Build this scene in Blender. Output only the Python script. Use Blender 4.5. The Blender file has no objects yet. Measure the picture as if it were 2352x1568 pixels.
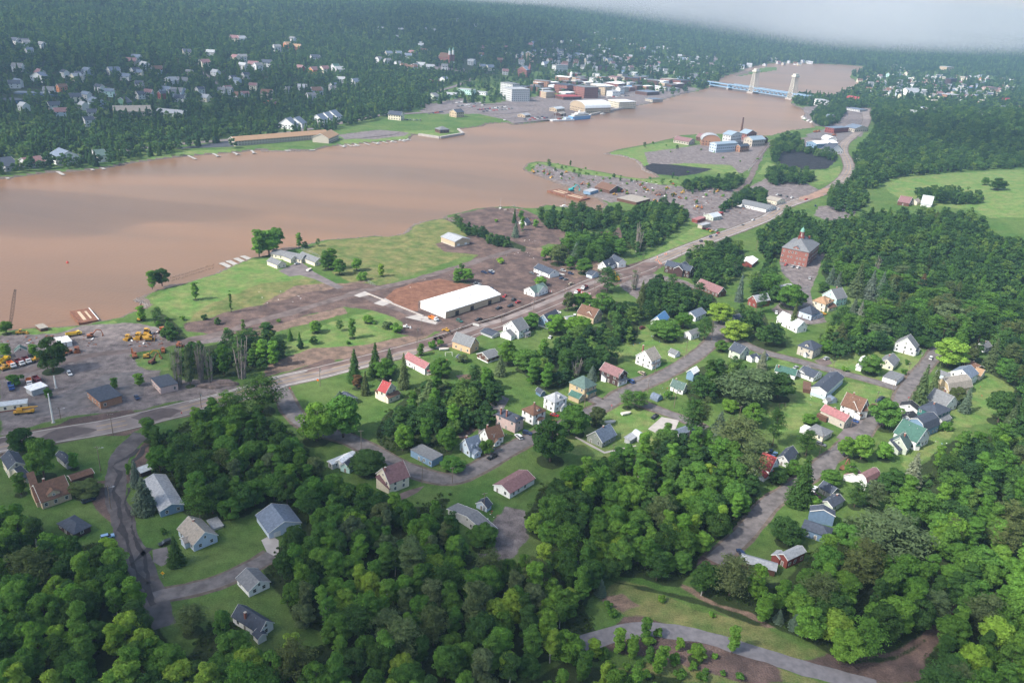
import bpy, bmesh, math, random, numpy as np
from mathutils import Vector, Matrix
DBG = False
random.seed(7); rng = np.random.default_rng(11)
scene = bpy.context.scene
COL = scene.collection
# ------------------------------------------------------------------ camera
CH = 196.0; PITCH = math.radians(23); ROLL = math.radians(3.58); FL = 1881.0
_F = np.array([0, math.cos(PITCH), -math.sin(PITCH)]); _U = np.array([0, math.sin(PITCH), math.cos(PITCH)]); _R = np.array([1., 0, 0])
IR = math.cos(ROLL)*_R + math.sin(ROLL)*_U; IU = math.cos(ROLL)*_U - math.sin(ROLL)*_R
cd = bpy.data.cameras.new('camera'); cam = bpy.data.objects.new('camera', cd); COL.objects.link(cam)
cd.sensor_width = 36; cd.lens = 36*FL/2352; cd.clip_start = 1; cd.clip_end = 40000
cam.matrix_world = Matrix(((IR[0], IU[0], -_F[0], 0), (IR[1], IU[1], -_F[1], 0), (IR[2], IU[2], -_F[2], CH), (0, 0, 0, 1)))
scene.camera = cam
# ------------------------------------------------------------------ light
SUN_EL = math.radians(44); SUN_H = np.array([-.857, -.515])
SUN = np.array([SUN_H[0]*math.cos(SUN_EL), SUN_H[1]*math.cos(SUN_EL), math.sin(SUN_EL)])
world = bpy.data.worlds.new('World'); scene.world = world; world.use_nodes = True
wn = world.node_tree; bg = wn.nodes['Background']
sky = wn.nodes.new('ShaderNodeTexSky'); sky.sky_type = 'NISHITA'; sky.sun_disc = False
sky.sun_elevation = SUN_EL; sky.sun_rotation = math.atan2(SUN_H[0], SUN_H[1]); sky.air_density = 1.2; sky.dust_density = 2.5
wn.links.new(sky.outputs[0], bg.inputs[0]); bg.inputs[1].default_value = 0.135
sl = bpy.data.lights.new('sun', 'SUN'); sl.energy = 3.4; sl.angle = math.radians(.55); sl.color = (1, .96, .90)
so = bpy.data.objects.new('sun', sl); COL.objects.link(so)
so.rotation_euler = Vector(SUN).to_track_quat('Z', 'Y').to_euler(); so.location = (0, 0, 900)
scene.view_settings.view_transform = 'Standard'; scene.view_settings.look = 'None'; scene.view_settings.gamma = 1
scene.view_settings.exposure = 0.95; scene.view_settings.use_curve_mapping = False
scene.cycles.use_denoising = True; scene.cycles.max_bounces = 5; scene.cycles.diffuse_bounces = 2; scene.cycles.glossy_bounces = 2
scene.cycles.transmission_bounces = 2; scene.cycles.volume_bounces = 3; scene.cycles.transparent_max_bounces = 12
scene.cycles.caustics_reflective = False; scene.cycles.caustics_refractive = False
scene.cycles.volume_step_rate = 1.0; scene.cycles.volume_max_steps = 64
# ------------------------------------------------------------------ plan helpers: picture point (2352 wide) -> place on the terrain
def pts(s):
    return [tuple(float(v) for v in q.split(',')) for q in s.split()]
def ray(px, py):
    d = (px-1176)/FL*IR - (py-784)/FL*IU + _F
    return d
def plane_hit(px, py, z=0.0):
    d = ray(px, py); t = (z-CH)/min(d[2], -1e-4); return np.array([d[0]*t, d[1]*t])
def project(x, y, z):
    dx = x; dy = y; dz = z-CH
    X = dx*IR[0]+dy*IR[1]+dz*IR[2]; Y = dx*IU[0]+dy*IU[1]+dz*IU[2]; Z = dx*_F[0]+dy*_F[1]+dz*_F[2]
    Z = np.maximum(Z, 1e-3)
    return 1176+FL*X/Z, 784-FL*Y/Z
def seg_dist(px, py, poly, closed=True):
    n = len(poly); best = np.full(np.shape(px), 1e18)
    for i in range(n if closed else n-1):
        ax, ay = poly[i]; bx, by = poly[(i+1) % n]
        vx, vy = bx-ax, by-ay; L = vx*vx+vy*vy+1e-9
        t = np.clip(((px-ax)*vx+(py-ay)*vy)/L, 0, 1)
        d = (px-ax-t*vx)**2+(py-ay-t*vy)**2
        np.minimum(best, d, out=best)
    return np.sqrt(best)
def inside(px, py, poly):
    n = len(poly); r = np.zeros(np.shape(px), bool)
    for i in range(n):
        ax, ay = poly[i]; bx, by = poly[(i+1) % n]
        if ay == by: continue
        c = ((ay > py) != (by > py)) & (px < (bx-ax)*(py-ay)/(by-ay)+ax)
        r ^= c
    return r
def sdist(px, py, poly):           # positive inside
    d = seg_dist(px, py, poly)
    return np.where(inside(px, py, poly), d, -d)
def sm(t):
    t = np.clip(t, 0, 1); return t*t*(3-2*t)
# ------------------------------------------------------------------ water outline
NEAR = '''0,759 40,756 75,752 118,752 160,748 192,746 225,738 275,729 300,717 322,713 338,703 330,694 315,688 335,676 357,668 375,663 420,652 462,638 500,627
527,612 577,592 620,585 650,577 680,569 700,562 748,551 813,547 858,542 888,544 920,539 935,533 943,520 963,512 993,505 1018,502
1023,495 1058,488 1088,480 1125,476 1176,474 1201,478 1236,478 1251,470 1300,477 1340,478 1376,484 1391,470 1372,456 1351,451 1340,440 1300,428 1271,418 1240,406 1208,394
1201,388 1211,375 1230,371 1260,373 1290,378 1316,383 1350,390 1393,397 1441,407 1476,411 1511,407 1498,398 1478,390 1473,380 1458,367 1426,358 1388,353
1420,343 1476,333 1510,325 1541,318 1560,311 1616,308 1691,308 1751,312 1770,312 1789,305 1814,299 1871,292 1864,282 1839,275 1850,262 1839,247 1826,245 1814,236
1829,222 1870,224 1900,228 1944,220 1964,207 1981,195 1984,190 1964,186 1948,175 1965,168 1994,160 2064,161'''
FAR = '''2120,166 2060,158 2014,155 1950,150 1889,147 1814,145 1763,147 1720,155 1701,166 1666,175 1650,185 1655,194 1601,210 1573,215 1541,225 1498,237 1466,243 1458,246 1406,255 1356,266
1308,274 1268,277 1215,284 1176,287 1160,282 1118,285 1108,290 1053,297 1065,309 1010,317 960,310 948,310 938,322 863,327 783,334 753,337 723,345 655,346 588,345
550,350 500,353 450,357 400,362 350,368 300,375 250,385 195,391 150,395 110,396 62,403 15,410 0,411'''
WATER = [tuple(plane_hit(*q)) for q in pts(NEAR)] + [tuple(plane_hit(*q)) for q in pts(FAR)] + [(-510-560, 788-830), (-295-560, 431-830)]
SPIT = [tuple(plane_hit(*q)) for q in pts('1680,172 1700,166 1760,155 1783,154 1782,162 1740,168 1700,176')]
def d_far(x, y): return (x+329)*-.835+(y-1013)*.55
def height(x, y):
    x = np.asarray(x, float); y = np.asarray(y, float)
    sd = -sdist(x, y, WATER); s2 = sdist(x, y, SPIT)
    sd = np.where(s2 > -20, np.maximum(sd, s2), sd)
    h = np.where(sd > 0, 1.2*(1-np.exp(-np.maximum(sd, 0)/2.2)), np.maximum(sd*.5, -3))
    h = h + 118*sm((d_far(x, y)-60)/1450)*sm(sd/90)
    r = np.sqrt(x*x+y*y)
    h = h + 150*sm((r-3800)/2600)*sm(sd/200)*sm((r-3650)/300)
    b = 46*np.exp(-((x-1020)**2+(y-1480)**2)/(300**2)) + 34*np.exp(-((x-800)**2+(y-900)**2)/(230**2))
    return h + b*sm((sd-20)/160)
def Pt(px, py, up=0.):
    g = plane_hit(px, py, 1.2+up)
    if np.hypot(*g) < 1500 and d_far(g[0], g[1]) < 40:
        e = ((g[0]-1020)**2+(g[1]-1480)**2)/(300**2); e2 = ((g[0]-800)**2+(g[1]-900)**2)/(230**2)
        if min(e, e2) > 4.2: return np.array([g[0], g[1], 1.2])
    d = ray(px, py); k = 1/np.hypot(d[0], d[1])
    t = 150*k*np.exp(np.linspace(0, math.log(100), 420))
    z = CH+d[2]*t; hh = height(d[0]*t, d[1]*t)+up
    i = np.argmax(z < hh)
    if i == 0: return np.array([d[0]*t[-1], d[1]*t[-1], hh[-1]])
    a = t[i-1]; b = t[i]; f0 = (z[i-1]-hh[i-1]); f1 = (z[i]-hh[i])
    q = a+(b-a)*f0/(f0-f1+1e-9)
    return np.array([d[0]*q, d[1]*q, float(height(d[0]*q, d[1]*q))])
def scale_at(p):      # picture pixels per metre at a place
    return FL/((p[0]*_F[0]+p[1]*_F[1]+(p[2]-CH)*_F[2]))
def T(c, r, x, y): return (588*c+x/4, 392*r+y/4)
# ------------------------------------------------------------------ materials
MATS = {}
def nodes(m):
    m.use_nodes = True; nt = m.node_tree; return nt, nt.nodes, nt.links
def mat(name, col, rough=.8, var=.18, scale=.6, metal=0., bump=0., spec=.3):
    if name in MATS: return MATS[name]
    m = bpy.data.materials.new(name); nt, N, Lk = nodes(m); b = N['Principled BSDF']
    b.inputs['Roughness'].default_value = rough; b.inputs['Metallic'].default_value = metal
    b.inputs['Specular IOR Level'].default_value = spec
    tc = N.new('ShaderNodeTexCoord'); nz = N.new('ShaderNodeTexNoise'); nz.inputs['Scale'].default_value = scale; nz.inputs['Detail'].default_value = 4
    Lk.new(tc.outputs['Object'], nz.inputs['Vector'])
    mr = N.new('ShaderNodeMapRange'); mr.inputs[1].default_value = .3; mr.inputs[2].default_value = .7
    mr.inputs[3].default_value = 1-var; mr.inputs[4].default_value = 1+var; Lk.new(nz.outputs[0], mr.inputs[0])
    mx = N.new('ShaderNodeMix'); mx.data_type = 'RGBA'; mx.blend_type = 'MULTIPLY'; mx.inputs['Factor'].default_value = 1
    mx.inputs['A'].default_value = (*col, 1); Lk.new(mr.outputs[0], mx.inputs['B']); Lk.new(mx.outputs['Result'], b.inputs['Base Color'])
    if bump:
        bp = N.new('ShaderNodeBump'); bp.inputs['Distance'].default_value = bump; Lk.new(nz.outputs[0], bp.inputs['Height']); Lk.new(bp.outputs[0], b.inputs['Normal'])
    MATS[name] = m; return m
_cm = {}
def cmat(kind, col, **k):
    key = (kind, tuple(round(c, 3) for c in col))
    if key not in _cm: _cm[key] = mat(kind+'_%d' % len(_cm), col, **k)
    return _cm[key]
# ------------------------------------------------------------------ object helpers
def tag(o, label=None, cat=None, group=None, kind=None):
    if label: o['label'] = label
    if cat: o['category'] = cat
    if group: o['group'] = group
    if kind: o['kind'] = kind
    return o
def link(name, me, parent=None):
    o = bpy.data.objects.new(name, me); COL.objects.link(o)
    if parent is not None: o.parent = parent
    return o
def empty(name, loc=(0, 0, 0), rz=0.):
    o = bpy.data.objects.new(name, None); COL.objects.link(o); o.location = loc; o.rotation_euler = (0, 0, rz); o.empty_display_size = .5; return o
class MB:
    def __init__(s): s.v = []; s.f = []; s.m = []; s.mats = []
    def mi(s, m):
        if m not in s.mats: s.mats.append(m)
        return s.mats.index(m)
    def poly(s, vs, fs, m):
        k = len(s.v); s.v += [tuple(v) for v in vs]; i = s.mi(m)
        for f in fs: s.f.append([k+a for a in f]); s.m.append(i)
    def box(s, x0, x1, y0, y1, z0, z1, m):
        s.poly([(x0, y0, z0), (x1, y0, z0), (x1, y1, z0), (x0, y1, z0), (x0, y0, z1), (x1, y0, z1), (x1, y1, z1), (x0, y1, z1)],
               [(3, 2, 1, 0), (4, 5, 6, 7), (0, 1, 5, 4), (1, 2, 6, 5), (2, 3, 7, 6), (3, 0, 4, 7)], m)
    def beam(s, a, b, w, m, w2=None, n=4):
        a = Vector(a); b = Vector(b); d = (b-a); L = d.length
        if L < 1e-6: return
        d /= L; up = Vector((0, 0, 1)) if abs(d.z) < .9 else Vector((1, 0, 0)); x = d.cross(up).normalized(); y = d.cross(x)
        w2 = w if w2 is None else w2; vs = []
        for c, ww in ((a, w), (b, w2)):
            for i in range(n):
                t = 2*math.pi*(i+.5)/n; vs.append(c+(x*math.cos(t)+y*math.sin(t))*ww*(.7071 if n == 4 else .5))
        s.poly(vs, [[i, (i+1) % n, n+(i+1) % n, n+i] for i in range(n)]+[list(range(n))[::-1], list(range(n, 2*n))], m)
    def slab(s, quad, t, m):          # a tilted four-cornered sheet with thickness t below it
        q = [Vector(v) for v in quad]; lo = [v-Vector((0, 0, t)) for v in q]
        n = len(q)
        s.poly(q+lo, [list(range(n)), list(range(n, 2*n))[::-1]]+[[i, n+i, n+(i+1) % n, (i+1) % n] for i in range(n)], m)
    def cyl(s, c, r, h, m, n=10, r2=None):
        r2 = r if r2 is None else r2; vs = []
        for z, rr in ((c[2], r), (c[2]+h, r2)):
            for i in range(n): vs.append((c[0]+rr*math.cos(2*math.pi*i/n), c[1]+rr*math.sin(2*math.pi*i/n), z))
        s.poly(vs, [[i, (i+1) % n, n+(i+1) % n, n+i] for i in range(n)]+[list(range(n))[::-1], list(range(n, 2*n))], m)
    def mesh(s, name='part'):
        me = bpy.data.meshes.new(name); me.from_pydata(s.v, [], s.f)
        for m in s.mats: me.materials.append(m)
        me.polygons.foreach_set('material_index', s.m); me.update(); return me
    def build(s, name, parent=None): return link(name, s.mesh(name), parent)
def np_mesh(name, V, Fq, mats, midx=None, smooth=False):
    V = np.asarray(V, np.float32); Fq = np.asarray(Fq, np.int32); n, k = Fq.shape
    me = bpy.data.meshes.new(name); me.vertices.add(len(V)); me.vertices.foreach_set('co', V.ravel())
    me.loops.add(n*k); me.loops.foreach_set('vertex_index', Fq.ravel()); me.polygons.add(n)
    me.polygons.foreach_set('loop_start', np.arange(0, n*k, k, dtype=np.int32))
    me.polygons.foreach_set('loop_total', np.full(n, k, np.int32))
    for m in mats: me.materials.append(m)
    if midx is not None: me.polygons.foreach_set('material_index', np.asarray(midx, np.int32))
    if smooth: me.polygons.foreach_set('use_smooth', np.ones(n, bool))
    me.update(calc_edges=True); return me
# ================================================================== ground and water
REG = {   # soft ground regions, outlines in picture points: (kind, softness in metres, outline)
}
REGIONS = [
 ('mud', 3, '590,885 700,840 760,822 775,832 700,858 620,885'),
 ('mud', 3, '0,1003 60,990 130,975 160,960 300,940 330,955 320,985 290,1000 240,1000 130,1020 60,1044 0,1052'),
 ('mud', 4, '420,742 470,735 520,716 600,700 650,690 700,672 750,665 790,655 840,650 870,655 900,650 960,640 1030,620 1075,600 1100,585 1020,578 1000,560 1080,540 1110,540 1180,560 1230,575 1290,612 1320,640 1370,625 1430,612 1500,590 1540,575 1555,590 1500,628 1440,645 1400,660 1330,700 1250,722 1180,745 1100,752 1030,765 1000,760 960,775 900,765 930,750 910,730 850,712 790,705 700,725 640,745 560,765 520,770 470,765 430,760'),
 ('mud', 3, '1020,503 1060,490 1120,476 1200,480 1245,500 1290,530 1330,545 1400,530 1430,520 1425,500 1440,520 1430,545 1400,556 1340,565 1260,560 1230,570 1180,560 1110,540'),
 ('wet', 2, '870,700 905,665 950,650 1010,640 1060,650 1085,655 1090,680 960,690 960,715 930,712'),
 ('gravel', 4, '0,770 130,765 200,745 280,742 330,745 370,755 400,790 375,800 330,805 300,815 330,850 370,850 350,880 440,870 500,872 545,880 545,905 380,925 330,940 160,955 0,1000'),
 ('gravel', 4, '400,780 470,770 520,768 530,780 420,800'),
 ('gravel', 4, '1420,655 1480,625 1560,640 1600,655 1640,668 1560,700 1480,700'),
 ('gravel', 4, '1236,375 1330,400 1440,410 1520,425 1600,430 1690,420 1720,450 1740,480 1700,505 1640,530 1590,510 1560,470 1480,460 1400,465 1350,445 1270,415 1220,395'),
 ('gravel', 3, '1600,470 1700,440 1780,400 1850,420 1890,440 1840,465 1760,500 1690,530 1640,520'),
 ('gravel', 3, '1880,475 1930,470 1968,480 1958,500 1900,508 1870,495'),
 ('gravel', 3, '1790,600 1870,580 1895,580 1880,620 1865,660 1850,690 1880,710 1900,740 1860,745 1810,735 1770,712 1800,690 1830,660 1810,640 1795,625'),
 ('gravel', 3, '1085,1250 1140,1190 1160,1160 1205,1175 1215,1230 1180,1280 1120,1290'),
 ('mud', 4, '1350,1480 1400,1440 1430,1415 1480,1415 1560,1440 1700,1480 1780,1520 1800,1568 1700,1568 1560,1520 1430,1500'),
 ('mud', 3, '1590,1290 1640,1255 1680,1270 1640,1330 1600,1330'),
 ('mud', 3, '1830,1520 1900,1500 1980,1495 2060,1485 2130,1440 2165,1415 2195,1375 2205,1400 2170,1460 2135,1500 2130,1568 1990,1568 1900,1545'),
 ('mud', 2, '2200,1300 2222,1240 2235,1240 2228,1300'),
 ('mud', 2, '1030,965 1060,960 1140,920 1150,950 1100,985 1060,1010'),
 ('mud', 2, '190,1110 250,1100 262,1150 300,1230 330,1320 370,1400 380,1440 360,1430 320,1340 280,1260 260,1200 220,1170'),
 ('mud', 2, '270,1110 300,1080 325,1020 345,1000 340,1060 300,1110'),
 ('dry', 6, '690,575 760,552 860,544 940,535 960,512 1020,502 1090,540 1060,590 1000,612 880,655 850,662 790,640 740,612 720,585'),
 ('dry', 5, '1040,505 1120,530 1160,560 1100,590 1040,590'),
 ('dry', 4, '420,745 480,700 600,650 720,640 760,660 700,675 560,720'),
 ('dry', 4, '1380,1370 1420,1330 1500,1350 1600,1400 1760,1440 1840,1480 1900,1500 1830,1520 1700,1480 1560,1440 1430,1410'),
 ('dry', 4, '1700,1510 1800,1540 1900,1568 1500,1568 1400,1540 1500,1520'),
 ('dirt', 3, '530,780 600,755 700,725 790,705 800,720 700,745 600,770'),
 ('dirt', 3, '680,655 800,650 860,640 790,668 700,690 600,700'),
 ('dirt', 3, '620,830 720,800 850,790 960,765 1000,760 960,785 850,815 740,832 600,868'),
 ('dirt', 4, '1180,560 1230,560 1290,600 1400,600 1450,610 1440,640 1400,660 1380,690 1300,690 1240,660'),
 ('dirt', 3, '1140,1180 1200,1175 1205,1210 1180,1240 1145,1225'),
 ('gravel', 3, '1480,350 1560,340 1620,330 1700,320 1760,330 1750,370 1700,400 1680,380 1580,375 1490,380'),
 ('coal', 2, '1478,382 1500,375 1540,378 1600,384 1640,388 1600,400 1560,405 1500,400 1480,392'),
 ('coal', 2, '1785,370 1800,345 1830,340 1900,350 1920,370 1900,388 1860,390 1800,385'),
 ('gravel', 3, '1780,345 1840,318 1900,300 1975,295 1985,310 1940,330 1915,345 1840,340 1800,345'),
 ('gravel', 3, '1840,250 1900,235 1990,235 2010,250 1990,290 1940,300 1870,290 1840,270'),
 ('gravel', 3, '1120,240 1200,225 1300,215 1420,200 1560,195 1610,205 1570,215 1500,235 1440,248 1350,262 1260,275 1180,285 1160,275 1100,262 1000,262 960,255 1010,235 1060,225'),
 ('bright', 5, '780,318 950,300 1050,300 1010,315 940,318 860,325 783,332'), ('bright', 5, '250,385 350,352 450,345 540,343 545,350 450,356 350,366'),
 ('gravel', 3, '1600,120 1650,130 1660,165 1620,180 1590,165'),
 ('gravel', 3, '775,310 870,298 940,305 930,312 860,320 790,318'),
 ('bright', 6, '380,665 480,630 560,600 640,590 660,610 720,640 740,650 640,665 520,700 430,735 380,715 345,690'),
 ('bright', 5, '600,850 700,760 860,710 940,740 900,775 820,800 720,830 620,870'),
 ('bright', 5, '1380,800 1440,740 1560,740 1660,790 1560,830 1440,830'),
 ('bright', 5, '1790,820 1900,870 2050,890 2000,960 1900,900 1850,980 1780,1000 1760,900'),
 ('bright', 5, '1880,790 2120,790 2130,860 2060,900 1960,860 1880,830'),
 ('bright', 5, '2020,400 2140,400 2352,390 2352,500 2270,500 2230,480 2090,470 2040,440'),
 ('bright', 5, '2180,860 2352,820 2352,960 2200,980 2150,1040 2080,1080 2060,1000 2130,960'),
 ('bright', 4, '1360,930 1500,930 1560,1000 1420,1050 1290,1040'),
 ('bright', 4, '1395,353 1490,333 1560,325 1600,345 1640,365 1700,390 1690,405 1640,395 1560,378 1480,382'),
 ('bright', 4, '1230,375 1330,385 1440,410 1560,425 1660,430 1600,445 1450,420 1300,400 1215,385'),
 ('bright', 2.5, '1215,378 1260,372 1330,388 1400,400 1480,412 1560,412 1560,420 1470,420 1380,412 1290,395 1240,388'), ('bright', 2.5, '1420,430 1480,428 1560,436 1640,440 1640,448 1540,450 1470,445'), ('bright', 2.5, '1300,402 1350,412 1400,425 1390,434 1330,420'), ('bright', 1.5, '275,830 290,818 340,812 390,830 385,850 330,855 290,846'), ('bright', 1.5, '160,850 175,838 225,838 232,860 215,874 195,866'), ('bright', 1.5, '0,758 60,755 110,752 175,748 160,762 90,770 30,778 0,776'), ('bright', 1.5, '220,745 262,735 270,742 235,752'), ('bright', 2, '160,965 220,955 300,942 330,950 320,965 250,1000 200,990'),
 ('dirt', 4, '1560,1340 1640,1370 1740,1400 1830,1450 1760,1440 1640,1400'), ('dirt', 3, '1380,1375 1430,1360 1470,1390 1430,1405'),
 ('bright', 3, '1760,372 1830,392 1900,392 1930,380 1930,410 1880,425 1800,405 1740,400'),
 ('bright', 4, '1480,590 1600,520 1640,540 1600,555 1500,600'),
]
def make_ground():
    bands = [(110, 1500, 500, 700), (1500, 15000, 190, 400)]
    gm = bpy.data.materials.new('ground_cover'); nt, N, Lk = nodes(gm); b = N['Principled BSDF']; b.inputs['Roughness'].default_value = .95; b.inputs['Specular IOR Level'].default_value = .12
    geo = N.new('ShaderNodeNewGeometry')
    def noise(s, d=5):
        n = N.new('ShaderNodeTexNoise'); n.inputs['Scale'].default_value = s; n.inputs['Detail'].default_value = d; n.inputs['Roughness'].default_value = .6
        Lk.new(geo.outputs['Position'], n.inputs['Vector']); return n
    nA = noise(.03); nB = noise(.25); nC = noise(1.6, 3); nE = noise(.09, 6)
    def ramp2(src, c0, c1, a=.35, z=.65):
        mr = N.new('ShaderNodeMapRange'); mr.inputs[1].default_value = a; mr.inputs[2].default_value = z; Lk.new(src.outputs[0], mr.inputs[0])
        mx = N.new('ShaderNodeMix'); mx.data_type = 'RGBA'; Lk.new(mr.outputs[0], mx.inputs['Factor'])
        mx.inputs['A'].default_value = (*c0, 1); mx.inputs['B'].default_value = (*c1, 1); return mx.outputs['Result']
    def over(base, col, attr, wob=.55):
        at = N.new('ShaderNodeAttribute'); at.attribute_name = attr
        s = N.new('ShaderNodeMath'); s.operation = 'SUBTRACT'; Lk.new(nE.outputs[0], s.inputs[0]); s.inputs[1].default_value = .5
        m = N.new('ShaderNodeMath'); m.operation = 'MULTIPLY_ADD'; Lk.new(s.outputs[0], m.inputs[0]); m.inputs[1].default_value = wob*2.2; Lk.new(at.outputs['Fac'], m.inputs[2])
        mr = N.new('ShaderNodeMapRange'); mr.interpolation_type = 'SMOOTHSTEP'; mr.inputs[1].default_value = .38; mr.inputs[2].default_value = .62; Lk.new(m.outputs[0], mr.inputs[0])
        mx = N.new('ShaderNodeMix'); mx.data_type = 'RGBA'; Lk.new(mr.outputs[0], mx.inputs['Factor']); Lk.new(base, mx.inputs['A']); Lk.new(col, mx.inputs['B']); return mx.outputs['Result']
    c = ramp2(nA, (.055, .115, .024), (.10, .145, .04))
    c = over(c, ramp2(nE, (.092, .175, .040), (.178, .195, .070), .36, .70), 'bright')
    c = over(c, ramp2(nE, (.085, .125, .035), (.19, .175, .07), .36, .66), 'dry')
    c = over(c, ramp2(nB, (.145, .105, .08), (.20, .135, .10)), 'dirt')
    c = over(c, ramp2(nB, (.125, .105, .10), (.20, .17, .16), .3, .7), 'gravel')
    c = over(c, ramp2(nE, (.080, .057, .051), (.148, .100, .083), .4, .62), 'mud')
    c = over(c, ramp2(nB, (.175, .085, .055), (.20, .10, .065)), 'wet', .3)
    c = over(c, ramp2(nB, (.018, .018, .02), (.03, .03, .034)), 'coal', .2)
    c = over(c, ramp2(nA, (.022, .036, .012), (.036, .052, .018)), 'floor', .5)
    c = over(c, ramp2(nC, (.10, .075, .06), (.16, .13, .11)), 'bank', .4)
    nM = N.new('ShaderNodeMath'); nM.operation = 'MULTIPLY_ADD'; Lk.new(nB.outputs[0], nM.inputs[0]); nM.inputs[1].default_value = .9; nM.inputs[2].default_value = -.45; nS = N.new('ShaderNodeMath'); Lk.new(nM.outputs[0], nS.inputs[0]); Lk.new(nC.outputs[0], nS.inputs[1])
    mr = N.new('ShaderNodeMapRange'); mr.inputs[1].default_value = .2; mr.inputs[2].default_value = .8; mr.inputs[3].default_value = .62; mr.inputs[4].default_value = 1.38; Lk.new(nS.outputs[0], mr.inputs[0])
    mx = N.new('ShaderNodeMix'); mx.data_type = 'RGBA'; mx.blend_type = 'MULTIPLY'; mx.inputs['Factor'].default_value = 1; Lk.new(c, mx.inputs['A']); Lk.new(mr.outputs[0], mx.inputs['B'])
    Lk.new(mx.outputs['Result'], b.inputs['Base Color'])
    bp = N.new('ShaderNodeBump'); bp.inputs['Distance'].default_value = .6; bp.inputs['Strength'].default_value = .7; Lk.new(nC.outputs[0], bp.inputs['Height']); Lk.new(bp.outputs[0], b.inputs['Normal'])
    KINDS = ['bright', 'dry', 'dirt', 'gravel', 'mud', 'wet', 'coal', 'floor', 'bank']
    Vs = []; Fs = []; off = 0
    for r0, r1, nr, na in bands:
        r = r0*np.exp(np.linspace(0, math.log(r1/r0), nr)); a = np.radians(np.linspace(-58, 58, na))
        Rg, Ag = np.meshgrid(r, a, indexing='ij'); X = (Rg*np.sin(Ag)).ravel(); Y = (Rg*np.cos(Ag)).ravel()
        Z = height(X, Y)
        Vs.append(np.stack([X, Y, Z], 1)); i = np.arange((nr-1)*na).reshape(nr-1, na)[:, :-1].ravel()+off
        Fs.append(np.stack([i, i+1, i+na+1, i+na], 1)[:, ::-1]); off += nr*na
    V = np.concatenate(Vs); Fq = np.concatenate(Fs); me = np_mesh('ground', V, Fq, [gm], smooth=True)
    X, Y = V[:, 0], V[:, 1]
    A = {k: np.zeros(len(X), np.float32) for k in KINDS}
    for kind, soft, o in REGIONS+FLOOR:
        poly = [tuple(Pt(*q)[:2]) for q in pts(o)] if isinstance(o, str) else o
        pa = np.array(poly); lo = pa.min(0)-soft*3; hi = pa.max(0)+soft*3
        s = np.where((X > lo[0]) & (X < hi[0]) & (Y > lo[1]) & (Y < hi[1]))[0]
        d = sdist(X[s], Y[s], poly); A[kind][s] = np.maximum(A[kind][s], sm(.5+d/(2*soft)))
    sd = -sdist(X, Y, WATER); A['bank'][:] = np.where(sd < 3.0, 1, 0)*(sd > -30)
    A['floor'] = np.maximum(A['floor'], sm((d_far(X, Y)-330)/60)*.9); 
    for k in KINDS:
        at = me.attributes.new(k, 'FLOAT', 'POINT'); at.data.foreach_set('value', A[k])
    tag(link('ground', me), kind='structure')
FLOOR = []
def make_water():
    wm = bpy.data.materials.new('muddy_water'); nt, N, Lk = nodes(wm); b = N['Principled BSDF']
    b.inputs['Roughness'].default_value = .3; b.inputs['IOR'].default_value = 1.33; b.inputs['Specular IOR Level'].default_value = .36
    geo = N.new('ShaderNodeNewGeometry'); mp = N.new('ShaderNodeMapping'); mp.inputs['Rotation'].default_value = (0, 0, -.98); mp.inputs['Scale'].default_value = (.0022, .0075, 1)
    Lk.new(geo.outputs['Position'], mp.inputs[0]); n = N.new('ShaderNodeTexNoise'); n.inputs['Scale'].default_value = 1; n.inputs['Detail'].default_value = 5; n.inputs['Distortion'].default_value = 1.1; Lk.new(mp.outputs[0], n.inputs['Vector'])
    cr = N.new('ShaderNodeValToRGB'); e = cr.color_ramp.elements; e[0].position = .30; e[0].color = (.135, .080, .047, 1); e[1].position = .72; e[1].color = (.225, .116, .057, 1)
    Lk.new(n.outputs[0], cr.inputs[0]); Lk.new(cr.outputs[0], b.inputs['Base Color'])
    n2 = N.new('ShaderNodeTexNoise'); n2.inputs['Scale'].default_value = .5; n2.inputs['Detail'].default_value = 4; Lk.new(geo.outputs['Position'], n2.inputs['Vector'])
    bp = N.new('ShaderNodeBump'); bp.inputs['Distance'].default_value = .25; bp.inputs['Strength'].default_value = .5; Lk.new(n2.outputs[0], bp.inputs['Height']); Lk.new(bp.outputs[0], b.inputs['Normal'])
    X = np.linspace(-1500, 3200, 48); Y = np.linspace(-200, 4800, 50); G = np.stack(np.meshgrid(X, Y, indexing='ij'), -1).reshape(-1, 2)
    V = np.column_stack([G, np.full(len(G), -.35)]); i = (np.arange(47)[:, None]*50+np.arange(49)).ravel()
    tag(link('canal_water', np_mesh('canal_water', V, np.stack([i, i+50, i+51, i+1], 1), [wm])), kind='structure')
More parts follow.
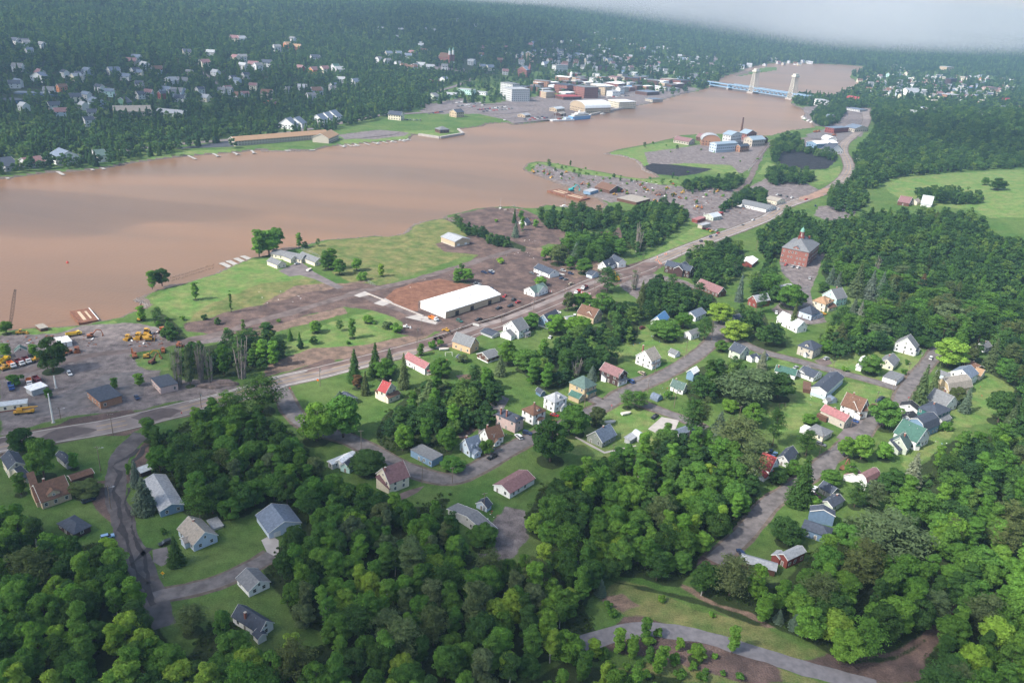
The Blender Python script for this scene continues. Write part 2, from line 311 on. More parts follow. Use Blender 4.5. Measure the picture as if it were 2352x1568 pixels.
# ================================================================== air and cloud
def make_air():
    hz = bpy.data.materials.new('haze_air'); nt, N, Lk = nodes(hz); N.remove(N['Principled BSDF'])
    v = N.new('ShaderNodeVolumePrincipled'); v.inputs['Color'].default_value = (.46, .70, 1, 1); v.inputs['Density'].default_value = HAZE; v.inputs['Anisotropy'].default_value = .2
    Lk.new(v.outputs[0], N['Material Output'].inputs['Volume'])
    mb = MB(); mb.box(-9000, 14000, -600, 14500, -6, 262, hz); tag(mb.build('haze'), kind='stuff')
HAZE = .95e-4
def cloud_mat(name, dens, hetero=False):
    m = bpy.data.materials.new(name); nt, N, Lk = nodes(m); N.remove(N['Principled BSDF'])
    v = N.new('ShaderNodeVolumePrincipled'); v.inputs['Color'].default_value = (.985, .992, 1, 1); v.inputs['Density'].default_value = dens
    Lk.new(v.outputs[0], N['Material Output'].inputs['Volume'])
    if hetero:
        g = N.new('ShaderNodeNewGeometry'); sp = N.new('ShaderNodeSeparateXYZ'); Lk.new(g.outputs['Position'], sp.inputs[0])
        nz = N.new('ShaderNodeTexNoise'); nz.inputs['Scale'].default_value = .0009; nz.inputs['Detail'].default_value = 3; Lk.new(g.outputs['Position'], nz.inputs['Vector'])
        def rng_(src, a, b, c=0, d=1):
            r = N.new('ShaderNodeMapRange'); r.interpolation_type = 'SMOOTHSTEP'; r.inputs[1].default_value = a; r.inputs[2].default_value = b; r.inputs[3].default_value = c; r.inputs[4].default_value = d; Lk.new(src, r.inputs[0]); return r.outputs[0]
        def mul(a, b):
            r = N.new('ShaderNodeMath'); r.operation = 'MULTIPLY'
            for i, q in enumerate((a, b)):
                if hasattr(q, 'links'): Lk.new(q, r.inputs[i])
                else: r.inputs[i].default_value = q
            return r.outputs[0]
        ad = N.new('ShaderNodeMath'); ad.operation = 'MULTIPLY_ADD'; Lk.new(nz.outputs[0], ad.inputs[0]); ad.inputs[1].default_value = 90; xs = N.new('ShaderNodeMath'); xs.operation = 'MULTIPLY_ADD'; Lk.new(sp.outputs[0], xs.inputs[0]); xs.inputs[1].default_value = .055; Lk.new(sp.outputs[2], xs.inputs[2]); Lk.new(xs.outputs[0], ad.inputs[2])
        f = mul(mul(rng_(ad.outputs[0], 45, 150), rng_(sp.outputs[1], 3950, 4700)), mul(rng_(nz.outputs[0], .3, .7, .6, 1.3), dens)); Lk.new(f, v.inputs['Density'])
    return m
def make_clouds():
    mb = MB(); mb.box(-5000, 9000, 3962, 12500, -4, 1500, cloud_mat('stratus', .006, True)); tag(mb.build('cloud_bank'), kind='stuff')
    # broken clouds high above the valley; each throws its shade on the ground at the place given
    cm = cloud_mat('cumulus', .012)
    for gx, gy, rx, ry, th, sp in CLOUDS:
        g = Pt(gx, gy) if gx is not None else gy
        z = 760; c = np.array([g[0], g[1], 0])+SUN*(z/SUN[2])
        bm = bmesh.new(); bmesh.ops.create_icosphere(bm, subdivisions=4, radius=1)
        rr = random.Random(sp); ph = [(rr.uniform(0, 6), rr.uniform(0, 6), rr.choice((2, 3, 4, 5)), rr.uniform(.06, .16)) for _ in range(4)]
        for v in bm.verts:
            a = math.atan2(v.co.y, v.co.x); k = 1+sum(p[3]*math.sin(p[2]*a+p[0])*abs(math.cos(math.asin(max(-1, min(1, v.co.z))))) for p in ph)
            v.co.x *= rx*k; v.co.y *= ry*k; v.co.z *= th*(1 if v.co.z > 0 else .5)
        me = bpy.data.meshes.new('cloud'); bm.to_mesh(me); bm.free(); me.materials.append(cm)
        o = link('cloud', me); o.location = c; o.rotation_euler[2] = rr.uniform(0, 3); tag(o, kind='stuff')
CLOUDS = [(200, 1400, 190, 130, 80, 1), (1000, 1540, 170, 80, 45, 2), (2050, 1560, 130, 60, 40, 3), (60, 930, 90, 110, 45, 8), (90, 480, 150, 75, 45, 4), (300, 200, 420, 260, 60, 5), (1150, 90, 800, 400, 50, 6), (2200, 310, 240, 110, 45, 7), (1420, 262, 260, 70, 22, 9)]
# ================================================================== trees
def leaf_mat(name, tint=True, translucent=.42, k=1.):
    kk = k
    m = bpy.data.materials.new(name); nt, N, Lk = nodes(m); N.remove(N['Principled BSDF'])
    oi = N.new('ShaderNodeObjectInfo'); tc = N.new('ShaderNodeTexCoord'); nz = N.new('ShaderNodeTexNoise'); nz.inputs['Scale'].default_value = .8; nz.inputs['Detail'].default_value = 4
    Lk.new(tc.outputs['Object'], nz.inputs['Vector'])
    mr = N.new('ShaderNodeMapRange'); mr.inputs[1].default_value = .3; mr.inputs[2].default_value = .7; mr.inputs[3].default_value = .7; mr.inputs[4].default_value = 1.35; Lk.new(nz.outputs[0], mr.inputs[0])
    mx = N.new('ShaderNodeMix'); mx.data_type = 'RGBA'; mx.blend_type = 'MULTIPLY'; mx.inputs['Factor'].default_value = 1
    if tint: Lk.new(oi.outputs['Color'], mx.inputs['A'])
    else:
        cr = N.new('ShaderNodeValToRGB'); e = cr.color_ramp.elements; e[0].color = (.038*kk, .085*kk, .036*kk, 1); e[1].color = (.15*kk, .24*kk, .055*kk, 1)
        k = cr.color_ramp.elements.new(.35); k.color = (.060*kk, .130*kk, .040*kk, 1); k = cr.color_ramp.elements.new(.75); k.color = (.085*kk, .175*kk, .046*kk, 1)
        Lk.new(oi.outputs['Random'], cr.inputs[0]); Lk.new(cr.outputs[0], mx.inputs['A'])
    Lk.new(mr.outputs[0], mx.inputs['B'])
    d = N.new('ShaderNodeBsdfDiffuse'); t = N.new('ShaderNodeBsdfTranslucent'); ms = N.new('ShaderNodeMixShader'); ms.inputs[0].default_value = translucent
    Lk.new(mx.outputs['Result'], d.inputs[0]); Lk.new(mx.outputs['Result'], t.inputs[0]); Lk.new(d.outputs[0], ms.inputs[1]); Lk.new(t.outputs[0], ms.inputs[2]); Lk.new(ms.outputs[0], N['Material Output'].inputs['Surface'])
    return m
LEAF = leaf_mat('leaves'); LEAF_FAR = leaf_mat('leaves_far', False, .4, .98)
BARK = mat('bark', (.075, .055, .042), .95, .3, 3); BIRCH = mat('birch_bark', (.42, .40, .36), .9, .35, 2); TWIG = mat('bare_twigs', (.22, .19, .17), .95, .2, 2)
def cards(C, Nn, size, r, squash=.55):
    """leaf sprays: one bent quad per centre, facing roughly along its normal"""
    n = len(C); Nn = Nn/np.linalg.norm(Nn, axis=1, keepdims=True)
    t = r.normal(size=(n, 3)); t -= (t*Nn).sum(1, keepdims=True)*Nn; t /= np.linalg.norm(t, axis=1, keepdims=True); b = np.cross(Nn, t)
    s = size*r.uniform(.6, 1.35, (n, 1))
    V = np.stack([C-t*s, C-b*s*squash, C+t*s, C+b*s*squash], 1)
    V[:, 0] -= Nn*s*.35; V[:, 2] -= Nn*s*.35
    return V.reshape(-1, 3)
def crown_leafy(seed, n=4200, size=.42, H=12., W=8., base=.22, nl=26, shape='round'):
    r = np.random.default_rng(seed); lobes = []
    for i in range(nl):
        if shape == 'round':
            a = r.uniform(0, 2*math.pi); u = r.uniform(-.75, 1); k = math.sqrt(1-u*u*.9)*r.uniform(.35, .86)
            c = np.array([math.cos(a)*k*W/2, math.sin(a)*k*W/2, (u*.5+.5)*H*(1-base)*.86+H*base]); rad = W*.5*r.uniform(.17, .36)
        elif shape == 'tall':
            u = r.uniform(0, 1); a = r.uniform(0, 2*math.pi); k = r.uniform(.1, .6)*(1-.65*abs(u-.4))
            c = np.array([math.cos(a)*k*W/2, math.sin(a)*k*W/2, H*(base+(1-base)*.92*u)]); rad = W*.5*r.uniform(.2, .4)
        else:   # bush
            a = r.uniform(0, 2*math.pi); k = r.uniform(.1, .7); c = np.array([math.cos(a)*k*W/2, math.sin(a)*k*W/2, H*r.uniform(.2, .75)]); rad = W*.5*r.uniform(.25, .42)
        lobes.append((c, rad))
    C = []; Nn = []
    w = np.array([l[1]**2 for l in lobes]); idx = r.choice(len(lobes), n, p=w/w.sum())
    d = r.normal(size=(n, 3)); d[:, 2] = np.abs(d[:, 2])*1.0-.35*r.random(n); d /= np.linalg.norm(d, axis=1, keepdims=True)
    Lc = np.array([l[0] for l in lobes])[idx]; Lr = np.array([l[1] for l in lobes])[idx][:, None]
    rr = Lr*(1+r.normal(0, .09, (n, 1))); rr = np.where(r.random((n, 1)) < .15, rr*r.uniform(.3, 1.15, (n, 1)), rr)
    C = Lc+d*rr*np.array([1, 1, .78]); Nn = d+r.normal(0, .45, (n, 3)); Nn[:, 2] += .25
    ok = C[:, 2] > H*.04; V = cards(C[ok], Nn[ok], size, r)
    return V, lobes
def leaf_mesh(name, V, m): return np_mesh(name, V, np.arange(len(V)).reshape(-1, 4), [m])
def trunk_mesh(name, H, rad, lobes=None, m=None, lean=0, top=.8):
    mb = MB(); mb.beam((0, 0, -.4), (lean*.5, 0, H*.45), rad*2, m or BARK, rad*1.3, 6); mb.beam((lean*.5, 0, H*.45), (lean, 0, H*top), rad*1.3, m or BARK, rad*.3, 6)
    if lobes:
        for c, q in lobes[:9]:
            z0 = min(c[2]*.55, H*.5); mb.beam((lean*z0/H, 0, z0), tuple(c), rad*.8, m or BARK, rad*.15, 4)
    return mb.mesh(name)
def crown_conifer(seed, n, H, W, kind, size):
    r = np.random.default_rng(seed); C = []; Nn = []
    if kind == 'spruce':
        k = int(H*2.3); lev = np.linspace(.06, .985, k)
        for u in lev:
            R = W*.5*(1-u)**.8*r.uniform(.85, 1.12)+.12; nb = max(5, int(11*(1-u)+4)); a0 = r.uniform(0, 6.28)
            for j in range(nb):
                a = a0+2*math.pi*j/nb+r.normal(0, .12); L = R*r.uniform(.75, 1.15); m_ = max(3, int(L*n/W*.2))
                t = r.uniform(.15, 1, m_); wv = r.normal(0, .13, m_)*L*(1-t*.3)
                x = np.cos(a)*L*t-np.sin(a)*wv; y = np.sin(a)*L*t+np.cos(a)*wv; z = H*u-L*.33*t+r.normal(0, .07, m_)-np.abs(wv)*.3
                C.append(np.stack([x, y, z], 1)); q = np.stack([np.cos(a)*.45+r.normal(0, .3, m_), np.sin(a)*.45+r.normal(0, .3, m_), np.full(m_, .8)], 1); Nn.append(q)
    else:  # pine: irregular flat boughs
        k = int(H*1.1)
        for u in np.linspace(.25, .97, k):
            for j in range(r.integers(3, 6)):
                a = r.uniform(0, 6.28); L = W*.5*(math.sin(math.pi*min(1, (u-.1)*1.02))**.7)*r.uniform(.55, 1.15)+.3; m_ = max(8, int(n/k/4.2))
                for e in range(3):
                    tt = .45+.27*e; cx, cy, cz = math.cos(a)*L*tt, math.sin(a)*L*tt, H*u+L*.12*tt; s = L*.27+.35
                    mm = m_//3+1; p = r.normal(size=(mm, 3)); p /= np.linalg.norm(p, axis=1, keepdims=True); p[:, 2] = np.abs(p[:, 2])*.9-.25
                    C.append(np.array([cx, cy, cz])+p*np.array([s, s, s*.42])*r.uniform(.8, 1.1, (mm, 1))); Nn.append(p*np.array([.6, .6, 1])+np.array([0, 0, .45])+r.normal(0, .3, (mm, 3)))
    C = np.concatenate(C); Nn = np.concatenate(Nn)
    return cards(C, Nn, size, r, .35)
PROTO = {}
def make_protos():
    P = {}
    P['maple'] = []
    for i in range(7):
        W = 8.4+.4*(i % 3); V, lo = crown_leafy(100+i, 9500, .27, 11.5, W, .14, 54); P['maple'].append((leaf_mesh('crown', V, LEAF), trunk_mesh('trunk', 11.5, .28, lo), W, 11.5))
    P['ash'] = []
    for i in range(5):
        V, lo = crown_leafy(200+i, 7000, .25, 13.5, 6.6, .16, 44, 'tall'); P['ash'].append((leaf_mesh('crown', V, LEAF), trunk_mesh('trunk', 13.5, .2, lo), 6.6, 13.5))
    P['birch'] = []
    for i in range(4):
        V, lo = crown_leafy(300+i, 4200, .21, 13.5, 5.4, .34, 36, 'tall'); P['birch'].append((leaf_mesh('crown', V, LEAF), trunk_mesh('trunk', 13.5, .17, lo, BIRCH, .5, .86), 5.4, 13.5))
    P['poplar'] = []
    for i in range(2):
        V, lo = crown_leafy(350+i, 1600, .27, 11, 1.9, .1, 26, 'tall'); P['poplar'].append((leaf_mesh('crown', V, LEAF), trunk_mesh('trunk', 11, .15, None), 1.9, 11))
    P['bush'] = []
    for i in range(4):
        V, lo = crown_leafy(400+i, 1300, .27, 2.8, 4., .05, 12, 'bush'); P['bush'].append((leaf_mesh('crown', V, LEAF), trunk_mesh('trunk', 2.2, .1, lo), 4., 2.8))
    P['spruce'] = [(leaf_mesh('crown', crown_conifer(500+i, 330, 13, 6.2, 'spruce', .36), LEAF), trunk_mesh('trunk', 13, .2, None, None, 0, .95), 6.2, 13) for i in range(4)]
    P['pine'] = [(leaf_mesh('crown', crown_conifer(600+i, 4200, 15, 8.6, 'pine', .36), LEAF), trunk_mesh('trunk', 15, .27, None, None, .3, .93), 8.6, 15) for i in range(4)]
    P['bare'] = []
    for i in range(3):
        r = random.Random(700+i); mb = MB()
        for j in range(16):
            a = r.uniform(0, 6.28); d = r.uniform(.2, 1.0); h = r.uniform(7, 12.5); p0 = (math.cos(a)*d*.5, math.sin(a)*d*.5, 0); p1 = (math.cos(a)*d*1.2, math.sin(a)*d*1.2, h)
            mb.beam(p0, p1, .16, TWIG, .04, 4)
            for k in range(7):
                t = r.uniform(.25, .95); q = Vector(p0).lerp(Vector(p1), t); b = r.uniform(0, 6.28); l = r.uniform(.5, 1.3); mb.beam(q, q+Vector((math.cos(b)*l*.4, math.sin(b)*l*.4, l)), .06, TWIG, .02, 3)
        V, lo = crown_leafy(750+i, 260, .24, 10, 2.6, .1, 14, 'tall')
        P['bare'].append((leaf_mesh('crown', V, LEAF), mb.mesh('trunk'), 2.8, 12))
    PROTO.update(P)
TREECOL = {'dark': (0.063, 0.133, 0.035), 'mid': (0.106, 0.222, 0.042), 'fresh': (0.155, 0.302, 0.049), 'lime': (0.244, 0.377, 0.056), 'olive': (0.118, 0.153, 0.056), 'grey': (0.133, 0.186, 0.08), 'blue': (0.149, 0.206, 0.146), 'pale': (0.216, 0.247, 0.17), 'brown': (0.165, 0.107, 0.055)}
TREEN = [0]
SP = {'maple': 'maple_tree', 'ash': 'ash_tree', 'birch': 'birch_tree', 'poplar': 'poplar_tree', 'bush': 'bush', 'spruce': 'spruce_tree', 'pine': 'pine_tree', 'bare': 'bare_tree'}
NAT = {'maple': 0.0, }
def tree(kind, pos, h=None, w=None, col='mid', label=None, group=None, var=None, crown_col=None):
    pr = PROTO[kind]; k = var if var is not None else random.randrange(len(pr)); crown, trunk, W0, H0 = pr[k]
    h = h or H0*random.uniform(.8, 1.15); w = w or W0*h/H0*random.uniform(.85, 1.15)
    root = empty(SP[kind], pos, random.uniform(0, 6.28)); root.scale = (w/W0, w/W0, h/H0)
    c = link('crown', crown, root); t = link('trunk', trunk, root)
    b = TREECOL[col]; f = random.uniform(.88, 1.14); c.color = (b[0]*f*random.uniform(.93, 1.08), b[1]*f, b[2]*f*random.uniform(.9, 1.1), 1)
    tag(root, label, 'bush' if kind == 'bush' else 'tree', group); TREEN[0] += 1
    TREES.append((pos[0], pos[1], w*.5)); return root
TREES = []
OBST = []      # (x, y, radius) things trees may not stand on
def low_proto(seed, kind):
    if kind == 'leaf':
        V, _ = crown_leafy(seed, 300, 1.15, 12, 8.5, .1, 12)
    elif kind == 'pine': V = crown_conifer(seed, 160, 14, 6.5, 'spruce', .9)
    return leaf_mesh('far_tree', V, LEAF_FAR)
def forest_points(spacing, x0, x1, y0, y1, keep, r):
    xs = np.arange(x0, x1, spacing); ys = np.arange(y0, y1, spacing); X, Y = np.meshgrid(xs, ys); X = X.ravel()+r.uniform(-.45, .45, X.size)*spacing; Y = Y.ravel()+r.uniform(-.45, .45, Y.size)*spacing
    k = keep(X, Y); return X[k], Y[k]
def forest_object(name, label, X, Y, S, protos, seed, cat=None):
    """one stand of trees too many to count: a point cloud of roots with trees instanced on it"""
    Z = height(X, Y)-.3
    me = bpy.data.meshes.new(name); me.vertices.add(len(X)); me.vertices.foreach_set('co', np.column_stack([X, Y, Z]).astype(np.float32).ravel())
    a = me.attributes.new('size', 'FLOAT', 'POINT'); a.data.foreach_set('value', np.asarray(S, np.float32)); r = np.random.default_rng(seed)
    a = me.attributes.new('turn', 'FLOAT', 'POINT'); a.data.foreach_set('value', r.uniform(0, 6.28, len(X)).astype(np.float32))
    a = me.attributes.new('pick', 'INT', 'POINT'); a.data.foreach_set('value', r.integers(0, len(protos), len(X)).astype(np.int32))
    o = link(name, me); tag(o, label, None, None, 'stuff')
    ng = bpy.data.node_groups.new(name, 'GeometryNodeTree'); ng.interface.new_socket('Geometry', in_out='INPUT', socket_type='NodeSocketGeometry'); ng.interface.new_socket('Geometry', in_out='OUTPUT', socket_type='NodeSocketGeometry')
    N = ng.nodes; Lk = ng.links; gi = N.new('NodeGroupInput'); go = N.new('NodeGroupOutput'); ip = N.new('GeometryNodeInstanceOnPoints'); Lk.new(gi.outputs[0], ip.inputs['Points'])
    g2 = N.new('GeometryNodeGeometryToInstance')
    for p in reversed(protos):
        oi = N.new('GeometryNodeObjectInfo'); oi.inputs['Object'].default_value = p; oi.inputs['As Instance'].default_value = True; Lk.new(oi.outputs['Geometry'], g2.inputs[0])
    Lk.new(g2.outputs[0], ip.inputs['Instance']); ip.inputs['Pick Instance'].default_value = True
    def att(n, ty):
        q = N.new('GeometryNodeInputNamedAttribute'); q.data_type = ty; q.inputs[0].default_value = n; return q.outputs[0]
    # each prototype sits in its own instance; pick by index
    Lk.new(att('pick', 'INT'), ip.inputs['Instance Index']); Lk.new(att('size', 'FLOAT'), ip.inputs['Scale'])
    cx = N.new('ShaderNodeCombineXYZ'); Lk.new(att('turn', 'FLOAT'), cx.inputs[2]); Lk.new(cx.outputs[0], ip.inputs['Rotation'])
    Lk.new(ip.outputs[0], go.inputs[0]); md = o.modifiers.new('stand', 'NODES'); md.node_group = ng; return o
def far_forest():
    prot = []
    for i in range(6): prot.append(bpy.data.objects.new('far_tree', low_proto(900+i, 'leaf')))
    for i in range(2): prot.append(bpy.data.objects.new('far_tree', low_proto(950+i, 'pine')))
    r = np.random.default_rng(5)
    clear = CLEAR_W
    def keep(X, Y):
        px, py = project(X, Y, height(X, Y)); k = (px > -120) & (px < 2480) & (py > -120) & (py < 700)
        k &= (d_far(X, Y) > 6) | (Y > 1900)
        sd = -sdist(X, Y, WATER); k &= sd > 7
        for c in clear: k &= ~inside(X, Y, c)
        for (x, y, q) in FAR_OBST: k &= (X-x)**2+(Y-y)**2 > q*q
        return k
    X1, Y1 = forest_points(9.5, -1500, 1300, 700, 2600, keep, r); 
    X1, Y1 = X1[np.hypot(X1, Y1) < 2300], Y1[np.hypot(X1, Y1) < 2300]
    X2, Y2 = forest_points(15, -4200, 3300, 1500, 5200, keep, r); m = (np.hypot(X2, Y2) >= 2300) & (np.hypot(X2, Y2) < 5200); X2, Y2 = X2[m], Y2[m]
    X3, Y3 = forest_points(34, -6200, 4500, 4000, 9500, keep, r); m = (np.hypot(X3, Y3) >= 5200); X3, Y3 = X3[m], Y3[m]
    # town districts keep only some of their trees
    X = np.concatenate([X1, X2, X3]); Y = np.concatenate([Y1, Y2, Y3]); S = np.concatenate([r.uniform(.85, 1.4, len(X1)), r.uniform(1.4, 2.1, len(X2)), r.uniform(3, 4.4, len(X3))])
    px, py = project(X, Y, height(X, Y)); dens = np.ones(len(X))
    for poly, dd in TOWN:
        dens = np.where(inside(px, py, pts(poly)), dd, dens)
    k = r.random(len(X)) < dens; X, Y, S = X[k], Y[k], S[k]
    forest_object('far_woodland', 'wooded hills and town trees beyond the canal', X, Y, S, prot, 3)
    print('far trees', len(X))
FAR_OBST = []; CLEAR_W = []
TOWN = [('1040,190 1180,150 1350,140 1480,150 1600,190 1610,205 1460,245 1300,275 1120,285 1000,265 960,250', .22),
        ('1180,100 1400,90 1640,130 1640,170 1480,155 1350,140 1180,150', .55),
        ('1900,170 2100,160 2352,180 2352,230 2200,240 2050,240 1980,225 1930,200', .22),
        ('0,150 400,120 620,110 760,150 760,260 560,290 0,300', .72)]
# ================================================================== roads and paving
def smooth_line(P_, step=3.0):
    P_ = [np.array(p[:2]) for p in P_]; out = []
    for i in range(len(P_)-1):
        p0 = P_[max(i-1, 0)]; p1 = P_[i]; p2 = P_[i+1]; p3 = P_[min(i+2, len(P_)-1)]; n = max(2, int(np.linalg.norm(p2-p1)/step))
        for k in range(n):
            t = k/n; out.append(.5*((2*p1)+(-p0+p2)*t+(2*p0-5*p1+4*p2-p3)*t*t+(-p0+3*p1-3*p2+p3)*t**3))
    out.append(P_[-1]); return np.array(out)
def offset_line(C, d):
    g = np.gradient(C, axis=0); g /= np.linalg.norm(g, axis=1, keepdims=True)+1e-9; n = np.stack([-g[:, 1], g[:, 0]], 1); return C+n*d
def lift(r): return np.where(r > 1150, .5, np.where(r > 750, .16, .045))
def ribbon(name, C, d0, d1, m, up=0., parent=None, kind='structure', thick=0., wob=0., lanes=None, seed=1):
    a = offset_line(C, d0); b = offset_line(C, d1); r = np.random.default_rng(seed)
    if wob:
        k = np.convolve(r.normal(size=len(C)+8), np.ones(3)/1.7, 'same')[:len(C), None]; g = offset_line(C, 1)-C; a = a+g*k*wob; k2 = np.convolve(r.normal(size=len(C)+8), np.ones(3)/1.7, 'same')[:len(C), None]; b = b+g*k2*wob
    if name == 'mud_patch': i = np.arange(len(C)); e = np.minimum(i, i[::-1]); q = np.sin(np.minimum(1, (e+.15)/3.5)*math.pi/2)[:, None]; sh = (e[:, None] < 3)*r.uniform(-.25, .25, (len(C), 1)); md = (a+b)/2+(b-a)*sh; a, b = md+(a-md)*q, md+(b-md)*q
    n = max(1, int(abs(d1-d0)/5)); cols = [a+(b-a)*i/n for i in range(n+1)]; V = np.concatenate(cols); z = height(V[:, 0], V[:, 1])+lift(np.hypot(V[:, 0], V[:, 1]))+up
    V3 = np.column_stack([V, z]); L = len(C); F_ = []
    for c in range(n):
        i = np.arange(L-1)+c*L; F_.append(np.stack([i, i+1, i+L+1, i+L], 1)[:, ::(1 if d1 < d0 else -1)])
    Fq = np.concatenate(F_); 
    if thick:
        k = len(V3); base = V3.copy(); base[:, 2] -= thick; V3 = np.concatenate([V3, base]); i = np.arange(L-1); e0 = np.stack([i, i+1, i+1+k, i+k], 1); j = i+n*L; e1 = np.stack([j, j+1, j+1+k, j+k], 1)[:, ::-1]; Fq = np.concatenate([Fq, e0, e1])
    o = link(name, np_mesh(name, V3, Fq, [m]), parent)
    if parent is None: tag(o, kind=kind)
    return o
ASPH = mat('asphalt', (.14, .125, .12), .9, .32, .35, spec=.2); ASPH2 = mat('worn_asphalt', (.155, .132, .128), .92, .25, .2, spec=.2); DIRT = mat('packed_dirt', (.135, .105, .095), .95, .3, .2, spec=.15)
CONC = mat('concrete', (.36, .33, .30), .9, .15, .3); PY = mat('yellow_paint', (.50, .30, .06), .8, .25, .4); PW = mat('white_paint', (.62, .62, .60), .8, .2, .4); MUDM = mat('wet_mud', (.085, .062, .055), .55, .25, .3)
SHD = mat('gravel_shoulder', (.125, .10, .08), .95, .35, .4, spec=.1)
ROADS = []
def road(name, s, w, m, step=3, wob=0., seed=1):
    P_ = [Pt(*q) for q in pts(s)]; C = smooth_line(P_, step); ROADS.append((C, w)); CLEAR_W.append([tuple(q) for q in np.concatenate([offset_line(C[::3], w/2+4), offset_line(C[::3], -w/2-4)[::-1]])] if P_[0][1] > 700 and d_far(*P_[0][:2]) > -80 else [(0, 0), (0, 1), (1, 0)])
    if name in ('village_street', 'highway', 'shore_road'): ribbon('road_shoulder', C, -w/2-1.3, w/2+1.3, SHD, up=-.025, wob=.3, seed=seed+len(ROADS))
    return ribbon(name, C, -w/2, w/2, m, up=(.006 if len(ROADS) > 1 else .02)+.005*(len(ROADS) % 9), wob=wob, seed=seed), C
def sheet(name, s, m, up=0., parent=None, thick=0.):
    P_ = [Pt(*q) for q in pts(s)]; mb = MB(); q = [(p[0], p[1], p[2]+float(lift(np.hypot(p[0], p[1])))+up) for p in P_]; mb.poly(q, [list(range(len(q)))[::-1]] if area2(q) < 0 else [list(range(len(q)))], m)
    if thick: mb.v = []; mb.f = []; mb.m = []; qq = q if area2(q) > 0 else q[::-1]; mb.slab(qq, thick, m)
    o = mb.build(name, parent)
    if parent is None: tag(o, kind='structure')
    return o
def area2(q): return sum(q[i][0]*q[(i+1) % len(q)][1]-q[(i+1) % len(q)][0]*q[i][1] for i in range(len(q)))
def make_roads():
    HWM = mat('highway_asphalt', (.205, .172, .155), .92, .28, .12, spec=.15); hw, C = road('highway', '-90,1046 0,1022 130,999 260,977 400,944 540,908 640,877 738,855 870,822 963,797 1025,779 1100,752 1160,734 1226,708 1301,677 1376,645 1463,620 1508,600 1566,575 1626,552 1701,525 1763,500 1801,475 1851,457 1894,440 1924,422 1943,402 1950,385 1945,366 1936,348 1940,330 1962,311 1983,293 1991,274 1989,258 2001,240 2019,231 2060,222', 13.5, HWM, 3)
    n = int(len(C)*.56)
    def part(a, b, d, w, m, up, nm, thick=0):
        if int(len(C)*b)-int(len(C)*a) < 4: return
        ribbon(nm, C[max(0, int(len(C)*a)):int(len(C)*b)], d-w/2, d+w/2, m, up, hw, thick=thick)
    part(0, .22, 6.9, .5, CONC, .12, 'kerb', .25); part(0, .2, -6.9, .5, CONC, .12, 'kerb', .25)
    def fr(px, py): g = Pt(px, py); return float(np.argmin((C[:, 0]-g[0])**2+(C[:, 1]-g[1])**2))/len(C)
    x1, x2, x3, x4, x5 = fr(175, 990), fr(310, 962), fr(345, 957), fr(985, 790), fr(1510, 600); x6 = fr(1850, 457)
    for a, b in ((.0, x1-.006), (x1+.005, x2), (x3+.006, x4), (x5, x6), (fr(1935, 415), fr(1975, 300))): part(a, b, 2.2, .22, PY, .034, 'lane_marking'); part(a, b, -2.0, .22, PY, .034, 'lane_marking')
    for a, b in ((.0, x1-.006), (x1+.005, x2-.002), (x3+.008, x4-.01), (x5, x6)): part(a, b, 5.7, .26, PW, .034, 'lane_marking'); part(a, b, -5.6, .26, PW, .034, 'lane_marking')
    DM = mat('drying_mud', (.125, .085, .072), .85, .35, .12)
    for a, b, d, w, m in ((x1-.005, x1+.004, 0, 11, MUDM), (.0, x1-.006, 3.5, 5, MUDM), (x2, x3, 1, 12, MUDM), (x4, x5, -2, 19, DM), (x4-.03, x4+.05, 5, 7, DM), (fr(1840, 460), fr(1905, 430), 0, 12, mat('tan_mud', (.27, .17, .12), .9, .25, .2))):
        i0, i1 = max(0, int(len(C)*a)), int(len(C)*b)
        if i1-i0 < 8: i1 = i0+8
        ribbon('mud_patch', C[i0:i1], d-w/2, d+w/2, m, .045, hw, wob=1.1, seed=i0)
    part(x4+.01, x5-.02, 1, 5, mat('scraped_asphalt', (.20, .165, .15), .9, .3, .15), .055, 'scraped_lane')
    road('ravine_road', '325,995 295,1024 272,1060 265,1109 272,1159 282,1190 295,1232 320,1292 342,1346 360,1388 374,1440', 8, mat('wet_asphalt', (.082, .07, .068), .7, .4, .3), 2.5, .35, 4)
    for k, (s, w) in enumerate((('318,1030 305,1045 275,1058 262,1070 275,1090 268,1110 262,1128 270,1150 275,1180 284,1220 295,1260 310,1300 330,1345 350,1390', 1.7), ('345,1020 330,1028 320,1050 300,1062', 1.2), ('296,1120 290,1150 300,1190 308,1230 330,1280 345,1340', .9), ('345,1258 322,1280 300,1298', 1.6))):
        P_ = [Pt(*q) for q in pts(s)]; ribbon('washout_gully', smooth_line(P_, 2), -w/2, w/2, mat('dark_washout', (.030, .024, .024), .6, .3, .6), .06, wob=.5, seed=k+2)
    road('village_street', '355,1372 375,1366 425,1356 500,1336 588,1296 625,1274', 6.2, ASPH)
    road('village_street', '618,868 636,884 650,905 662,932 690,965 740,990 800,1008 863,1039 913,1066 963,1086 1018,1100 1063,1091 1125,1059 1176,1029 1225,1005 1290,978 1351,949 1388,932 1426,906 1463,889 1526,861 1576,831 1613,806 1640,780 1652,762 1655,735', 8.2, ASPH)
    road('village_street', '1640,782 1680,778 1720,795 1764,811 1839,831 1914,851 1989,871 2059,891', 6.8, ASPH)
    road('village_street', '2156,800 2141,821 2124,842 2101,868 2078,899 2064,930 2030,955 2001,969 1978,1000 1945,1020 1924,1040 1895,1062 1871,1084 1832,1112 1801,1134 1764,1159 1713,1221 1663,1268 1640,1290', 7.4, ASPH)
    road('village_street', '1445,905 1476,926 1526,946 1566,961 1620,985', 6.2, ASPH)
    road('village_street', '1385,925 1360,915 1345,905', 6, ASPH)
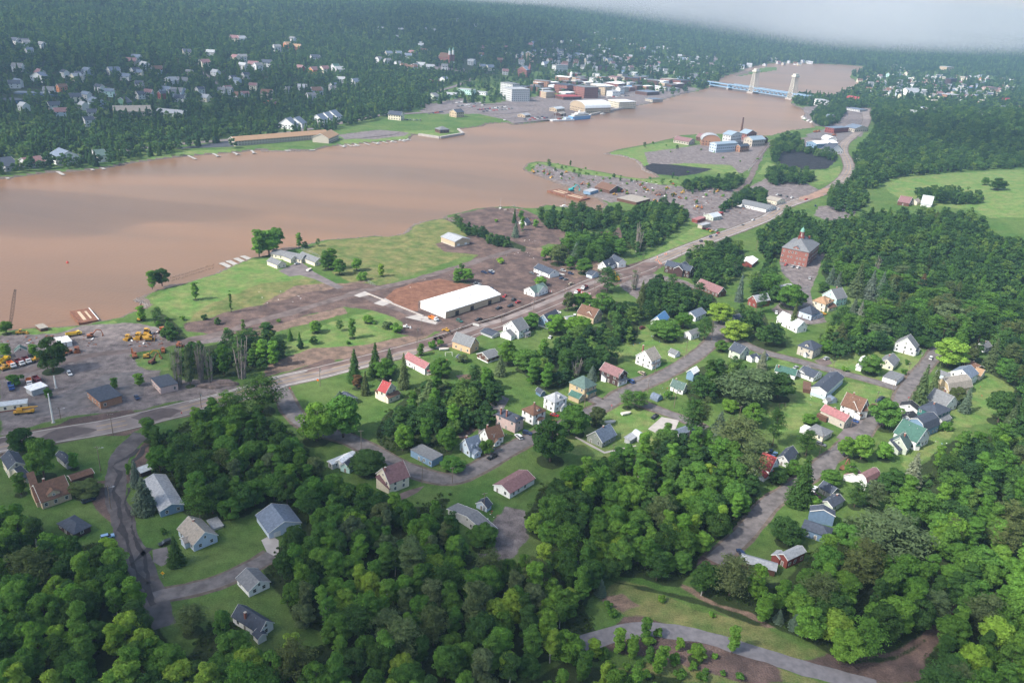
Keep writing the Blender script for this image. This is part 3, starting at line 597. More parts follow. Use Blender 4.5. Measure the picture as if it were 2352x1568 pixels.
    road('old_paved_track', '1335,1478 1375,1466 1426,1452 1488,1443 1551,1450 1626,1465 1701,1488 1763,1506 1814,1524 1876,1541 1951,1562 2014,1580', 7.0, mat('cracked_asphalt', (.155, .145, .15), .92, .2, .5), 3, .3, 9)
    road('dirt_road', '-60,880 0,866 70,850 150,829 250,811 375,793 500,768 588,740 688,712 813,674 913,652 1038,617 1120,592 1190,572', 6.5, DIRT, 3, .6, 6)
    road('dirt_road', '838,680 870,692 900,704 963,728 1010,742', 6, DIRT, 3, .8, 7)
    road('smelter_road', '1690,440 1713,425 1731,392 1742,365 1762,337 1775,322', 7, DIRT, 4, .5, 8)
    road('shore_road', '-90,392 0,376 100,367 200,355 290,345 375,335 450,328 538,320 600,312 663,305 738,292 813,277 863,267 900,263 963,260 1038,250 1088,242 1150,240 1230,243', 11, ASPH2, 8)
    road('hill_street', '970,224 1000,212 1050,197 1088,180', 10, ASPH2, 8); road('hill_street', '455,162 480,178 500,196 516,205', 8, ASPH2, 8); road('hill_street', '245,202 262,214 280,228 300,232', 8, ASPH2, 8)
    road('hill_road', '1635,128 1645,140 1638,150 1625,162', 16, ASPH2, 10); road('bridge_ramp', '1850,238 1904,240 1950,252 1976,262', 12, ASPH2, 6); road('town_street', '2034,222 2050,205 2060,190', 12, ASPH2, 8)
    CLEAR_W.extend([[tuple(Pt(*q)[:2]) for q in pts(s)] for s in ('1100,240 1300,222 1560,215 1460,248 1310,275 1260,280 1120,285 1000,262', '520,330 750,300 950,298 1050,300 960,325 750,340 560,352', '985,150 1060,165 1060,135 1110,140 1080,175 1000,170', '400,348 520,325 540,350 400,365', '540,350 1050,230 1062,300 930,325')])
    _n = [0]; # yards, drives and slabs
    for nm, s, m in (('parking_lot', '0,945 0,965 60,965 160,945 240,925 330,905 330,850 240,860 150,900 60,925', ASPH), ('parking_lot', '1790,690 1820,665 1858,655 1868,700 1850,715 1800,705', ASPH), ('parking_lot', '395,342 538,322 538,337 415,342', mat('fresh_asphalt', (.05, .055, .065), .8, .15, .2)),
                     ('parking_lot', '788,312 870,300 920,303 905,310 850,316 790,321', ASPH2), ('parking_lot', '958,242 1060,232 1110,238 1080,248 1000,256', ASPH2), ('parking_lot', '1090,255 1176,243 1225,255 1160,262 1098,260', ASPH2), ('parking_lot', '975,152 1000,138 1065,158 1075,168 1000,165', ASPH2), ('parking_lot', '1190,270 1270,262 1262,276 1180,284', ASPH2),
                     ('parking_lot', '1850,310 1920,290 1965,305 1930,325 1860,318', ASPH), ('parking_lot', '1885,478 1930,470 1966,480 1955,498 1905,498', ASPH),
                     ('driveway', '1488,985 1520,957 1560,965 1545,1000 1515,998', CONC), ('driveway', '1102,950 1147,905 1170,915 1150,950 1130,965 1110,990 1098,1000', ASPH), ('driveway', '1440,872 1480,860 1494,868 1470,885', ASPH), ('driveway', '600,1240 622,1228 640,1240 640,1272 618,1278', CONC),
                     ('driveway', '350,1262 383,1255 395,1290 370,1300 352,1290', ASPH), ('driveway', '640,622 690,600 722,625 790,660 775,664 720,640 690,632 665,635', ASPH2), ('driveway', '1920,1005 1960,960 2005,970 1990,1015 1965,1018', ASPH2), ('driveway', '1870,1060 1905,1035 1930,1050 1915,1085', ASPH), ('driveway', '900,1140 940,1125 975,1115 960,1130 925,1148', DIRT), ('driveway', '1870,828 1900,818 1912,835 1890,842', DIRT),
                     ('concrete_slab', '812,679 838,669 853,676 826,683', CONC), ('concrete_slab', '858,697 885,685 902,694 880,703', CONC), ('concrete_slab', '930,729 960,722 1010,735 1000,745', CONC), ('pool_of_water', '1046,862 1082,858 1085,872 1060,876', mat('pond_water', (.12, .07, .035), .2, .2, .3)), ('stone_path', '732,1004 770,1028 812,1042 880,1026 876,1024 812,1037 772,1022 738,1002', CONC)):
        _n[0] += 1; sheet(nm, s if nm != 'stone_path' else '1320,1004 1357,1025 1388,1041 1462,1024 1460,1022 1389,1037 1360,1021 1324,1002', m, -.03+.0035*(_n[0] % 12) if nm != 'concrete_slab' else .075)
    # low concrete wall beside the flooded yard
    A = Pt(842, 674); B = Pt(973, 727); mb = MB(); mb.beam((A[0], A[1], A[2]+.35), (B[0], B[1], B[2]+.35), .8, CONC); o = mb.build('barrier_wall'); tag(o, 'long low concrete wall between the flooded yard and the muddy track', 'wall')
# ================================================================== buildings
WALL = dict(shaded_white=(.52, .53, .53), white=(.72, .72, .70), cream=(.62, .57, .44), tan=(.45, .35, .24), peach=(.55, .36, .22), ltblue=(.42, .49, .57), blue=(.11, .17, .25), sblue=(.16, .25, .35), gray=(.36, .37, .38), ltgray=(.50, .50, .49), brown=(.10, .05, .035), red=(.19, .05, .04), brick=(.225, .095, .075), obrick=(.30, .16, .10), pink=(.48, .36, .33), teal=(.035, .13, .12), mint=(.42, .60, .55), ltgreen=(.42, .46, .38), green=(.10, .22, .15), yellow=(.42, .33, .20), ggreen=(.22, .24, .21), dbrown=(.055, .03, .027), stone=(.40, .36, .30), orange=(.50, .20, .08))  # white of the far houses is greyed, cloud shade put into the colour
ROOF = dict(slate=(.050, .060, .080), gray=(.15, .155, .16), ltgray=(.30, .31, .32), mauve=(.19, .105, .105), rose=(.27, .12, .12), brown=(.13, .072, .048), green=(.05, .115, .09), ggreen=(.08, .125, .11), red=(.27, .05, .05), blue=(.09, .22, .40), white=(.78, .78, .76), tan=(.27, .24, .20), orange=(.30, .19, .11), zinc=(.22, .28, .33), metal=(.42, .45, .46), sblue=(.125, .155, .20), black=(.025, .027, .03))
GLASS = mat('window_glass', (.025, .03, .035), .15, .1, 1, spec=.6); TRIM = mat('white_trim', (.66, .66, .63), .7, .08, 1); DOORM = mat('door_paint', (.20, .18, .16), .6, .1, 1)
def wallm(c): return cmat('siding', WALL[c], rough=.85, var=.10, scale=.9)
def roofm(c): return cmat('shingles', ROOF[c], rough=.5 if c in ('metal', 'white', 'blue') else .9, var=.22, scale=1.1)
_wm = {}
def window_mesh(w=1.1, h=1.4):
    k = (w, h)
    if k not in _wm:
        mb = MB(); t = .1
        mb.box(-w/2-t, w/2+t, -.07, .02, -h/2-t, -h/2, TRIM); mb.box(-w/2-t, w/2+t, -.07, .02, h/2, h/2+t, TRIM); mb.box(-w/2-t, -w/2, -.07, .02, -h/2, h/2, TRIM); mb.box(w/2, w/2+t, -.07, .02, -h/2, h/2, TRIM)
        mb.box(-w/2, w/2, -.03, .01, -h/2, h/2, GLASS); mb.box(-w/2, w/2, -.05, .0, -.035, .035, TRIM); _wm[k] = mb.mesh('window')
    return _wm[k]
def door_mesh(w=.95, h=2.05, m=None):
    k = ('d', w, h, m.name if m else '')
    if k not in _wm:
        mb = MB(); mb.box(-w/2, w/2, -.05, .01, 0, h, m or DOORM); mb.box(-w/2-.1, -w/2, -.08, .02, 0, h+.1, TRIM); mb.box(w/2, w/2+.1, -.08, .02, 0, h+.1, TRIM); mb.box(-w/2, w/2, -.08, .02, h, h+.1, TRIM); _wm[k] = mb.mesh('door')
    return _wm[k]
def frame_from(spec):
    k = spec.split(); c, r = int(k[0][0]), int(k[0][1]); q = [tuple(float(v) for v in s.split(',')) for s in k[1:4]]
    A, L, R = [Pt(*T(c, r, *p)) for p in q]; u = (L-A)[:2]; v = (R-A)[:2]; sq = .42 if A[1] > 1000 else 1.; u[1] *= sq; v[1] *= sq; lu, lv = np.hypot(*u), np.hypot(*v)
    tu = math.atan2(u[1], u[0])-math.pi/2; tv = math.atan2(v[1], v[0]); dlt = (tu-tv+math.pi) % (2*math.pi)-math.pi
    wu = lu*lu/(lu*lu+lv*lv); th = tv+dlt*wu
    return A, th, lv, lu
def roof_profile(kind, W, h, pitch):
    if kind == 'gambrel': return [(0, h), (W*.17, h+W*.30), (W*.5, h+W*.46), (W*.83, h+W*.30), (W, h)]
    if kind == 'round': return [(W*.5-W*.5*math.cos(math.pi*i/10), h+W*pitch*math.sin(math.pi*i/10)) for i in range(11)]
    if kind == 'shed': return [(0, h), (W, h+W*pitch)]
    return [(0, h), (W*.5, h+W*.5*pitch), (W, h)]
def block(mbw, mbr, M, Lr, W, h, kind, pitch, wm, rm, oh=.45, t=.18):
    """walls into mbw and roof into mbr; M maps (s,t,z) to local"""
    if kind == 'flat' or kind == 'hip':
        mbw.poly([M(s, q, z) for z in (-.3, h) for s, q in ((0, 0), (Lr, 0), (Lr, W), (0, W))], [(3, 2, 1, 0), (4, 5, 6, 7), (0, 1, 5, 4), (1, 2, 6, 5), (2, 3, 7, 6), (3, 0, 4, 7)], wm)
        if kind == 'flat':
            k = oh*.5; mbr.slab([M(-k, -k, h+t+.02), M(Lr+k, -k, h+t+.02), M(Lr+k, W+k, h+t+.02), M(-k, W+k, h+t+.02)], t, rm)
        else:
            k = oh; e = min(W, Lr)/2; zt = h+(e+k)*pitch
            if Lr >= W: r0, r1 = (e, W/2), (Lr-e, W/2)
            else: r0, r1 = (Lr/2, e), (Lr/2, W-e)
            c = [M(-k, -k, h), M(Lr+k, -k, h), M(Lr+k, W+k, h), M(-k, W+k, h)]; lo = [M(-k, -k, h-t), M(Lr+k, -k, h-t), M(Lr+k, W+k, h-t), M(-k, W+k, h-t)]; a = M(*r0, zt); b = M(*r1, zt)
            if Lr >= W: fs = [(0, 1, 5, 4), (1, 2, 5), (2, 3, 4, 5), (3, 0, 4)]
            else: fs = [(0, 1, 4), (1, 2, 5, 4), (2, 3, 5), (3, 0, 4, 5)]
            mbr.poly(c+[a, b]+lo, fs+[(6, 7, 1, 0), (7, 8, 2, 1), (8, 9, 3, 2), (9, 6, 0, 3), (9, 8, 7, 6)], rm)
        return
    pr = roof_profile(kind, W, h, pitch); n = len(pr); pw = [(0, -.3)]+pr+[(W, -.3)]; m = len(pw)
    vs = [M(0, a, z) for a, z in pw]+[M(Lr, a, z) for a, z in pw]
    mbw.poly(vs, [list(range(m)), list(range(m, 2*m))[::-1]]+[[i, m+i, m+(i+1) % m, (i+1) % m] for i in range(m)], wm)
    for i in range(n-1):
        (a0, z0), (a1, z1) = pr[i], pr[i+1]; d = math.hypot(a1-a0, z1-z0); ux, uz = (a1-a0)/d, (z1-z0)/d
        e0 = oh if i == 0 else 0; e1 = oh if i == n-2 else 0; k = t+.01
        A0 = (a0-ux*e0-uz*0, z0-uz*e0+k); A1 = (a1+ux*e1, z1+uz*e1+k)
        mbr.slab([M(-oh*.8, A0[0], A0[1]), M(Lr+oh*.8, A0[0], A0[1]), M(Lr+oh*.8, A1[0], A1[1]), M(-oh*.8, A1[0], A1[1])], t, rm)
        if t > .15 and oh > .3 and kind in ('gable', 'gambrel'):
            for s0 in (-oh*.8-.09, Lr+oh*.8+.01): mbr.slab([M(s0, A0[0], A0[1]+.03), M(s0+.08, A0[0], A0[1]+.03), M(s0+.08, A1[0], A1[1]+.03), M(s0, A1[0], A1[1]+.03)], .34, TRIM)
LOG = []
STEEL0 = mat('vent_metal', (.35, .35, .35), .6, .1, 1)
def mapper(ridge, lx, ly):
    if ridge == 'L': return (lambda s, q, z: (lx-q, s, z)), ly, lx
    return (lambda s, q, z: (s, q, z)), lx, ly
def building(name, spec, label, h, wall, roof, kind='gable', ridge='R', pitch=.75, storeys=None, cat='house', chimney=None, dormer=None, win=True, group=None, wings=(), porch=(), door=True, doors=0, foot=None, mn=(3.0, 3.0), oh=.45, wcol=None):
    A, th, lx, ly = frame_from(spec); lx = max(lx, mn[0]); ly = max(ly, mn[1]); LOG.append((label[:34], round(lx, 1), round(ly, 1)))
    root = empty(name, tuple(A), th); tag(root, label, cat, group)
    M, Lr, W = mapper(ridge, lx, ly); wm, rm = wallm(wall), roofm(roof)
    a, b = MB(), MB(); block(a, b, M, Lr, W, h, kind, pitch, wm, rm, oh); a.build('wall', root); ro = b.build('roof', root)
    if h > 2.5 and kind == 'gable' and cat == 'house':
        for k in range(2):
            v = MB(); p = M(Lr*(.3+.35*k), W*.62, 0); z = h+W*.38*pitch; v.beam((p[0], p[1], z-.1), (p[0], p[1], z+.55), .22, STEEL0, None, 6); v.build('vent_pipe', ro)
    if foot:
        f = MB(); f.box(-.06, lx+.06, -.06, ly+.06, -.3, foot[1], wallm(foot[0])); f.build('foundation', root)
    ct, st = math.cos(th), math.sin(th); cx, cy = A[0]+ct*lx/2-st*ly/2, A[1]+st*lx/2+ct*ly/2
    OBST.append((A[0], A[1], th, lx, ly, h+1)); FAR_OBST.append((cx, cy, max(lx, ly)*.5+4)) if A[1] > 700 else None
    if chimney:
        for (fx, fy) in (chimney if isinstance(chimney[0], tuple) else (chimney,)):
            c = MB(); zt = h+W*.5*pitch+.7; c.box(lx*fx-.35, lx*fx+.35, ly*fy-.35, ly*fy+.35, h, zt, wallm('brick')); c.box(lx*fx-.42, lx*fx+.42, ly*fy-.42, ly*fy+.42, zt, zt+.12, wallm('stone')); c.build('chimney', ro)
    if dormer:
        for face, f, dw in dormer:      # face 'R' = on the slope above the A-R wall, 'L' above A-L wall
            d = MB(); hh = 1.3; dep = min(lx, ly)*.38
            if face == 'R': Md = lambda s, q, z: (lx*f-dw/2+q, .7+s, z)
            else: Md = lambda s, q, z: (.7+s, ly*f+dw/2-q, z)
            z0 = h+.5*pitch; dd = MB(); block(d, dd, (lambda s, q, z: Md(s, q, z+z0)), dep, dw, hh, 'gable', .6, wm, rm, .2, .12)
            do = d.build('dormer', ro); 
            dd2 = dd.build('dormer_roof', ro)
            w_ = link('window', window_mesh(.7, .8), do); w_.location = Md(-.01, dw/2, z0+hh*.6); w_.rotation_euler = (0, 0, 0 if face == 'R' else -math.pi/2)
    sw = storeys or (2 if h > 4.6 else 1)
    ww, wh = (1.1, 1.35)
    if win:
        wn_ = wallm(wcol) if wcol else None; r = random.Random(int(A[0]*7+A[1]*13))
        for face in 'RLBK':
            Ls = lx if face in 'RB' else ly; n = max(1, int(Ls/3.3))
            for si in range(sw):
                zc = 1.65+si*(h-.2)/sw
                if zc > h-.7 and h > 2.3 and si: zc = h-.9
                for i in range(n):
                    f = (i+.5)/n+r.uniform(-.05, .05)
                    if r.random() < .14: continue
                    p = f*Ls
                    if door and si == 0 and face == 'L' and abs(i-(n//2)) < 1: 
                        o = link('door', door_mesh(), root); o.location = (-.0, p, 0); o.rotation_euler = (0, 0, -math.pi/2); continue
                    o = link('window', window_mesh(ww, wh if h > 2.6 else .9), root)
                    o.location = {'R': (p, 0, zc), 'L': (0, p, zc), 'B': (p, ly, zc), 'K': (lx, p, zc)}[face]; o.rotation_euler = (0, 0, {'R': 0, 'L': -math.pi/2, 'B': math.pi, 'K': math.pi/2}[face])
            if kind == 'gable' and h+W*.25*pitch > h+1.0 and ((ridge == 'R' and face in 'LK') or (ridge == 'L' and face in 'RB')):
                o = link('window', window_mesh(.8, 1.0), root); p = Ls/2; zc = h+W*.17*pitch; o.location = {'R': (p, 0, zc), 'L': (0, p, zc), 'B': (p, ly, zc), 'K': (lx, p, zc)}[face]; o.rotation_euler = (0, 0, {'R': 0, 'L': -math.pi/2, 'B': math.pi, 'K': math.pi/2}[face])
    for i in range(doors):       # garage doors on the A-R face
        f = (i+.5)/doors; m = MB(); w2 = min(2.7, lx/doors*.8)
        for k in range(4): m.box(-w2/2, w2/2, -.05-.012*(k % 2), .01, k*.55, k*.55+.52, TRIM)
        o = m.build('garage_door', root); o.location = (lx*f, 0, 0)
    for wspec in wings:
        wing(root, A, th, *wspec)
    for (face, f, w_, dp) in porch:
        p = MB(); ph = 2.5
        if face == 'R': Mp = lambda s, q, z: (lx*f-w_/2+s, -dp+q, z)
        else: Mp = lambda s, q, z: (-dp+q, ly*f+w_/2-s, z)
        p.slab([Mp(-.2, -.2, ph), Mp(w_+.2, -.2, ph), Mp(w_+.2, dp-.01, ph+dp*.35), Mp(-.2, dp-.01, ph+dp*.35)], .14, rm)
        for s in (.1, w_/2, w_-.1):
            q0 = Mp(s, .1, 0); p.beam((q0[0], q0[1], .02), (q0[0], q0[1], ph-.12), .16, TRIM)
        q0, q1 = Mp(0, 0, 0), Mp(w_, dp-.02, 0); p.box(min(q0[0], q1[0]), max(q0[0], q1[0]), min(q0[1], q1[1]), max(q0[1], q1[1]), -.2, .25, wallm('stone')); p.build('porch', root)
    return root
def wing(root, RA, rth, spec, h, wall, roof, kind='gable', ridge='R', pitch=.6, name='wing'):
    A, th, lx, ly = frame_from(spec); lx = max(lx, 2.2); ly = max(ly, 2.2); M, Lr, W = mapper(ridge, lx, ly); a, b = MB(), MB()
    block(a, b, M, Lr, W, h, kind, pitch, wallm(wall), roofm(roof), .35)
    Mw = Matrix.Translation(Vector(A))@Matrix.Rotation(th, 4, 'Z'); Mr = Matrix.Translation(Vector(RA))@Matrix.Rotation(rth, 4, 'Z'); ml = Mr.inverted()@Mw
    w = a.build(name, root); w.matrix_local = ml; b.build('wing_roof', w)
    OBST.append((A[0], A[1], th, lx, ly, h)); FAR_OBST.append((A[0], A[1], max(lx, ly)*.5+3)) if A[1] > 700 else None
    if lx > 3 and h > 2:
        for i in range(max(1, int(lx/3.6))):
            o = link('window', window_mesh(.9, 1.0), w); o.location = (lx*(i+.5)/max(1, int(lx/3.6)), 0, 1.5)
    return w
def make_buildings():
    B = building
    # --- lower left, along the highway
    B('workshop_building', '02 930,620 800,520 1130,565', 'low orange brick workshop with dark flat roof beside the highway', 3.9, 'obrick', 'slate', 'flat', oh=.9, cat='building', chimney=None)
    B('house', '02 395,1540 305,1415 660,1445', 'tan house with brown shingle roof at the bottom of the ravine road', 3.3, 'tan', 'brown', ridge='R', pitch=.8, chimney=(.35, .6), dormer=[('R', .45, 4.5)], wings=[('02 345,1525 290,1400 365,1505', 2.6, 'tan', 'brown', 'shed')])
    B('house', '02 100,1275 28,1170 255,1235', 'cream two storey house with slate roof at the left edge', 5.4, 'cream', 'slate', ridge='L', wings=[('02 235,1310 75,1250 295,1285', 2.7, 'cream', 'slate', 'gable', 'R')])
    B('carport', '02 668,1315 640,1272 862,1250', 'long low open garage with rusty brown roof by the ravine road', 2.3, 'brown', 'brown', 'gable', 'R', pitch=.35, cat='garage', win=False)
    B('house', '02 1480,1615 1300,1345 1700,1585', 'long single storey house with stained grey roof behind the blue spruce', 3.0, 'sblue', 'ltgray', ridge='L', pitch=.4)
    B('shed', '02 1300,1250 1285,1235 1392,1215', 'small black shed with pale lean-to roof behind the blue spruce', 2.4, 'dbrown', 'metal', 'shed', 'R', pitch=.2, cat='shed', win=False)
    B('mobile_home', '02 262,578 235,545 -120,655', 'cream mobile home with maroon base at the left edge by the yellow crane', 2.9, 'cream', 'metal', 'flat', cat='mobile home', foot=('red', .5))
    B('canopy_building', '02 300,505 250,470 430,460', 'flat white panelled canopy roof beside the cream mobile home', 3.2, 'gray', 'white', 'flat', oh=1.2, cat='building', win=False)
    B('ruined_building', '02 1480,485 1395,395 1640,445', 'derelict brick building with dark sagging roof below the bare poplars', 3.6, 'pink', 'slate', 'flat', cat='building')
    B('shack', '02 150,160 128,140 255,150', 'small brick shack with green roof among parked old trucks', 4.2, 'pink', 'ggreen', 'gable', 'L', cat='shed')
    B('house', '02 620,1175 540,1090 655,1140', 'dark slate roofed house half hidden behind the leafy tree', 3.0, 'gray', 'slate', 'gable', 'L')
    B('storage_trailer', '02 560,60 520,10 575,50', 'white box trailer standing in the machinery yard', 2.8, 'white', 'white', 'flat', cat='trailer', win=False, mn=(2.6, 6))
    B('storage_trailer', '02 620,50 580,0 650,40', 'white box trailer with a blue end in the machinery yard', 2.8, 'white', 'white', 'flat', cat='trailer', win=False, mn=(2.6, 6))
    # --- middle left
    B('house', '12 1550,308 1365,205 1612,275', 'long white house with dusty rose roof beside the highway', 3.9, 'white', 'rose', ridge='L', pitch=.8, chimney=(.5, .45), porch=[('R', .5, 4, 1.6)])
    B('house', '12 1965,115 1805,58 2040,75', 'peach coloured house with dark grey roof near the highway', 4.4, 'peach', 'gray', ridge='L', pitch=1.1)
    B('garage', '12 2130,200 2040,150 2225,160', 'brown garage with grey roof on a white foundation', 2.8, 'brown', 'gray', ridge='R', pitch=.5, cat='garage', foot=('white', .6))
    B('shed', '12 1870,190 1850,175 1905,178', 'tiny red shed with slate roof behind the bushes', 2.2, 'red', 'slate', 'gable', 'L', cat='shed', win=False)
    B('house', '12 1190,562 1125,533 1283,512', 'cream house with bright red roof among the spruces', 5.6, 'cream', 'red', ridge='L', pitch=1.0, wings=[('12 1215,572 1190,545 1315,520', 3.0, 'cream', 'brown', 'gable', 'R'), ('12 1122,530 1100,515 1135,520', 2.8, 'cream', 'brown', 'shed')], chimney=(.7, .3))
    B('house', '12 865,585 775,535 930,560', 'small house with slate roof and olive end wall beside the muddy drive', 2.7, 'ggreen', 'slate', ridge='L', pitch=.5)
    B('mobile_home', '12 885,1060 860,1030 640,1130', 'weathered white mobile home with grey roof under the big trees', 2.8, 'ltgray', 'metal', 'gable', 'R', pitch=.2, cat='mobile home')
    B('house', '12 860,1215 790,1180 920,1150', 'small teal house with patched white and dark roof under the big trees', 3.0, 'mint', 'slate', ridge='R', wings=[('12 810,1180 740,1140 880,1110', 2.7, 'white', 'white', 'gable', 'R')])
    B('garage', '12 1615,1155 1412,1058 1730,1110', 'blue grey flat roofed garage building with whitewashed doors', 3.4, 'sblue', 'gray', 'flat', cat='garage')
    B('house', '12 1228,1398 1115,1298 1402,1325', 'cream house with mauve roof and rear porch below the village street', 5.0, 'cream', 'mauve', ridge='R', pitch=1.0, chimney=(.05, .4), wings=[('12 1222,1400 1105,1345 1250,1385', 2.4, 'cream', 'mauve', 'shed', 'R', .4)])
    B('house', '12 1965,1065 1890,990 2060,1015', 'pale blue house with blue roof and two dormers beside the street', 3.0, 'ltblue', 'sblue', ridge='R', pitch=1.2, chimney=(.2, .6), dormer=[('R', .3, 1.8), ('R', .75, 1.8)], wings=[('12 2005,1078 1965,1040 2055,1050', 2.4, 'ltblue', 'ltblue' if 0 else 'sblue', 'gable', 'L')])
    B('house', '12 2140,965 2075,895 2258,915', 'white house with brown roof next to the pale blue house', 3.4, 'white', 'brown', ridge='R', pitch=1.1, chimney=(.3, .7), wings=[('12 2195,968 2170,940 2235,945', 2.3, 'white', 'brown', 'gable', 'L')])
    B('apartment_house', '12 2377,842 2200,765 2455,800', 'pinkish grey square apartment house with dark hipped roof', 6.0, 'pink', 'slate', 'hip', pitch=.55, dormer=[('R', .5, 2.4)], chimney=((.1, .5), (.1, .8)))
    B('house', '12 2330,1445 2175,1372 2560,1310', 'long ranch house with mauve roof below the parking lot', 2.8, 'white', 'mauve', ridge='R', pitch=.42)
    B('mobile_home', '13 2205,200 2235,130 1800,5', 'long grey roofed mobile home in the trees', 2.7, 'ltgray', 'gray', 'gable', 'L', pitch=.2, cat='mobile home')
    B('shed', '12 2120,1568 2022,1528 2165,1535', 'slate roofed tool shed beside the grey mobile home', 2.3, 'ltblue', 'slate', 'gable', 'R', cat='shed')
    B('garage', '13 122,245 5,85 415,150', 'large garage with blue grey roof and two white doors facing the drive', 2.9, 'ltblue', 'sblue', ridge='L', pitch=.45, cat='garage', doors=2, win=False)
    # --- centre
    B('house', '22 190,770 90,712 300,722', 'white square house with brown hipped roof', 5.6, 'white', 'brown', 'hip', pitch=.7, dormer=[('R', .5, 1.8)], chimney=(.6, .6), wings=[('22 245,765 225,745 285,740', 2.6, 'white', 'brown', 'hip')])
    B('house', '22 385,655 278,610 505,612', 'white square house with pale grey hipped roof', 5.9, 'white', 'ltgray', 'hip', pitch=.75, dormer=[('R', .5, 1.8)], wings=[('22 450,645 435,625 490,620', 2.6, 'white', 'ltgray', 'gable', 'L')])
    B('house', '22 660,530 525,462 760,482', 'tan house with tall green pyramid roof at the street corner', 5.9, 'yellow', 'ggreen', 'hip', pitch=.85, wings=[('22 610,570 515,532 668,540', 2.8, 'yellow', 'green', 'gable', 'L'), ('22 690,530 655,505 765,488', 2.7, 'yellow', 'green', 'shed')])
    B('house', '22 965,412 802,340 1048,372', 'dark brown house with mauve roof and glazed porch at the corner', 5.6, 'dbrown', 'mauve', ridge='L', pitch=.75, wings=[('22 975,415 940,390 1050,380', 2.6, 'white', 'gray', 'shed'), ('22 860,375 820,360 870,355', 2.5, 'white', 'gray', 'shed')])
    B('house', '22 1272,258 1135,200 1350,218', 'white house with grey roof on the sunlit lawn', 5.2, 'white', 'tan', ridge='R', pitch=.9, chimney=(.5, .9), wings=[('22 1285,262 1262,245 1358,222', 2.5, 'white', 'tan', 'shed')])
    B('shed', '22 1495,152 1440,125 1535,132', 'small white shed with grey roof on the lawn', 2.1, 'white', 'gray', ridge='L', cat='shed', win=False)
    B('house', '22 1565,490 1450,452 1605,465', 'white cottage with dull green roof beside the street', 3.0, 'white', 'ggreen', ridge='L', pitch=1.3, chimney=(.6, .8), wings=[('22 1515,478 1490,462 1545,465', 2.4, 'white', 'ggreen', 'gable', 'L')])
    B('house', '22 1660,365 1610,338 1695,330', 'blue house with white roof behind the green roofed cottage', 4.6, 'sblue', 'white', ridge='R', pitch=.9)
    B('house', '22 2085,185 1970,150 2190,165', 'pale green house with dark roof where the streets meet', 5.2, 'ltgreen', 'slate', ridge='L', pitch=.8, wings=[('22 2200,195 2140,180 2270,180', 2.8, 'white', 'slate', 'gable', 'R'), ('22 2260,200 2220,185 2351,170', 2.8, 'white', 'slate', 'gable', 'R')])
    B('cottage', '22 826,977 686,912 952,905', 'grey cottage with ribbed blue metal roof on the lawn', 3.0, 'ggreen', 'sblue', ridge='R', pitch=.9, chimney=(.55, .5), door=True)
    B('shed', '22 1080,947 1042,940 1150,905', 'weathered plank shed with tin roof beside the grey cottage', 2.3, 'gray', 'ltgray', 'shed', 'R', pitch=.1, cat='shed', win=False, wings=[('22 1160,925 1120,880 1195,895', 1.9, 'metal' if 0 else 'ltgray', 'metal', 'round', 'L', .5)])
    B('house', '22 1530,905 1470,865 1700,842', 'single storey house with slate blue metal roof behind the pines', 2.9, 'ltgray', 'sblue', ridge='R', pitch=.5)
    B('quonset_hut', '22 1330,555 1275,525 1372,530', 'small arched grey metal hut by the boat yard', .5, 'sblue', 'sblue', 'round', 'L', pitch=.55, cat='hut', win=False)
    B('shed', '22 262,510 225,480 285,495', 'dark blue arched garden shed behind the white square house', 2.0, 'blue', 'slate', 'gambrel', 'L', cat='shed', win=False)
    B('house', '32 0,1262 -95,1200 62,1185', 'white house with red roof below the pines', 4.2, 'white', 'red', ridge='L', pitch=1.1, wings=[('32 -40,1290 -150,1240 -10,1260', 2.2, 'white', 'red', 'shed'), ('32 20,1258 0,1230 68,1195', 2.4, 'white', 'red', 'shed')], chimney=(.5, .8))
    # --- right village
    B('house', '32 400,162 272,110 462,112', 'pale square house with dark hipped roof beside the street', 5.8, 'stone', 'slate', 'hip', pitch=.65, dormer=[('L', .5, 2.2)], wings=[('32 345,150 325,140 390,145', 2.4, 'white', 'slate', 'gable', 'R')])
    B('house', '32 1340,135 1150,85 1370,100', 'white house with grey roof and red porch on the upper lawn', 5.0, 'white', 'gray', ridge='R', pitch=.9, wings=[('32 1350,135 1310,120 1385,110', 2.8, 'white', 'gray', 'gable', 'R')])
    B('house', '32 240,355 55,312 278,312', 'low white house with bright green roof below the street', 3.0, 'white', 'green', ridge='L', pitch=.5, chimney=(.3, .9))
    B('garage', '32 410,372 268,325 500,335', 'white open carport with dark roof beside the green roofed house', 2.8, 'white', 'slate', ridge='L', pitch=.5, cat='garage', wings=[('32 330,340 265,315 385,295', 2.9, 'white', 'gray', 'gable', 'R')])
    B('house', '32 522,535 382,495 685,392', 'raised white and pale blue house with wide dark roof and deck', 4.6, 'white', 'slate', ridge='R', pitch=.42, foot=('ltblue', 2.0), wings=[])
    B('deck', '32 385,480 325,480 395,410', 'brown wooden deck behind the raised white house', 2.2, 'brown', 'brown', 'flat', cat='deck', win=False)
    B('shed', '32 575,572 540,545 622,560', 'pale blue arched roof shed on the lawn', 1.6, 'ltblue', 'ltblue' if 0 else 'sblue', 'round', 'L', pitch=.4, cat='shed', win=False)
    B('shed', '32 540,580 500,560 572,575', 'low grey shed beside the arched shed', 1.9, 'ltgray', 'gray', 'gable', 'R', cat='shed', win=False)
    B('house', '32 830,718 660,650 892,655', 'white gabled house with brown roof and red brick chimney', 4.8, 'white', 'brown', ridge='L', pitch=1.0, chimney=(.6, .7), wings=[('32 815,712 735,640 880,690', 4.6, 'white', 'brown', 'gable', 'R', .8), ('32 840,722 800,700 870,690', 2.4, 'white', 'brown', 'shed')])
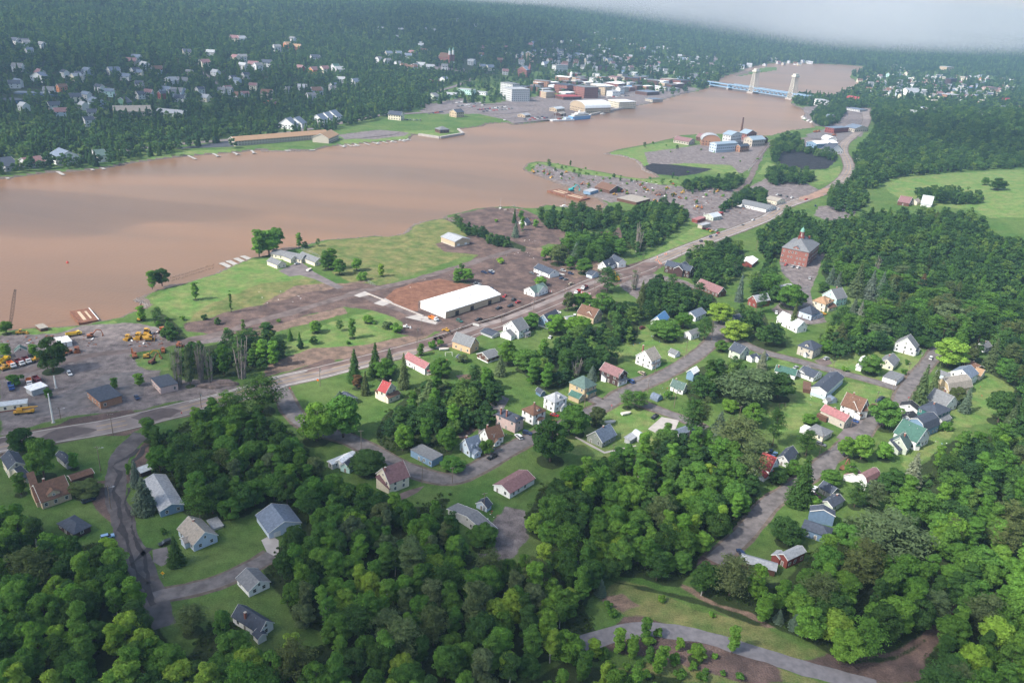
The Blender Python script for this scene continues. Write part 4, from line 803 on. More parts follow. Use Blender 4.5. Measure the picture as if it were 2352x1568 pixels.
    B('house', '32 690,805 475,700 738,770', 'long grey house with dusty pink metal roof', 4.6, 'stone', 'rose', ridge='L', pitch=.8, wings=[('32 530,745 445,705 545,725', 2.6, 'brown', 'brown', 'flat')], chimney=(.5, .6))
    B('house', '32 500,922 340,865 602,878', 'white bungalow with broad grey roof and side porch', 2.9, 'cream', 'gray', 'hip', pitch=.45, wings=[('32 345,860 290,835 385,830', 2.6, 'white', 'white', 'flat')])
    B('house', '32 178,1160 65,1130 270,1075', 'slate roofed low house beside the pines', 3.0, 'ltgray', 'slate', ridge='R', pitch=.9)
    B('house', '32 890,1372 825,1310 985,1300', 'white barn like house with mauve roof near the road barrier', 4.6, 'white', 'mauve', 'gambrel', ridge='R', wings=[('32 830,1310 690,1280 850,1250', 2.8, 'white', 'mauve', 'gable', 'R')])
    B('garage', '32 1172,405 1050,360 1235,345', 'flat roofed white double garage with a car inside', 2.8, 'white', 'gray', 'flat', cat='garage', win=False)
    B('cottage', '32 1140,270 1005,235 1205,215', 'cream cottage with grey roof beside the round maple', 3.2, 'cream', 'gray', ridge='R', pitch=.7, chimney=(.6, .6))
    B('shed', '32 850,275 802,268 900,190', 'white gabled outbuilding behind the round maple', 2.6, 'white', 'white', ridge='R', cat='shed', win=False)
    B('house', '32 1835,415 1670,350 1895,365', 'large white house with blue grey roof at the street end', 5.6, 'white', 'sblue', ridge='R', pitch=.6, wings=[('32 1700,350 1655,325 1760,330', 3.0, 'white', 'gray', 'gable', 'R')])
    B('house', '32 1650,515 1600,440 1800,450', 'yellow house with tan gambrel roof', 4.4, 'yellow', 'tan', 'gambrel', ridge='R', wings=[('32 1640,510 1610,470 1720,480', 3.2, 'yellow', 'tan', 'gable', 'R')])
    B('house', '32 1900,290 1790,225 1932,265', 'low brown roofed house behind the large white house', 3.4, 'brown', 'brown', ridge='L', pitch=.4, chimney=(.5, .5))
    B('shed', '32 1940,355 1885,330 1978,322', 'small cream outbuilding with rust coloured roof', 2.8, 'cream', 'orange', 'gable', 'L', cat='shed')
    B('garage', '32 1650,362 1535,322 1690,340', 'low pale garage with grey roof beside the tall spruces', 2.6, 'ltblue', 'gray', ridge='L', pitch=.4, cat='garage')
    B('house', '32 1612,655 1480,570 1675,598', 'white house with grey roof and green dormer', 4.0, 'white', 'gray', ridge='L', pitch=.85, chimney=(.7, .6))
    B('house', '32 1530,775 1400,690 1612,700', 'dark teal two storey house with black hipped roof', 6.2, 'teal', 'slate', 'hip', pitch=.45, chimney=(.5, .6), wings=[('32 1590,780 1545,740 1650,740', 2.9, 'ltgray', 'gray', 'gable', 'R')])
    B('house', '32 1320,790 1198,750 1375,745', 'pale blue house with long black roof behind the maple', 3.4, 'ltblue', 'black', ridge='R', pitch=.6)
    B('garage', '32 1360,680 1200,640 1400,650', 'white outbuilding with black roof beside the teal house', 3.0, 'white', 'black', ridge='R', pitch=.5, cat='garage')
    B('house', '32 1420,888 1315,800 1500,805', 'steel blue house with dark gambrel roof', 4.4, 'sblue', 'slate', 'gambrel', ridge='R')
    B('house', '32 1345,1000 1180,895 1408,915', 'white house with broad emerald green roof', 4.6, 'white', 'green', ridge='L', pitch=.9, wings=[('32 1345,1000 1300,950 1372,990', 2.8, 'white', 'green', 'gable', 'R')])
    B('house', '32 1262,1045 1092,990 1318,1000', 'sage green house with mossy roof beside the emerald roof', 3.6, 'ltgreen', 'ggreen', ridge='R', pitch=1.1, chimney=(.6, .4), wings=[('32 1190,1045 1095,1000 1215,1030', 2.5, 'ltgreen', 'slate', 'shed')])
    B('house', '32 570,1445 445,1390 668,1420', 'dark slate roofed cottage with sage walls, the higher of the two', 2.8, 'ggreen', 'slate', ridge='L', pitch=.6)
    B('house', '32 580,1575 465,1540 705,1520', 'dark slate roofed house with sage gable, the lower of the two', 3.0, 'ltgreen', 'slate', ridge='R', pitch=.6, chimney=(.8, .5))
    B('house', '32 1985,105 1905,70 2030,80', 'grey gabled house half hidden in the upper trees', 3.2, 'ltgray', 'gray', ridge='R', chimney=(.6, .5))
    B('house', '33 545,292 295,225 620,235', 'deep blue house with grey hipped roof above the brown garage', 3.6, 'blue', 'slate', 'hip', pitch=.5, wings=[('33 590,130 370,90 625,100', 5.2, 'blue', 'slate', 'gable', 'R', .4)], porch=[])
    B('house', '33 165,518 95,462 320,440', 'dark red house with grey shingle roof', 4.2, 'red', 'ltgray', ridge='R', pitch=.6, wings=[('33 95,480 30,440 130,440', 2.8, 'red', 'ltgray', 'gable', 'R')])
    B('garage', '33 55,590 -260,510 110,540', 'long dark brown garage with grey shingle roof beside the street end', 2.8, 'brown', 'ltgray', ridge='L', pitch=.5, cat='garage', win=False, doors=1)
    # --- lower left lawns
    B('house', '03 1785,362 1632,222 2008,278', 'pale blue house with brown roof and deck above the village lane', 3.2, 'ltblue', 'tan', ridge='L', pitch=.75, chimney=(.5, .7), wings=[('03 1705,338 1665,295 1745,322', 2.6, 'ltblue', 'tan', 'gable', 'R')])
    B('deck', '03 1960,170 1890,95 2060,150', 'grey wooden deck behind the pale blue house', .8, 'stone', 'stone' if 0 else 'ltgray', 'flat', cat='deck', win=False)
    B('garage', '03 2290,780 2180,662 2480,692', 'white garage with dark roof below the village lane', 2.7, 'white', 'gray', ridge='L', pitch=.55, cat='garage', door=False)
    B('house', '03 2385,1168 2150,1010 2498,1065', 'white cottage with dark slate roof on the lower lawn', 2.8, 'white', 'slate', ridge='L', pitch=.95, chimney=(.2, .6), wings=[('03 2375,1215 2345,1160 2440,1165', 2.4, 'white', 'slate', 'gable', 'L')])
    B('house', '03 690,250 480,190 860,235', 'low house with black hipped roof at the wood edge', 2.6, 'dbrown', 'slate', 'hip', pitch=.5)
    # --- shore
    B('shack', '01 375,1480 335,1445 440,1462', 'square plank hut with weathered grey roof at the water edge', 1.8, 'brown', 'tan', 'flat', cat='hut', win=False)
    B('ranch_house', '11 415,850 150,790 425,815', 'long cream lakeside house with grey hipped roof', 3.0, 'cream', 'gray', 'gable', 'L', pitch=.5, wings=[('11 195,903 118,862 258,878', 2.9, 'cream', 'gray', 'gable', 'L'), ('11 540,878 400,815 600,850', 2.9, 'cream', 'gray', 'gable', 'L'), ('11 320,850 270,820 360,830', 3.2, 'cream', 'gray', 'gable', 'L')])
    B('pole_barn', '11 1825,703 1700,655 1960,675', 'tan pole barn with patched rusty roof in the dry field', 4.6, 'tan', 'ltgray', ridge='L', pitch=.3, cat='barn', foot=('stone', .9), win=False, doors=2)
    WH = B('warehouse', '11 1740,1358 1518,1262 2238,1195', 'long warehouse with gleaming white metal roof beside the flooded yard', 4.8, 'white', 'white', ridge='R', pitch=.2, cat='warehouse', win=False, foot=None)
    A, th, lx, ly = frame_from('11 1740,1358 1518,1262 2238,1195'); k = MB(); k.box(.1, lx-.1, -.12, -.03, 0, 4.2, wallm('tan')); k.build('front_cladding', WH); k = MB(); zr = 4.8+ly*.5*.2+.2
    for i in range(1, int(lx/3.4)):
        for y0, z0, y1, z1 in ((-.3, 4.95, ly/2, zr+.02), (ly/2, zr+.02, ly+.3, 4.95)): k.beam((i*3.4, y0, z0), (i*3.4, y1, z1), .09, cmat('seam', (.5, .51, .52), rough=.6, var=.1, scale=1))
    k.build('roof_seams', WH)['kind'] = 'stuff'; k = MB()
    for i in range(4): k.cyl((lx*(.2+.2*i), ly*.35, 4.8+ly*.35*.2), .35, .8, STEEL0, 8)
    k.build('roof_vent', WH)
    for f in (.2, .47, .8): k = MB(); k.box(lx*f-1.6, lx*f+1.6, -.2, -.13, 0, 3, GLASS); k.build('doorway', WH)
    B('low_shed', '11 2170,1542 2070,1497 2235,1510', 'low dark roofed outbuilding by the highway', 1.8, 'gray', 'slate', 'gable', 'L', pitch=.25, cat='shed', win=False)
    B('house', '21 60,1545 -80,1490 145,1505', 'white farmhouse with grey roof and open porch beside the highway', 5.0, 'white', 'gray', ridge='R', pitch=.8, wings=[('21 -10,1560 -110,1530 30,1545', 3.0, 'white', 'gray', 'gable', 'R')], porch=[('R', .7, 5, 2.2)])
    B('long_bungalow', '21 345,987 208,925 415,962', 'long white bungalow with dark roof among the muddy cars', 3.0, 'white', 'slate', ridge='L', pitch=.55, door=False)
    B('house', '21 205,1160 122,1125 312,1112', 'small white house with dull green roof in the mud', 3.2, 'white', 'ggreen', ridge='R', pitch=.6, wings=[('21 240,1155 215,1130 310,1118', 3.0, 'white', 'ggreen', 'gable', 'L')])
    B('house', '21 865,925 785,905 950,890', 'white house with slate roof and dormer at the washed out road', 3.4, 'white', 'slate', ridge='R', pitch=1.0, dormer=[('R', .4, 2.2)], wings=[('21 975,892 900,850 1038,882', 4.2, 'white', 'slate', 'gable', 'L', .8)])
    B('garage', '21 735,992 690,972 788,970', 'small blue grey garage beside the white slate roofed house', 2.7, 'ltblue', 'slate', ridge='L', pitch=.5, cat='garage', win=False)
    B('inn', '21 1622,988 1400,930 1648,962', 'large dark brown inn with slate roof at the washed out road', 5.8, 'dbrown', 'slate', ridge='L', pitch=.7, wings=[('21 1560,980 1500,955 1600,930', 5.8, 'dbrown', 'slate', 'gable', 'R', .7)], storeys=2)
    B('barn', '21 2200,892 2092,882 2275,850', 'red shed with wide white roof behind the big maples', 2.9, 'red', 'white', 'gable', 'R', pitch=.4, cat='barn', win=False)
    B('chapel', '21 1888,1165 1705,1080 1915,1135', 'old chapel with mauve roof hidden behind the maples', 3.2, 'brown', 'mauve', ridge='L', pitch=.9, door=False)
    B('house', '21 325,1452 240,1425 432,1400', 'blue house with dark roof behind the highway maples', 5.4, 'sblue', 'slate', ridge='R', pitch=.9, foot=('white', 1.0))
    B('house', '21 745,1412 600,1360 812,1372', 'tan house with brown cross gabled roof', 4.6, 'tan', 'brown', ridge='L', pitch=.9, chimney=(.6, .6), wings=[('21 740,1405 680,1370 800,1375', 4.4, 'tan', 'brown', 'gable', 'R', .8)])
    B('shed', '21 500,1402 480,1380 555,1390', 'grey roofed shed between the blue house and the tan house', 2.4, 'tan', 'ltgray', 'gable', 'R', cat='shed', win=False)
    B('house', '21 1372,1452 1272,1428 1438,1395', 'white gabled house with sky blue roof', 3.8, 'white', 'blue', ridge='R', pitch=1.0)
    B('garage', '21 1682,1387 1590,1352 1770,1340', 'white two bay garage with pale blue grey roof', 3.0, 'white', 'sblue', ridge='R', pitch=.6, cat='garage', door=False)
    B('house', '21 1640,1557 1598,1528 1705,1525', 'dark roofed white house beside the dark pines', 3.6, 'white', 'gray', ridge='R', pitch=.6)
    B('house', '21 2060,1412 1985,1385 2110,1385', 'small white house with dark roof behind the lime green maple', 2.8, 'white', 'slate', ridge='R', pitch=.6)
    B('house', '21 2240,1262 2190,1225 2345,1232', 'red and white house with grey roof under the spruce', 4.4, 'red', 'ltgray', ridge='R', pitch=.9)
    B('house', '31 515,1300 402,1262 585,1262', 'pale yellow square house with orange brown hipped roof', 6.0, 'cream', 'orange', 'hip', pitch=.6, chimney=(.5, .5), dormer=[('R', .5, 2.2)], wings=[('31 550,1298 535,1275 600,1270', 2.6, 'cream', 'brown', 'gable', 'R')])
    B('house', '31 618,1250 520,1195 668,1215', 'pale teal house with grey roof behind the yellow house', 5.6, 'mint', 'gray', ridge='R', pitch=.9, chimney=(.7, .6))
    B('house', '31 392,1375 282,1335 458,1342', 'pale blue house with grey pyramid roof', 4.2, 'ltblue', 'slate', 'hip', pitch=.8, wings=[('31 420,1370 400,1345 478,1340', 2.4, 'ltblue', 'ltblue' if 0 else 'sblue', 'flat')])
    B('barn', '31 260,1492 92,1395 308,1462', 'white barn with ribbed pale metal roof', 4.0, 'white', 'metal', ridge='L', pitch=.9, cat='barn')
    B('house', '31 120,1118 60,1095 225,1095', 'small grey roofed brown house below the school drive', 2.8, 'brown', 'ltgray', ridge='R', pitch=.4)
    B('house', '31 1290,330 1185,315 1330,300', 'brown roofed lodge at the foot of the ski slope', 3.5, 'brown', 'mauve', 'gable', 'L', pitch=.5)
    B('shed', '31 1365,318 1312,305 1385,300', 'small cream shed by the ski slope', 3, 'cream', 'tan', 'gable', 'R', cat='shed', win=False)
    B('garage', '31 1495,340 1402,325 1500,305', 'pale garage with white roof by the ski slope', 3, 'ltgray', 'metal', 'gable', 'L', cat='garage', win=False)
    # --- junkyard and highway
    B('office', '31 75,318 -10,290 135,298', 'cream block building with brown roof beside the road fork', 4, 'cream', 'tan', 'gable', 'L', pitch=.3, cat='building')
    B('storage_shed', '21 2330,385 2105,322 2360,345', 'long white row of storage units with grey roof', 3.4, 'white', 'gray', 'gable', 'L', pitch=.2, cat='building')
    B('shipping_container', '21 1700,482 1660,468 1772,455', 'rust red container with pink roof by the roadside', 2.9, 'red', 'rose', 'flat', cat='container', win=False)
    B('workshop', '21 1845,462 1780,435 1900,440', 'pale green metal workshop beside the red container', 3.6, 'mint' if 0 else 'ltgreen', 'metal', 'gable', 'R', pitch=.4, cat='workshop')
    B('shipping_container', '21 1905,418 1888,410 1935,410', 'small rust red container behind the pale workshop', 3.0, 'red', 'red', 'flat', cat='container', win=False)
    B('box_trailer', '21 1745,535 1730,522 1812,512', 'grey box trailer parked on the gravel', 3.2, 'stone', 'ltgray', 'flat', cat='trailer', win=False)
    B('boat_house', '21 1140,318 1002,270 1218,275', 'brown flat roofed shed beside the junkyard', 3.0, 'brown', 'tan', 'flat', cat='shed', win=False)
    B('ruined_shed', '21 895,212 815,170 955,180', 'rusty roofless shed in the junkyard', 3.4, 'brown', 'brown', 'gable', 'L', pitch=.4, cat='shed', win=False)
    B('shipping_container', '21 718,222 700,205 765,195', 'blue grey container by the barge', 3.0, 'sblue', 'ltgray', 'flat', cat='container', win=False)
    B('motor_shed', '21 130,505 62,490 170,490', 'crushed grey shed in the mud delta', 2.0, 'ltgray', 'slate', 'gable', 'R', cat='shed', win=False)
    school(); smelter(); far_buildings()
def school():
    root = building('school', '31 350,885 105,835 450,800', 'red brick schoolhouse with grey hipped roof and green topped cupola', 12.5, 'brick', 'gray', 'hip', pitch=.62, cat='school', storeys=3, dormer=[('L', .5, 4.5)], win=True, mn=(18, 18), foot=('brick', 1.2), wings=())
    A, th, lx, ly = frame_from('31 350,885 105,835 450,800'); lx = max(lx, 18); ly = max(ly, 18)
    cx, cy = lx*.5, ly*.55; z = 12.5+min(lx, ly)*.5*.62-2.5; red = wallm('red'); gr = cmat('copper', (.16, .33, .27), rough=.7, var=.15, scale=1)
    c = MB(); c.box(cx-2.2, cx+2.2, cy-2.2, cy+2.2, z, z+3, red); c.box(cx-2.5, cx+2.5, cy-2.5, cy+2.5, z+3, z+3.3, red)
    for i in range(8): a = math.pi/4*i+.39; c.beam((cx+1.6*math.cos(a), cy+1.6*math.sin(a), z+3.3), (cx+1.6*math.cos(a), cy+1.6*math.sin(a), z+7), .5, red)
    c.cyl((cx, cy, z+3.3), 1.35, 3.7, TRIM, 8); c.cyl((cx, cy, z+7), 2.1, .4, red, 8)
    t = c.build('cupola', root); d = MB(); d.cyl((cx, cy, z+7.4), 1.9, 2.2, gr, 8, 1.3); d.cyl((cx, cy, z+9.6), 1.3, 1.4, gr, 8, .25); d.beam((cx, cy, z+11), (cx, cy, z+12.8), .12, gr); d.build('dome', t)
    m = MB(); m.box(lx*.75-.8, lx*.75+.8, ly*.35-.8, ly*.35+.8, 12, 19.5, red); m.build('chimney', root)
FARW = {}
def far_block(spec, label, h, wall, roof, kind='flat', ridge='R', pitch=.4, cat='building', floors=None, parts=(), name='town_building', group=None, mn=(8, 8)):
    A, th, lx, ly = frame_from(spec); cap = (160, 120) if mn[0] > 8 or A[1] < 1500 else (46, 34); lx = min(max(lx, mn[0]), cap[0]); ly = min(max(ly, mn[1]), cap[1]); root = empty(name, tuple(A), th); tag(root, label, cat, group); LOG.append((label[:34], round(lx, 1), round(ly, 1)))
    M, Lr, W = mapper(ridge, lx, ly); a, b = MB(), MB(); block(a, b, M, Lr, W, h, kind, pitch, wallm(wall), roofm(roof), .8, .5); a.build('wall', root); b.build('roof', root)
    FAR_OBST.append((A[0]+math.cos(th)*lx/2-math.sin(th)*ly/2, A[1]+math.sin(th)*lx/2+math.cos(th)*ly/2, max(lx, ly)*.62))
    n = floors or max(1, int(h/3.6))
    if n:
        w = MB()
        for i in range(n):
            z = h*(i+.5)/n
            for k in range(max(1, int(lx/4.2))): x = lx*(k+.5)/max(1, int(lx/4.2)); w.box(x-.9, x+.9, -.1, -.02, z-.8, z+.8, GLASS); w.box(x-.9, x+.9, ly+.02, ly+.1, z-.8, z+.8, GLASS)
            for k in range(max(1, int(ly/4.2))): y = ly*(k+.5)/max(1, int(ly/4.2)); w.box(-.1, -.02, y-.9, y+.9, z-.8, z+.8, GLASS); w.box(lx+.02, lx+.1, y-.9, y+.9, z-.8, z+.8, GLASS)
        w.build('window_row', root)['kind'] = 'stuff'
    return root, lx, ly
def smelter():
    F_ = far_block
    F_('20 1740,1335 1740,1300 1900,1340', 'brick smelter hall with arched pale blue roof', 8, 'obrick', 'ltgray', 'round', 'L', .3, name='smelter_building', mn=(24, 20))
    F_('20 1870,1405 1810,1370 2000,1350', 'tall pale blue smelter shed at the front of the works', 12, 'ltblue', 'zinc', 'gable', 'R', .3, name='smelter_building')
    F_('20 2000,1330 1910,1300 2060,1290', 'high pale blue smelter shed behind the front shed', 14, 'ltgray', 'zinc', 'gable', 'L', .3, name='smelter_building')
    F_('20 2090,1400 2035,1390 2150,1370', 'brick engine house with slate roof and arched door at the smelter', 8, 'obrick', 'slate', 'gable', 'R', .6, name='smelter_building')
    F_('20 2150,1290 2070,1260 2200,1260', 'pale roofed brick smelter building beside the chimney stack', 10, 'brick', 'zinc', 'gable', 'L', .4, name='smelter_building')
    F_('20 2200,1350 2120,1310 2260,1310', 'ruined stone smelter building with pale roof', 10, 'stone', 'zinc', 'gable', 'R', .5, name='smelter_building')
    F_('20 2280,1325 2230,1300 2305,1300', 'rust brown ruined building at the right end of the smelter', 7, 'brown', 'brown', 'gable', 'L', .5, name='smelter_building')
    F_('20 1620,1335 1460,1290 1660,1305', 'collapsed long shed with rust brown roof on the smelter shore', 5, 'stone', 'mauve', 'gable', 'L', .4, name='smelter_building')
    F_('20 1740,1300 1680,1280 1770,1275', 'small rust roofed shed behind the arched hall', 6, 'brown', 'mauve', 'gable', 'L', .5, name='smelter_building')
    A = Pt(*T(2, 0, 2103, 1230)); mb = MB(); mb.cyl((0, 0, 0), 1.9, 27, wallm('brown'), 14, 1.2); o = mb.build('chimney_stack'); o.location = A; tag(o, 'tall round smelter chimney stack rising above the works', 'chimney')
    F_('30 600,1230 480,1205 678,1195', 'dark red hall with grey hipped roof near the road bend', 9, 'red', 'sblue', 'flat', name='town_building')
    F_('30 440,1365 330,1320 545,1315', 'blue metal warehouse with white roof beside the coal pile', 7, 'sblue', 'white', 'gable', 'R', .25, name='warehouse', cat='warehouse')
    F_('30 545,1310 480,1270 560,1290', 'arched white roofed shed behind the blue warehouse', 4, 'ltgray', 'white', 'round', 'L', .3, name='warehouse', cat='warehouse')
    F_('30 790,1220 690,1185 835,1190', 'tan building with arched grey roof beside the road', 7, 'stone', 'sblue', 'gable', 'L', .3)
    F_('30 570,1420 500,1375 595,1385', 'white house with slate roof in front of the blue warehouse', 6, 'white', 'slate', 'gable', 'L', .7, cat='house', name='house')
    F_('30 860,1505 815,1490 880,1440', 'grey house beside the road bend', 5, 'gray', 'gray', 'gable', 'R', .6, cat='house', name='house')
    F_('30 1110,1500 1070,1480 1145,1480', 'grey roofed white house among the trees above the ski slope', 5, 'white', 'gray', 'gable', 'R', .6, cat='house', name='house')
    F_('30 1080,1170 1030,1140 1145,1145', 'long tan commercial building at the wood edge', 5, 'stone', 'tan', 'flat')
    F_('30 545,1130 500,1110 565,1095', 'small tan building among the marina trees', 5, 'tan', 'sblue', 'gable', 'L', .5)
def far_buildings():
    F_ = far_block
    # motel, condominiums and the shore
    r, lx, ly = F_('10 750,1310 640,1260 -10,1345', 'very long white motel with orange roof on the far shore', 6, 'cream', 'orange', 'gable', 'R', .5, cat='motel', name='motel', mn=(10, 14)) if 0 else far_rect('motel', (541, 336), (755, 318), 17, 'very long grey motel with orange roof on the far shore', 6.2, 'stone', 'orange', 'motel')
    far_rect('motel_wing', (755, 330), (778, 320), 22, 'gabled end block of the orange roofed motel', 6.5, 'stone', 'orange', 'motel')
    for s, l in (('10 350,1195 258,1160 355,1160', 'white cottage with grey roof, first of the white row by the shore road'), ('10 425,1185 345,1150 430,1145', 'white cottage with grey roof, second of the white row by the shore road'), ('10 615,1148 575,1110 622,1110', 'narrow white cottage, third of the white row by the shore road'), ('10 680,1132 620,1095 700,1105', 'white cottage, fourth of the white row by the shore road'), ('10 745,1118 675,1080 752,1085', 'white cottage, last of the white row by the shore road')):
        F_(s, l, 6.5, 'white', 'sblue', 'gable', 'R', .7, cat='house', name='cottage', floors=2)
    F_('10 1330,1110 1215,1095 1390,1085', 'cream apartment block with slate roof above the boat landing', 8, 'cream', 'slate', 'gable', 'L', .6, cat='apartments')
    F_('10 1840,1082 1770,1065 1930,1065', 'tan apartment block with slate roof by the parking lot', 8, 'tan', 'slate', 'gable', 'R', .5, cat='apartments')
    F_('10 1650,925 1580,900 1690,905', 'pale building with grey roof beside the parking lot', 7, 'ltgreen', 'gray', 'gable', 'R', .5)
    F_('10 1840,905 1740,890 1850,880', 'dull green building beside the parking lot', 6, 'green', 'ltgray', 'gable', 'L', .4)
    F_('10 1990,878 1865,845 2005,855', 'mint coloured shop building on the town street', 10, 'mint', 'ltgray', 'flat')
    F_('10 2110,880 2012,860 2125,860', 'white single storey shop beside the mint building', 6, 'white', 'ltgray', 'flat')
    F_('10 1670,780 1590,760 1690,770', 'low brick building beside the hill street', 8, 'brick', 'mauve', 'flat')
    F_('10 1740,778 1690,755 1775,755', 'white house beside the low brick building', 9, 'white', 'sblue', 'gable', 'R', .6, cat='house', name='house')
    F_('10 1690,1225 1625,1205 1790,1220', 'small pavilion with grey hipped roof on the walled point', 5, 'brown', 'gray', 'hip', 'R', .5, cat='pavilion', name='pavilion')
    # downtown
    D = [('10 2351,895 2240,850 2420,880', 'pale concrete block with sign wall, the leftmost tall block downtown', 22, 'ltgray', 'gray'), ('20 -5,935 -100,880 165,920', 'long white four storey block by the downtown waterfront', 20, 'ltgray', 'ltgray'),
         ('20 400,680 360,660 505,670', 'pale concrete parking block with many dark bands', 18, 'ltgray', 'gray'), ('20 200,575 50,555 215,550', 'yellow sandstone courthouse above the town', 14, 'tan', 'ltgray'), ('20 510,540 390,520 530,520', 'pale stone school building with slate roof above the town', 12, 'ltgray', 'slate'),
         ('20 130,720 60,690 150,700', 'red brick church with pale roof above downtown', 16, 'brick', 'sblue'), ('20 330,820 180,790 335,790', 'brown brick block with grey roof at the left of downtown', 14, 'obrick', 'gray'),
         ('20 520,775 285,735 595,765', 'long tan brick terrace with twin white turrets downtown', 13, 'obrick', 'white'), ('20 500,875 365,830 570,845', 'broad red brick block with dark roof downtown', 17, 'brick', 'slate'),
         ('20 600,880 565,850 650,850', 'narrow red brick block with grey roof downtown', 16, 'brick', 'gray'), ('20 660,905 618,870 752,880', 'red brick twin fronted block nearest the covered deck', 19, 'brick', 'gray'),
         ('20 790,860 710,800 870,830', 'tan brick block with white roof downtown', 14, 'stone', 'white'), ('20 850,880 815,860 875,850', 'narrow tan tower block downtown', 15, 'tan', 'gray'), ('20 920,890 865,860 945,870', 'pale block behind the waterfront downtown', 9, 'white', 'ltgray'),
         ('20 970,830 830,790 1005,800', 'wide brown block with white roof downtown', 12, 'brick', 'white'), ('20 1150,790 1015,770 1165,770', 'dark brown brick block with arched windows downtown', 15, 'brown', 'slate'), ('20 1100,835 1010,815 1130,815', 'low block with bright blue roof downtown', 7, 'sblue', 'blue'),
         ('20 990,870 945,860 1020,855', 'white peaked house on the waterfront downtown', 11, 'white', 'gray'), ('20 830,760 695,740 860,745', 'long white storefront behind the brick blocks', 8, 'white', 'gray'), ('20 960,765 870,750 1000,745', 'pinkish brick block behind downtown', 12, 'pink', 'mauve'),
         ('20 1060,690 990,680 1080,675', 'low pale building with blue roof behind downtown', 7, 'ltblue', 'blue'), ('20 1130,700 1080,685 1140,680', 'small white building behind downtown', 7, 'white', 'white'), ('20 1230,740 1100,720 1250,720', 'row of shops with blue awnings downtown', 8, 'cream', 'sblue'),
         ('20 1380,700 1270,690 1395,685', 'tan flat building near the bridge approach', 9, 'tan', 'gray'), ('20 1330,790 1200,760 1360,765', 'brown brick row near the bridge', 10, 'brown', 'gray'), ('20 1440,790 1360,765 1470,760', 'red brown block near the bridge', 13, 'brick', 'tan'),
         ('20 1550,800 1470,770 1570,775', 'brick block with slate roof nearest the bridge', 13, 'brick', 'slate'), ('20 1660,755 1575,725 1675,735', 'white gabled hall near the bridge', 8, 'white', 'gray'), ('20 1780,730 1710,715 1795,700', 'orange brown house by the far shore beyond the bridge', 8, 'obrick', 'brown'),
         ('20 800,710 735,700 815,690', 'white building in the trees behind downtown', 6, 'white', 'ltgray'), ('20 600,720 510,695 630,700', 'dark red wooden block behind downtown', 9, 'red', 'gray'), ('20 870,660 790,640 875,640', 'dark brown house block behind downtown', 12, 'dbrown', 'slate')]
    for s, l, h, w, rf in D:
        k = 'gable' if ('house' in l or 'hall' in l or 'church' in l) and 'block' not in l else 'flat'; r, lx, ly = F_(s, l, h*1.15, w, rf, k, 'R', .6)
        if 'turrets' in l:
            for x in (lx*.86, lx*.97): m = MB(); m.cyl((x, 2, h*1.15), 3, 7, TRIM, 8); m.cyl((x, 2, h*1.15+7), 3.1, 5, TRIM, 8, .3); m.build('turret', r)
        if 'church' in l: m = MB(); m.box(lx-5, lx, 0, 5, 0, 24, wallm('brick')); m.cyl((lx-2.5, 2.5, 24), 3.5, 10, wallm('brick'), 4, .2); m.build('tower', r)
        if 'courthouse' in l: m = MB(); m.cyl((lx*.85, ly*.5, 11), 4, 8, wallm('tan'), 8); m.cyl((lx*.85, ly*.5, 19), 4, 7, roofm('tan'), 8, .4); m.build('tower', r)
    r = random.Random(12); cb = {}
    for poly, n, wh in (('1190,212 1300,190 1420,178 1560,190 1590,200 1540,208 1450,215 1330,222 1240,228', 80, 'in the downtown'), ('2070,190 2180,182 2260,190 2250,215 2150,225 2080,220', 14, 'in the right hand town')):
        q = pts(poly); xs = [a for a, _ in q]; ys = [b for _, b in q]; k = 0
        while k < n:
            px, py = r.uniform(min(xs), max(xs)), r.uniform(min(ys), max(ys))
            if not inside(np.array([px]), np.array([py]), q)[0]: continue
            k += 1; w = r.choice(('brick', 'obrick', 'tan', 'white', 'stone', 'brown', 'ltgray')); rf = r.choice(('gray', 'ltgray', 'white', 'slate')); key = (w, rf, r.randrange(2))
            if key not in cb:
                a, b, c = MB(), MB(), MB(); X, Y, h = ((24, 16, 12), (17, 20, 9))[key[2]]; block(a, b, lambda s, q, z: (s-X/2, q-Y/2, z), X, Y, h, 'flat', 0, wallm(w), roofm(rf), .6, .4)
                for z in range(2, h-1, 3):
                    for i in range(int(X/3.4)): c.box(-X/2+3.4*i+1, -X/2+3.4*i+2.2, -Y/2-.08, -Y/2-.01, z, z+1.5, GLASS)
                    for i in range(int(Y/3.4)): c.box(-X/2-.08, -X/2-.01, -Y/2+3.4*i+1, -Y/2+3.4*i+2.2, z, z+1.5, GLASS)
                cb[key] = (a.mesh('wall'), b.mesh('roof'), c.mesh('window_row'))
            e = empty('town_building', tuple(Pt(px, py)), .72 + r.uniform(-.08, .08)); link('wall', cb[key][0], e); link('roof', cb[key][1], e); link('window_row', cb[key][2], e)['kind'] = 'stuff'
            nm = dict(brick='red brick', obrick='orange brick', tan='tan', white='white', stone='pale stone', brown='dark brown', ltgray='pale grey')[w]; tag(e, 'small flat roofed %s block %s' % (nm, wh), 'building', 'small flat roofed %s blocks %s' % (nm, wh)); FAR_OBST.append((e.location[0], e.location[1], 14))
    # waterfront
    F_('20 670,1040 500,990 905,1010', 'large arena with curved white roof and red lower wall', 9, 'tan', 'white', 'round', 'R', .22, cat='arena', name='arena', mn=(60, 45))
    F_('20 980,1000 820,930 1095,965', 'cream three storey block with white roof at the waterfront', 12, 'cream', 'white', 'flat', floors=3)
    F_('20 1240,880 1100,850 1360,850', 'low parking deck with grey roof near the waterfront', 7, 'brown', 'sblue', 'flat', cat='deck', floors=1)
    F_('20 1440,840 1365,815 1500,820', 'flat parking deck beside the bridge road', 6, 'gray', 'ltgray', 'flat', cat='deck', floors=1)
